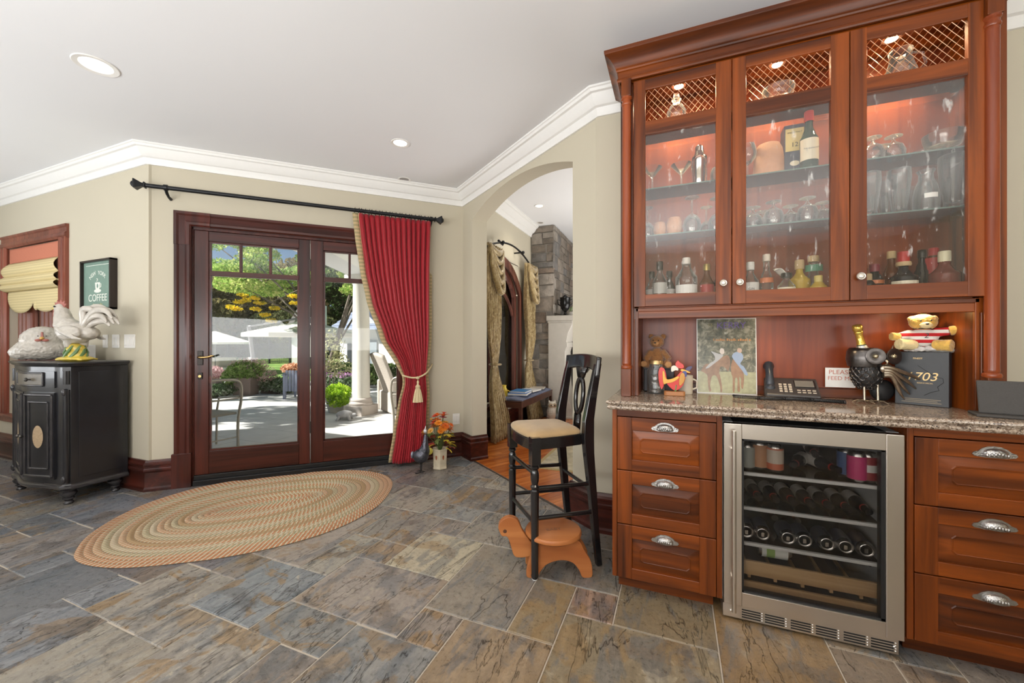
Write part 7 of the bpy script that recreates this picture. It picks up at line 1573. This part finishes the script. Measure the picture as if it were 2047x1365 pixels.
# column, porch beam and soffit
m_cst = flat('cast_stone_white', (.74, .71, .65), .8, 0, var=.05, scale=20); m_cst2 = flat('cast_stone_grey', (.52, .46, .42), .85, 0, var=.12, scale=14)
t = thing('porch_column', 'round white stone porch column on a square plinth outside the right door pane', 'column', (-5.31, 5.72, ZP))
MB().box((-.21, -.21, 0), (.21, .21, .17)).obj('plinth', m_cst2, t, 0, .008)
MB().lathe([(.001, .17), (.20, .17), (.21, .19), (.205, .215), (.185, .23), (.18, .245), (.19, .26), (.185, .285), (.165, .30), (.001, .30)], 36).obj('base', m_cst2, t, 40)
MB().lathe([(.160, .30), (.155, .34), (.150, 1.4), (.138, 2.34), (.15, 2.36), (.15, 2.38)], 36).obj('shaft', m_cst, t, 40); MB().lathe([(.001, 2.37), (.145, 2.37), (.16, 2.40), (.19, 2.44), (.19, 2.46), (.001, 2.46)], 32).box((-.2, -.2, 2.46), (.2, .2, 2.52)).obj('capital', m_cst, t, 40)
bdv = Vector((-.42, .91)); nb = Vector((.91, .42)); c0 = Vector((-5.31, 5.72))
def bpoly(a, b_, l, r): return [tuple(c0-bdv*a+nb*l), tuple(c0-bdv*b_+nb*l), tuple(c0-bdv*b_+nb*r), tuple(c0-bdv*a+nb*r)]
pr_t = thing('porch_roof', 'white porch beam and soffit resting on the round column', 'porch roof')
m_sof = flat('white_soffit', (.80, .80, .80), .8, var=.02)
MB().prism(bpoly(-.3, 3.0, -.22, .22), 2.42, 2.80).obj('beam', m_sof, pr_t, 0); MB().prism(bpoly(-.3, 2.7, .22, 1.6), 2.72, 2.80).obj('soffit', m_sof, pr_t, 0)
t = thing('tortoise_statue', 'small grey stone tortoise on the terrace at the foot of the column', 'statue', tuple(G(689, 6.75, ZP)), .6)
m_gst = flat('grey_weathered_stone', (.40, .39, .40), .85, 0, var=.3, scale=30, bump=.6)
MB().ball((0, 0, .09), (.14, .11, .07), 18, 10).obj('shell', m_gst, t, 60); MB().tube([(.10, -.02, .07), (.16, -.04, .09), (.19, -.05, .095)], [.03, .028, .022], 8).obj('head', m_gst, t, 60)
for x, y in ((.09, .08), (.09, -.09), (-.09, .08), (-.09, -.09)): MB().tube([(x*.8, y*.8, .07), (x*1.15, y*1.15, .0)], [.028, .024], 8).obj('leg', m_gst, t, 60)
# garden chairs
t = thing('slatted_chair', 'blue-grey slatted wooden garden chair seen from behind on the terrace', 'garden chair', tuple(G(592, 9.15, ZP)), .35)
m_bg = flat('blue_grey_paint', (.22, .24, .33), .6)
for k in range(7): MB().box((-.24+k*.072, -.02, .18), (-.185+k*.072, .0, .66)).obj('slat', m_bg, t, 0, .003)
MB().box((-.27, .0, .30), (.27, .02, .36)).obj('rail', m_bg, t, 0); MB().box((-.27, .0, .52), (.27, .02, .58)).obj('rail', m_bg, t, 0); MB().box((-.26, -.0, .30), (.26, .45, .33)).obj('seat', m_bg, t, 0)
for s in (-1, 1): MB().box((s*.27-.03, -.02, 0), (s*.27+.03, .02, .60)).obj('leg', m_bg, t, 0); MB().box((s*.27-.02, .40, 0), (s*.27+.02, .44, .55)).obj('leg', m_bg, t, 0); MB().box((s*.27-.05, -.05, .54), (s*.27+.05, .5, .565)).obj('arm', m_bg, t, 0)
t = thing('orange_plant_stand', 'dark leaning stand with peach-orange flowers behind the slatted chair', 'plant stand', tuple(G(584, 11.5, ZP-.6)))
MB().tube([(-.35, 0, .3), (.0, 0, .95)], .05, 6).tube([(.3, 0, .0), (.0, 0, .95)], .05, 6).obj('stand', m_bark, t, 60); foliage('flowers', [((.02, 0, 1.15), (.30, .30, .14))], 700, .05, leafmat('peach_petals', [(.3, (.55, .28, .15)), (.7, (.90, .60, .42))], 8), t, .3)
m_chf = flat('pewter_patio_metal', (.40, .36, .31), .4, .5)
def metal_chair(label, p, rz):
    t = thing('patio_chair', label, 'patio chair', tuple(p), rz, None)
    arch_ = [(-.24, 0, 0), (-.235, -.01, .35), (-.26, -.03, .60), (-.25, -.04, .78), (-.18, -.05, .845), (0, -.05, .86), (.18, -.05, .845), (.25, -.04, .78), (.26, -.03, .60), (.235, -.01, .35), (.24, 0, 0)]
    MB().tube(smooth(arch_, 5), .016, 8).obj('back_frame', m_chf, t, 60); MB().tube([(-.24, -.035, .62), (.24, -.035, .62)], .010, 8).obj('rail', m_chf, t, 60)
    MB().box((-.23, 0, .42), (.23, .44, .45)).obj('seat', flat('sling_mesh', (.30, .28, .24), .8), t, 0, .01)
    for s in (-1, 1): MB().tube([(s*.24, .44, .0), (s*.235, .42, .44), (s*.25, .40, .60), (s*.25, -.02, .64)], .013, 8).obj('leg', m_chf, t, 60)
    MB().tube([(-.24, 0, .14), (.24, 0, .14)], .009, 8).obj('stretcher', m_chf, t, 60)
metal_chair('curved metal patio chair close behind the left door pane', G(434, 4.75, ZP), YAW+1.15); metal_chair('metal patio chair mostly hidden behind the crimson curtain', G(822, 5.3, ZP), YAW-.1)
t = thing('wicker_armchair', 'high-backed pale wicker armchair on the terrace right of the column', 'garden chair', tuple(G(803, 7.6, ZP)), YAW-.9)
b = MB().grid(lambda u, v: (-.33+.66*u, -.30-.26*v**1.2+.06*(2*u-1)**2, .34+.72*v+.05*math.sin(PI*u)*v), 14, 14); o = b.obj('back', m_wick, t, 60); o.modifiers.new('th', 'SOLIDIFY').thickness = .05
MB().box((-.33, -.32, .02), (.33, .35, .40)).obj('seat_base', m_wick, t, 0, .03); MB().box((-.29, -.28, .40), (.29, .34, .50)).obj('cushion', m_cush, t, 0, .04)
for s in (-1, 1): MB().box((s*.34-.05, -.34, .02), (s*.34+.05, .35, .60)).obj('arm', m_wick, t, 0, .03)
# pool house
hc = G(730, 22, ZL); t = thing('pool_house', 'white pool house with hipped slate roof and dormer beyond the column', 'building', tuple(hc), YAW-.25)
m_hw = flat('white_render', (.72, .70, .66), .85, var=.04); m_slr = flat('blue_slate_roof', (.20, .24, .33), .6, 0, var=.3, scale=3)
MB().box((-1.6, 0, 0), (6.0, 5, 2.8)).obj('wall', m_hw, t, 0)
b = MB()
for k in range(15):
    f0, f1 = k/15, (k+1)/15; e = .5-.2*0
    x0a, x0b, y0a, y0b, za_ = -2.1+2.9*f0, 6.5-2.9*f0, -.5+3*f0, 5.5-3*f0, 2.75+3.2*f0; x1a, x1b, y1a, y1b, zb_ = -2.1+2.9*f1, 6.5-2.9*f1, -.5+3*f1, 5.5-3*f1, 2.75+3.2*f1+.0
    b.add([(x0a, y0a, za_+.05), (x0b, y0a, za_+.05), (x0b, y0b, za_+.05), (x0a, y0b, za_+.05), (x1a, y1a, zb_), (x1b, y1a, zb_), (x1b, y1b, zb_), (x1a, y1b, zb_), (x0a, y0a, za_), (x0b, y0a, za_), (x0b, y0b, za_), (x0a, y0b, za_)], [(0, 1, 5, 4), (1, 2, 6, 5), (2, 3, 7, 6), (3, 0, 4, 7), (8, 9, 1, 0), (9, 10, 2, 1), (11, 8, 0, 3)])
b.obj('slate_course', m_slr, t, 0)['kind'] = 'stuff'
MB().box((.2, -.06, .1), (.75, .02, 2.2)).obj('door', flat('grey_blue_door', (.25, .29, .32), .6), t, 0); MB().box((-1.1, -.06, .5), (-.3, .02, 2.0)).obj('opening', colm('dark_opening_shade', (.04, .045, .05), .2), t, 0)  # opening is a dark box, its inner shade put into the colour
MB().prism([(-1.0, 0), (.8, 0), (-.1, .85)], 0, 1.6, T(0, 1.4, 3.1) @ R(90, 'X')).obj('dormer', flat('pale_grey_gable', (.50, .52, .58), .7), t, 0)
t = thing('grey_gable_roof', 'steep grey roof slope with white gable behind the cantilever umbrella', 'building', tuple(G(592, 27, ZL)), YAW); MB().prism([(-.3, 0), (1.6, 0), (1.6, 4.6), (.8, 4.6), (-.3, 3.2)], -1.0, 0, R(90, 'X')).obj('gable', m_hw, t, 0); MB().prism([(-.9, 2.5), (-.6, 2.4), (.85, 4.8), (.65, 4.95)], -1.2, .3, R(90, 'X')).obj('roof', flat('grey_roof', (.25, .23, .22), .8), t, 0)
t = thing('garden_urn', 'dark garden urn standing by the pool house wall', 'urn', tuple(G(693, 15.5, ZL))); MB().lathe([(.001, 0), (.22, 0), (.10, .12), (.14, .25), (.36, .50), (.38, .75), (.30, .92), (.38, 1.0), (.001, 1.0)], 24).obj('body', flat('dark_terracotta', (.07, .03, .025), .6), t, 40)
MB().box((-.35, -.35, -.0), (.35, .35, .9)).obj('stand', m_bark, t, 0).location = (0, 0, -.0)
for k, (u_, d_) in enumerate(((655, 19), (675, 20), (700, 19), (735, 18.5), (760, 18.5), (775, 19))):
    t = thing('clipped_shrub', 'round clipped green shrub along the pool house wall, %s counted from the left' % 'first second third fourth fifth sixth'.split()[k], 'shrub', tuple(G(u_, d_, ZL)), 0, 'shrubs along the pool house'); MB().tube([(0, 0, 0), (0, 0, .5)], .04, 6).obj('stem', m_bark, t, 60); foliage('foliage', [((0, 0, .6), (.6, .6, .5))], 900, .09, m_lfd, t, .6)
# exterior stone wall seen through the hearth window, and a yellow jug on the sill
sw_ = thing('garden_stone_wall', 'pale grey rough stone wall outside the arched hearth room window', 'wall', (-4.9, 7.6, ZP))
MB().box((-.3, 0, 0), (-.03, 6.9, 4.2)).obj('mortar', MATS['pale_mortar'], sw_, 0); ch = sw_
def put3(a, l_, z, h):
    mkstone(T(-.03, a+l_/2, z+h/2) @ R(90, 'Z'), l_, h, 0)
sr = random.Random(3)
def stones3():
    z = 0
    while z < 4.1:
        h = sr.choice([.28, .34, .42]); x = 0
        while x < 6.85: L_ = min(sr.choice([.45, .6, .8]), 6.9-x); put3(x, L_, z, min(h, 4.2-z)); x += L_
        z += h
stones3()
for o in sw_.children:
    if o.name.startswith('stone'): c = random.uniform(.62, .85); o.color = (c, c*.98, c*.94, 1)
t = thing('yellow_jug', 'small yellow jug on the sill of the arched hearth room window', 'jug', (W2X+.03, 5.06, .4205)); MB().lathe([(.001, 0), (.05, 0), (.065, .05), (.06, .12), (.035, .17), (.04, .20), (.001, .19)], 20).obj('body', colm('bright_yellow', (.75, .52, .04), .4), t, 40); MB().tube([(.055, 0, .13), (.09, 0, .12), (.085, 0, .06), (.06, 0, .04)], .008, 6).obj('handle', MATS['bright_yellow'], t, 60)
t = thing('garden_ground', 'grass', 'ground'); bpy.data.objects.remove(t)
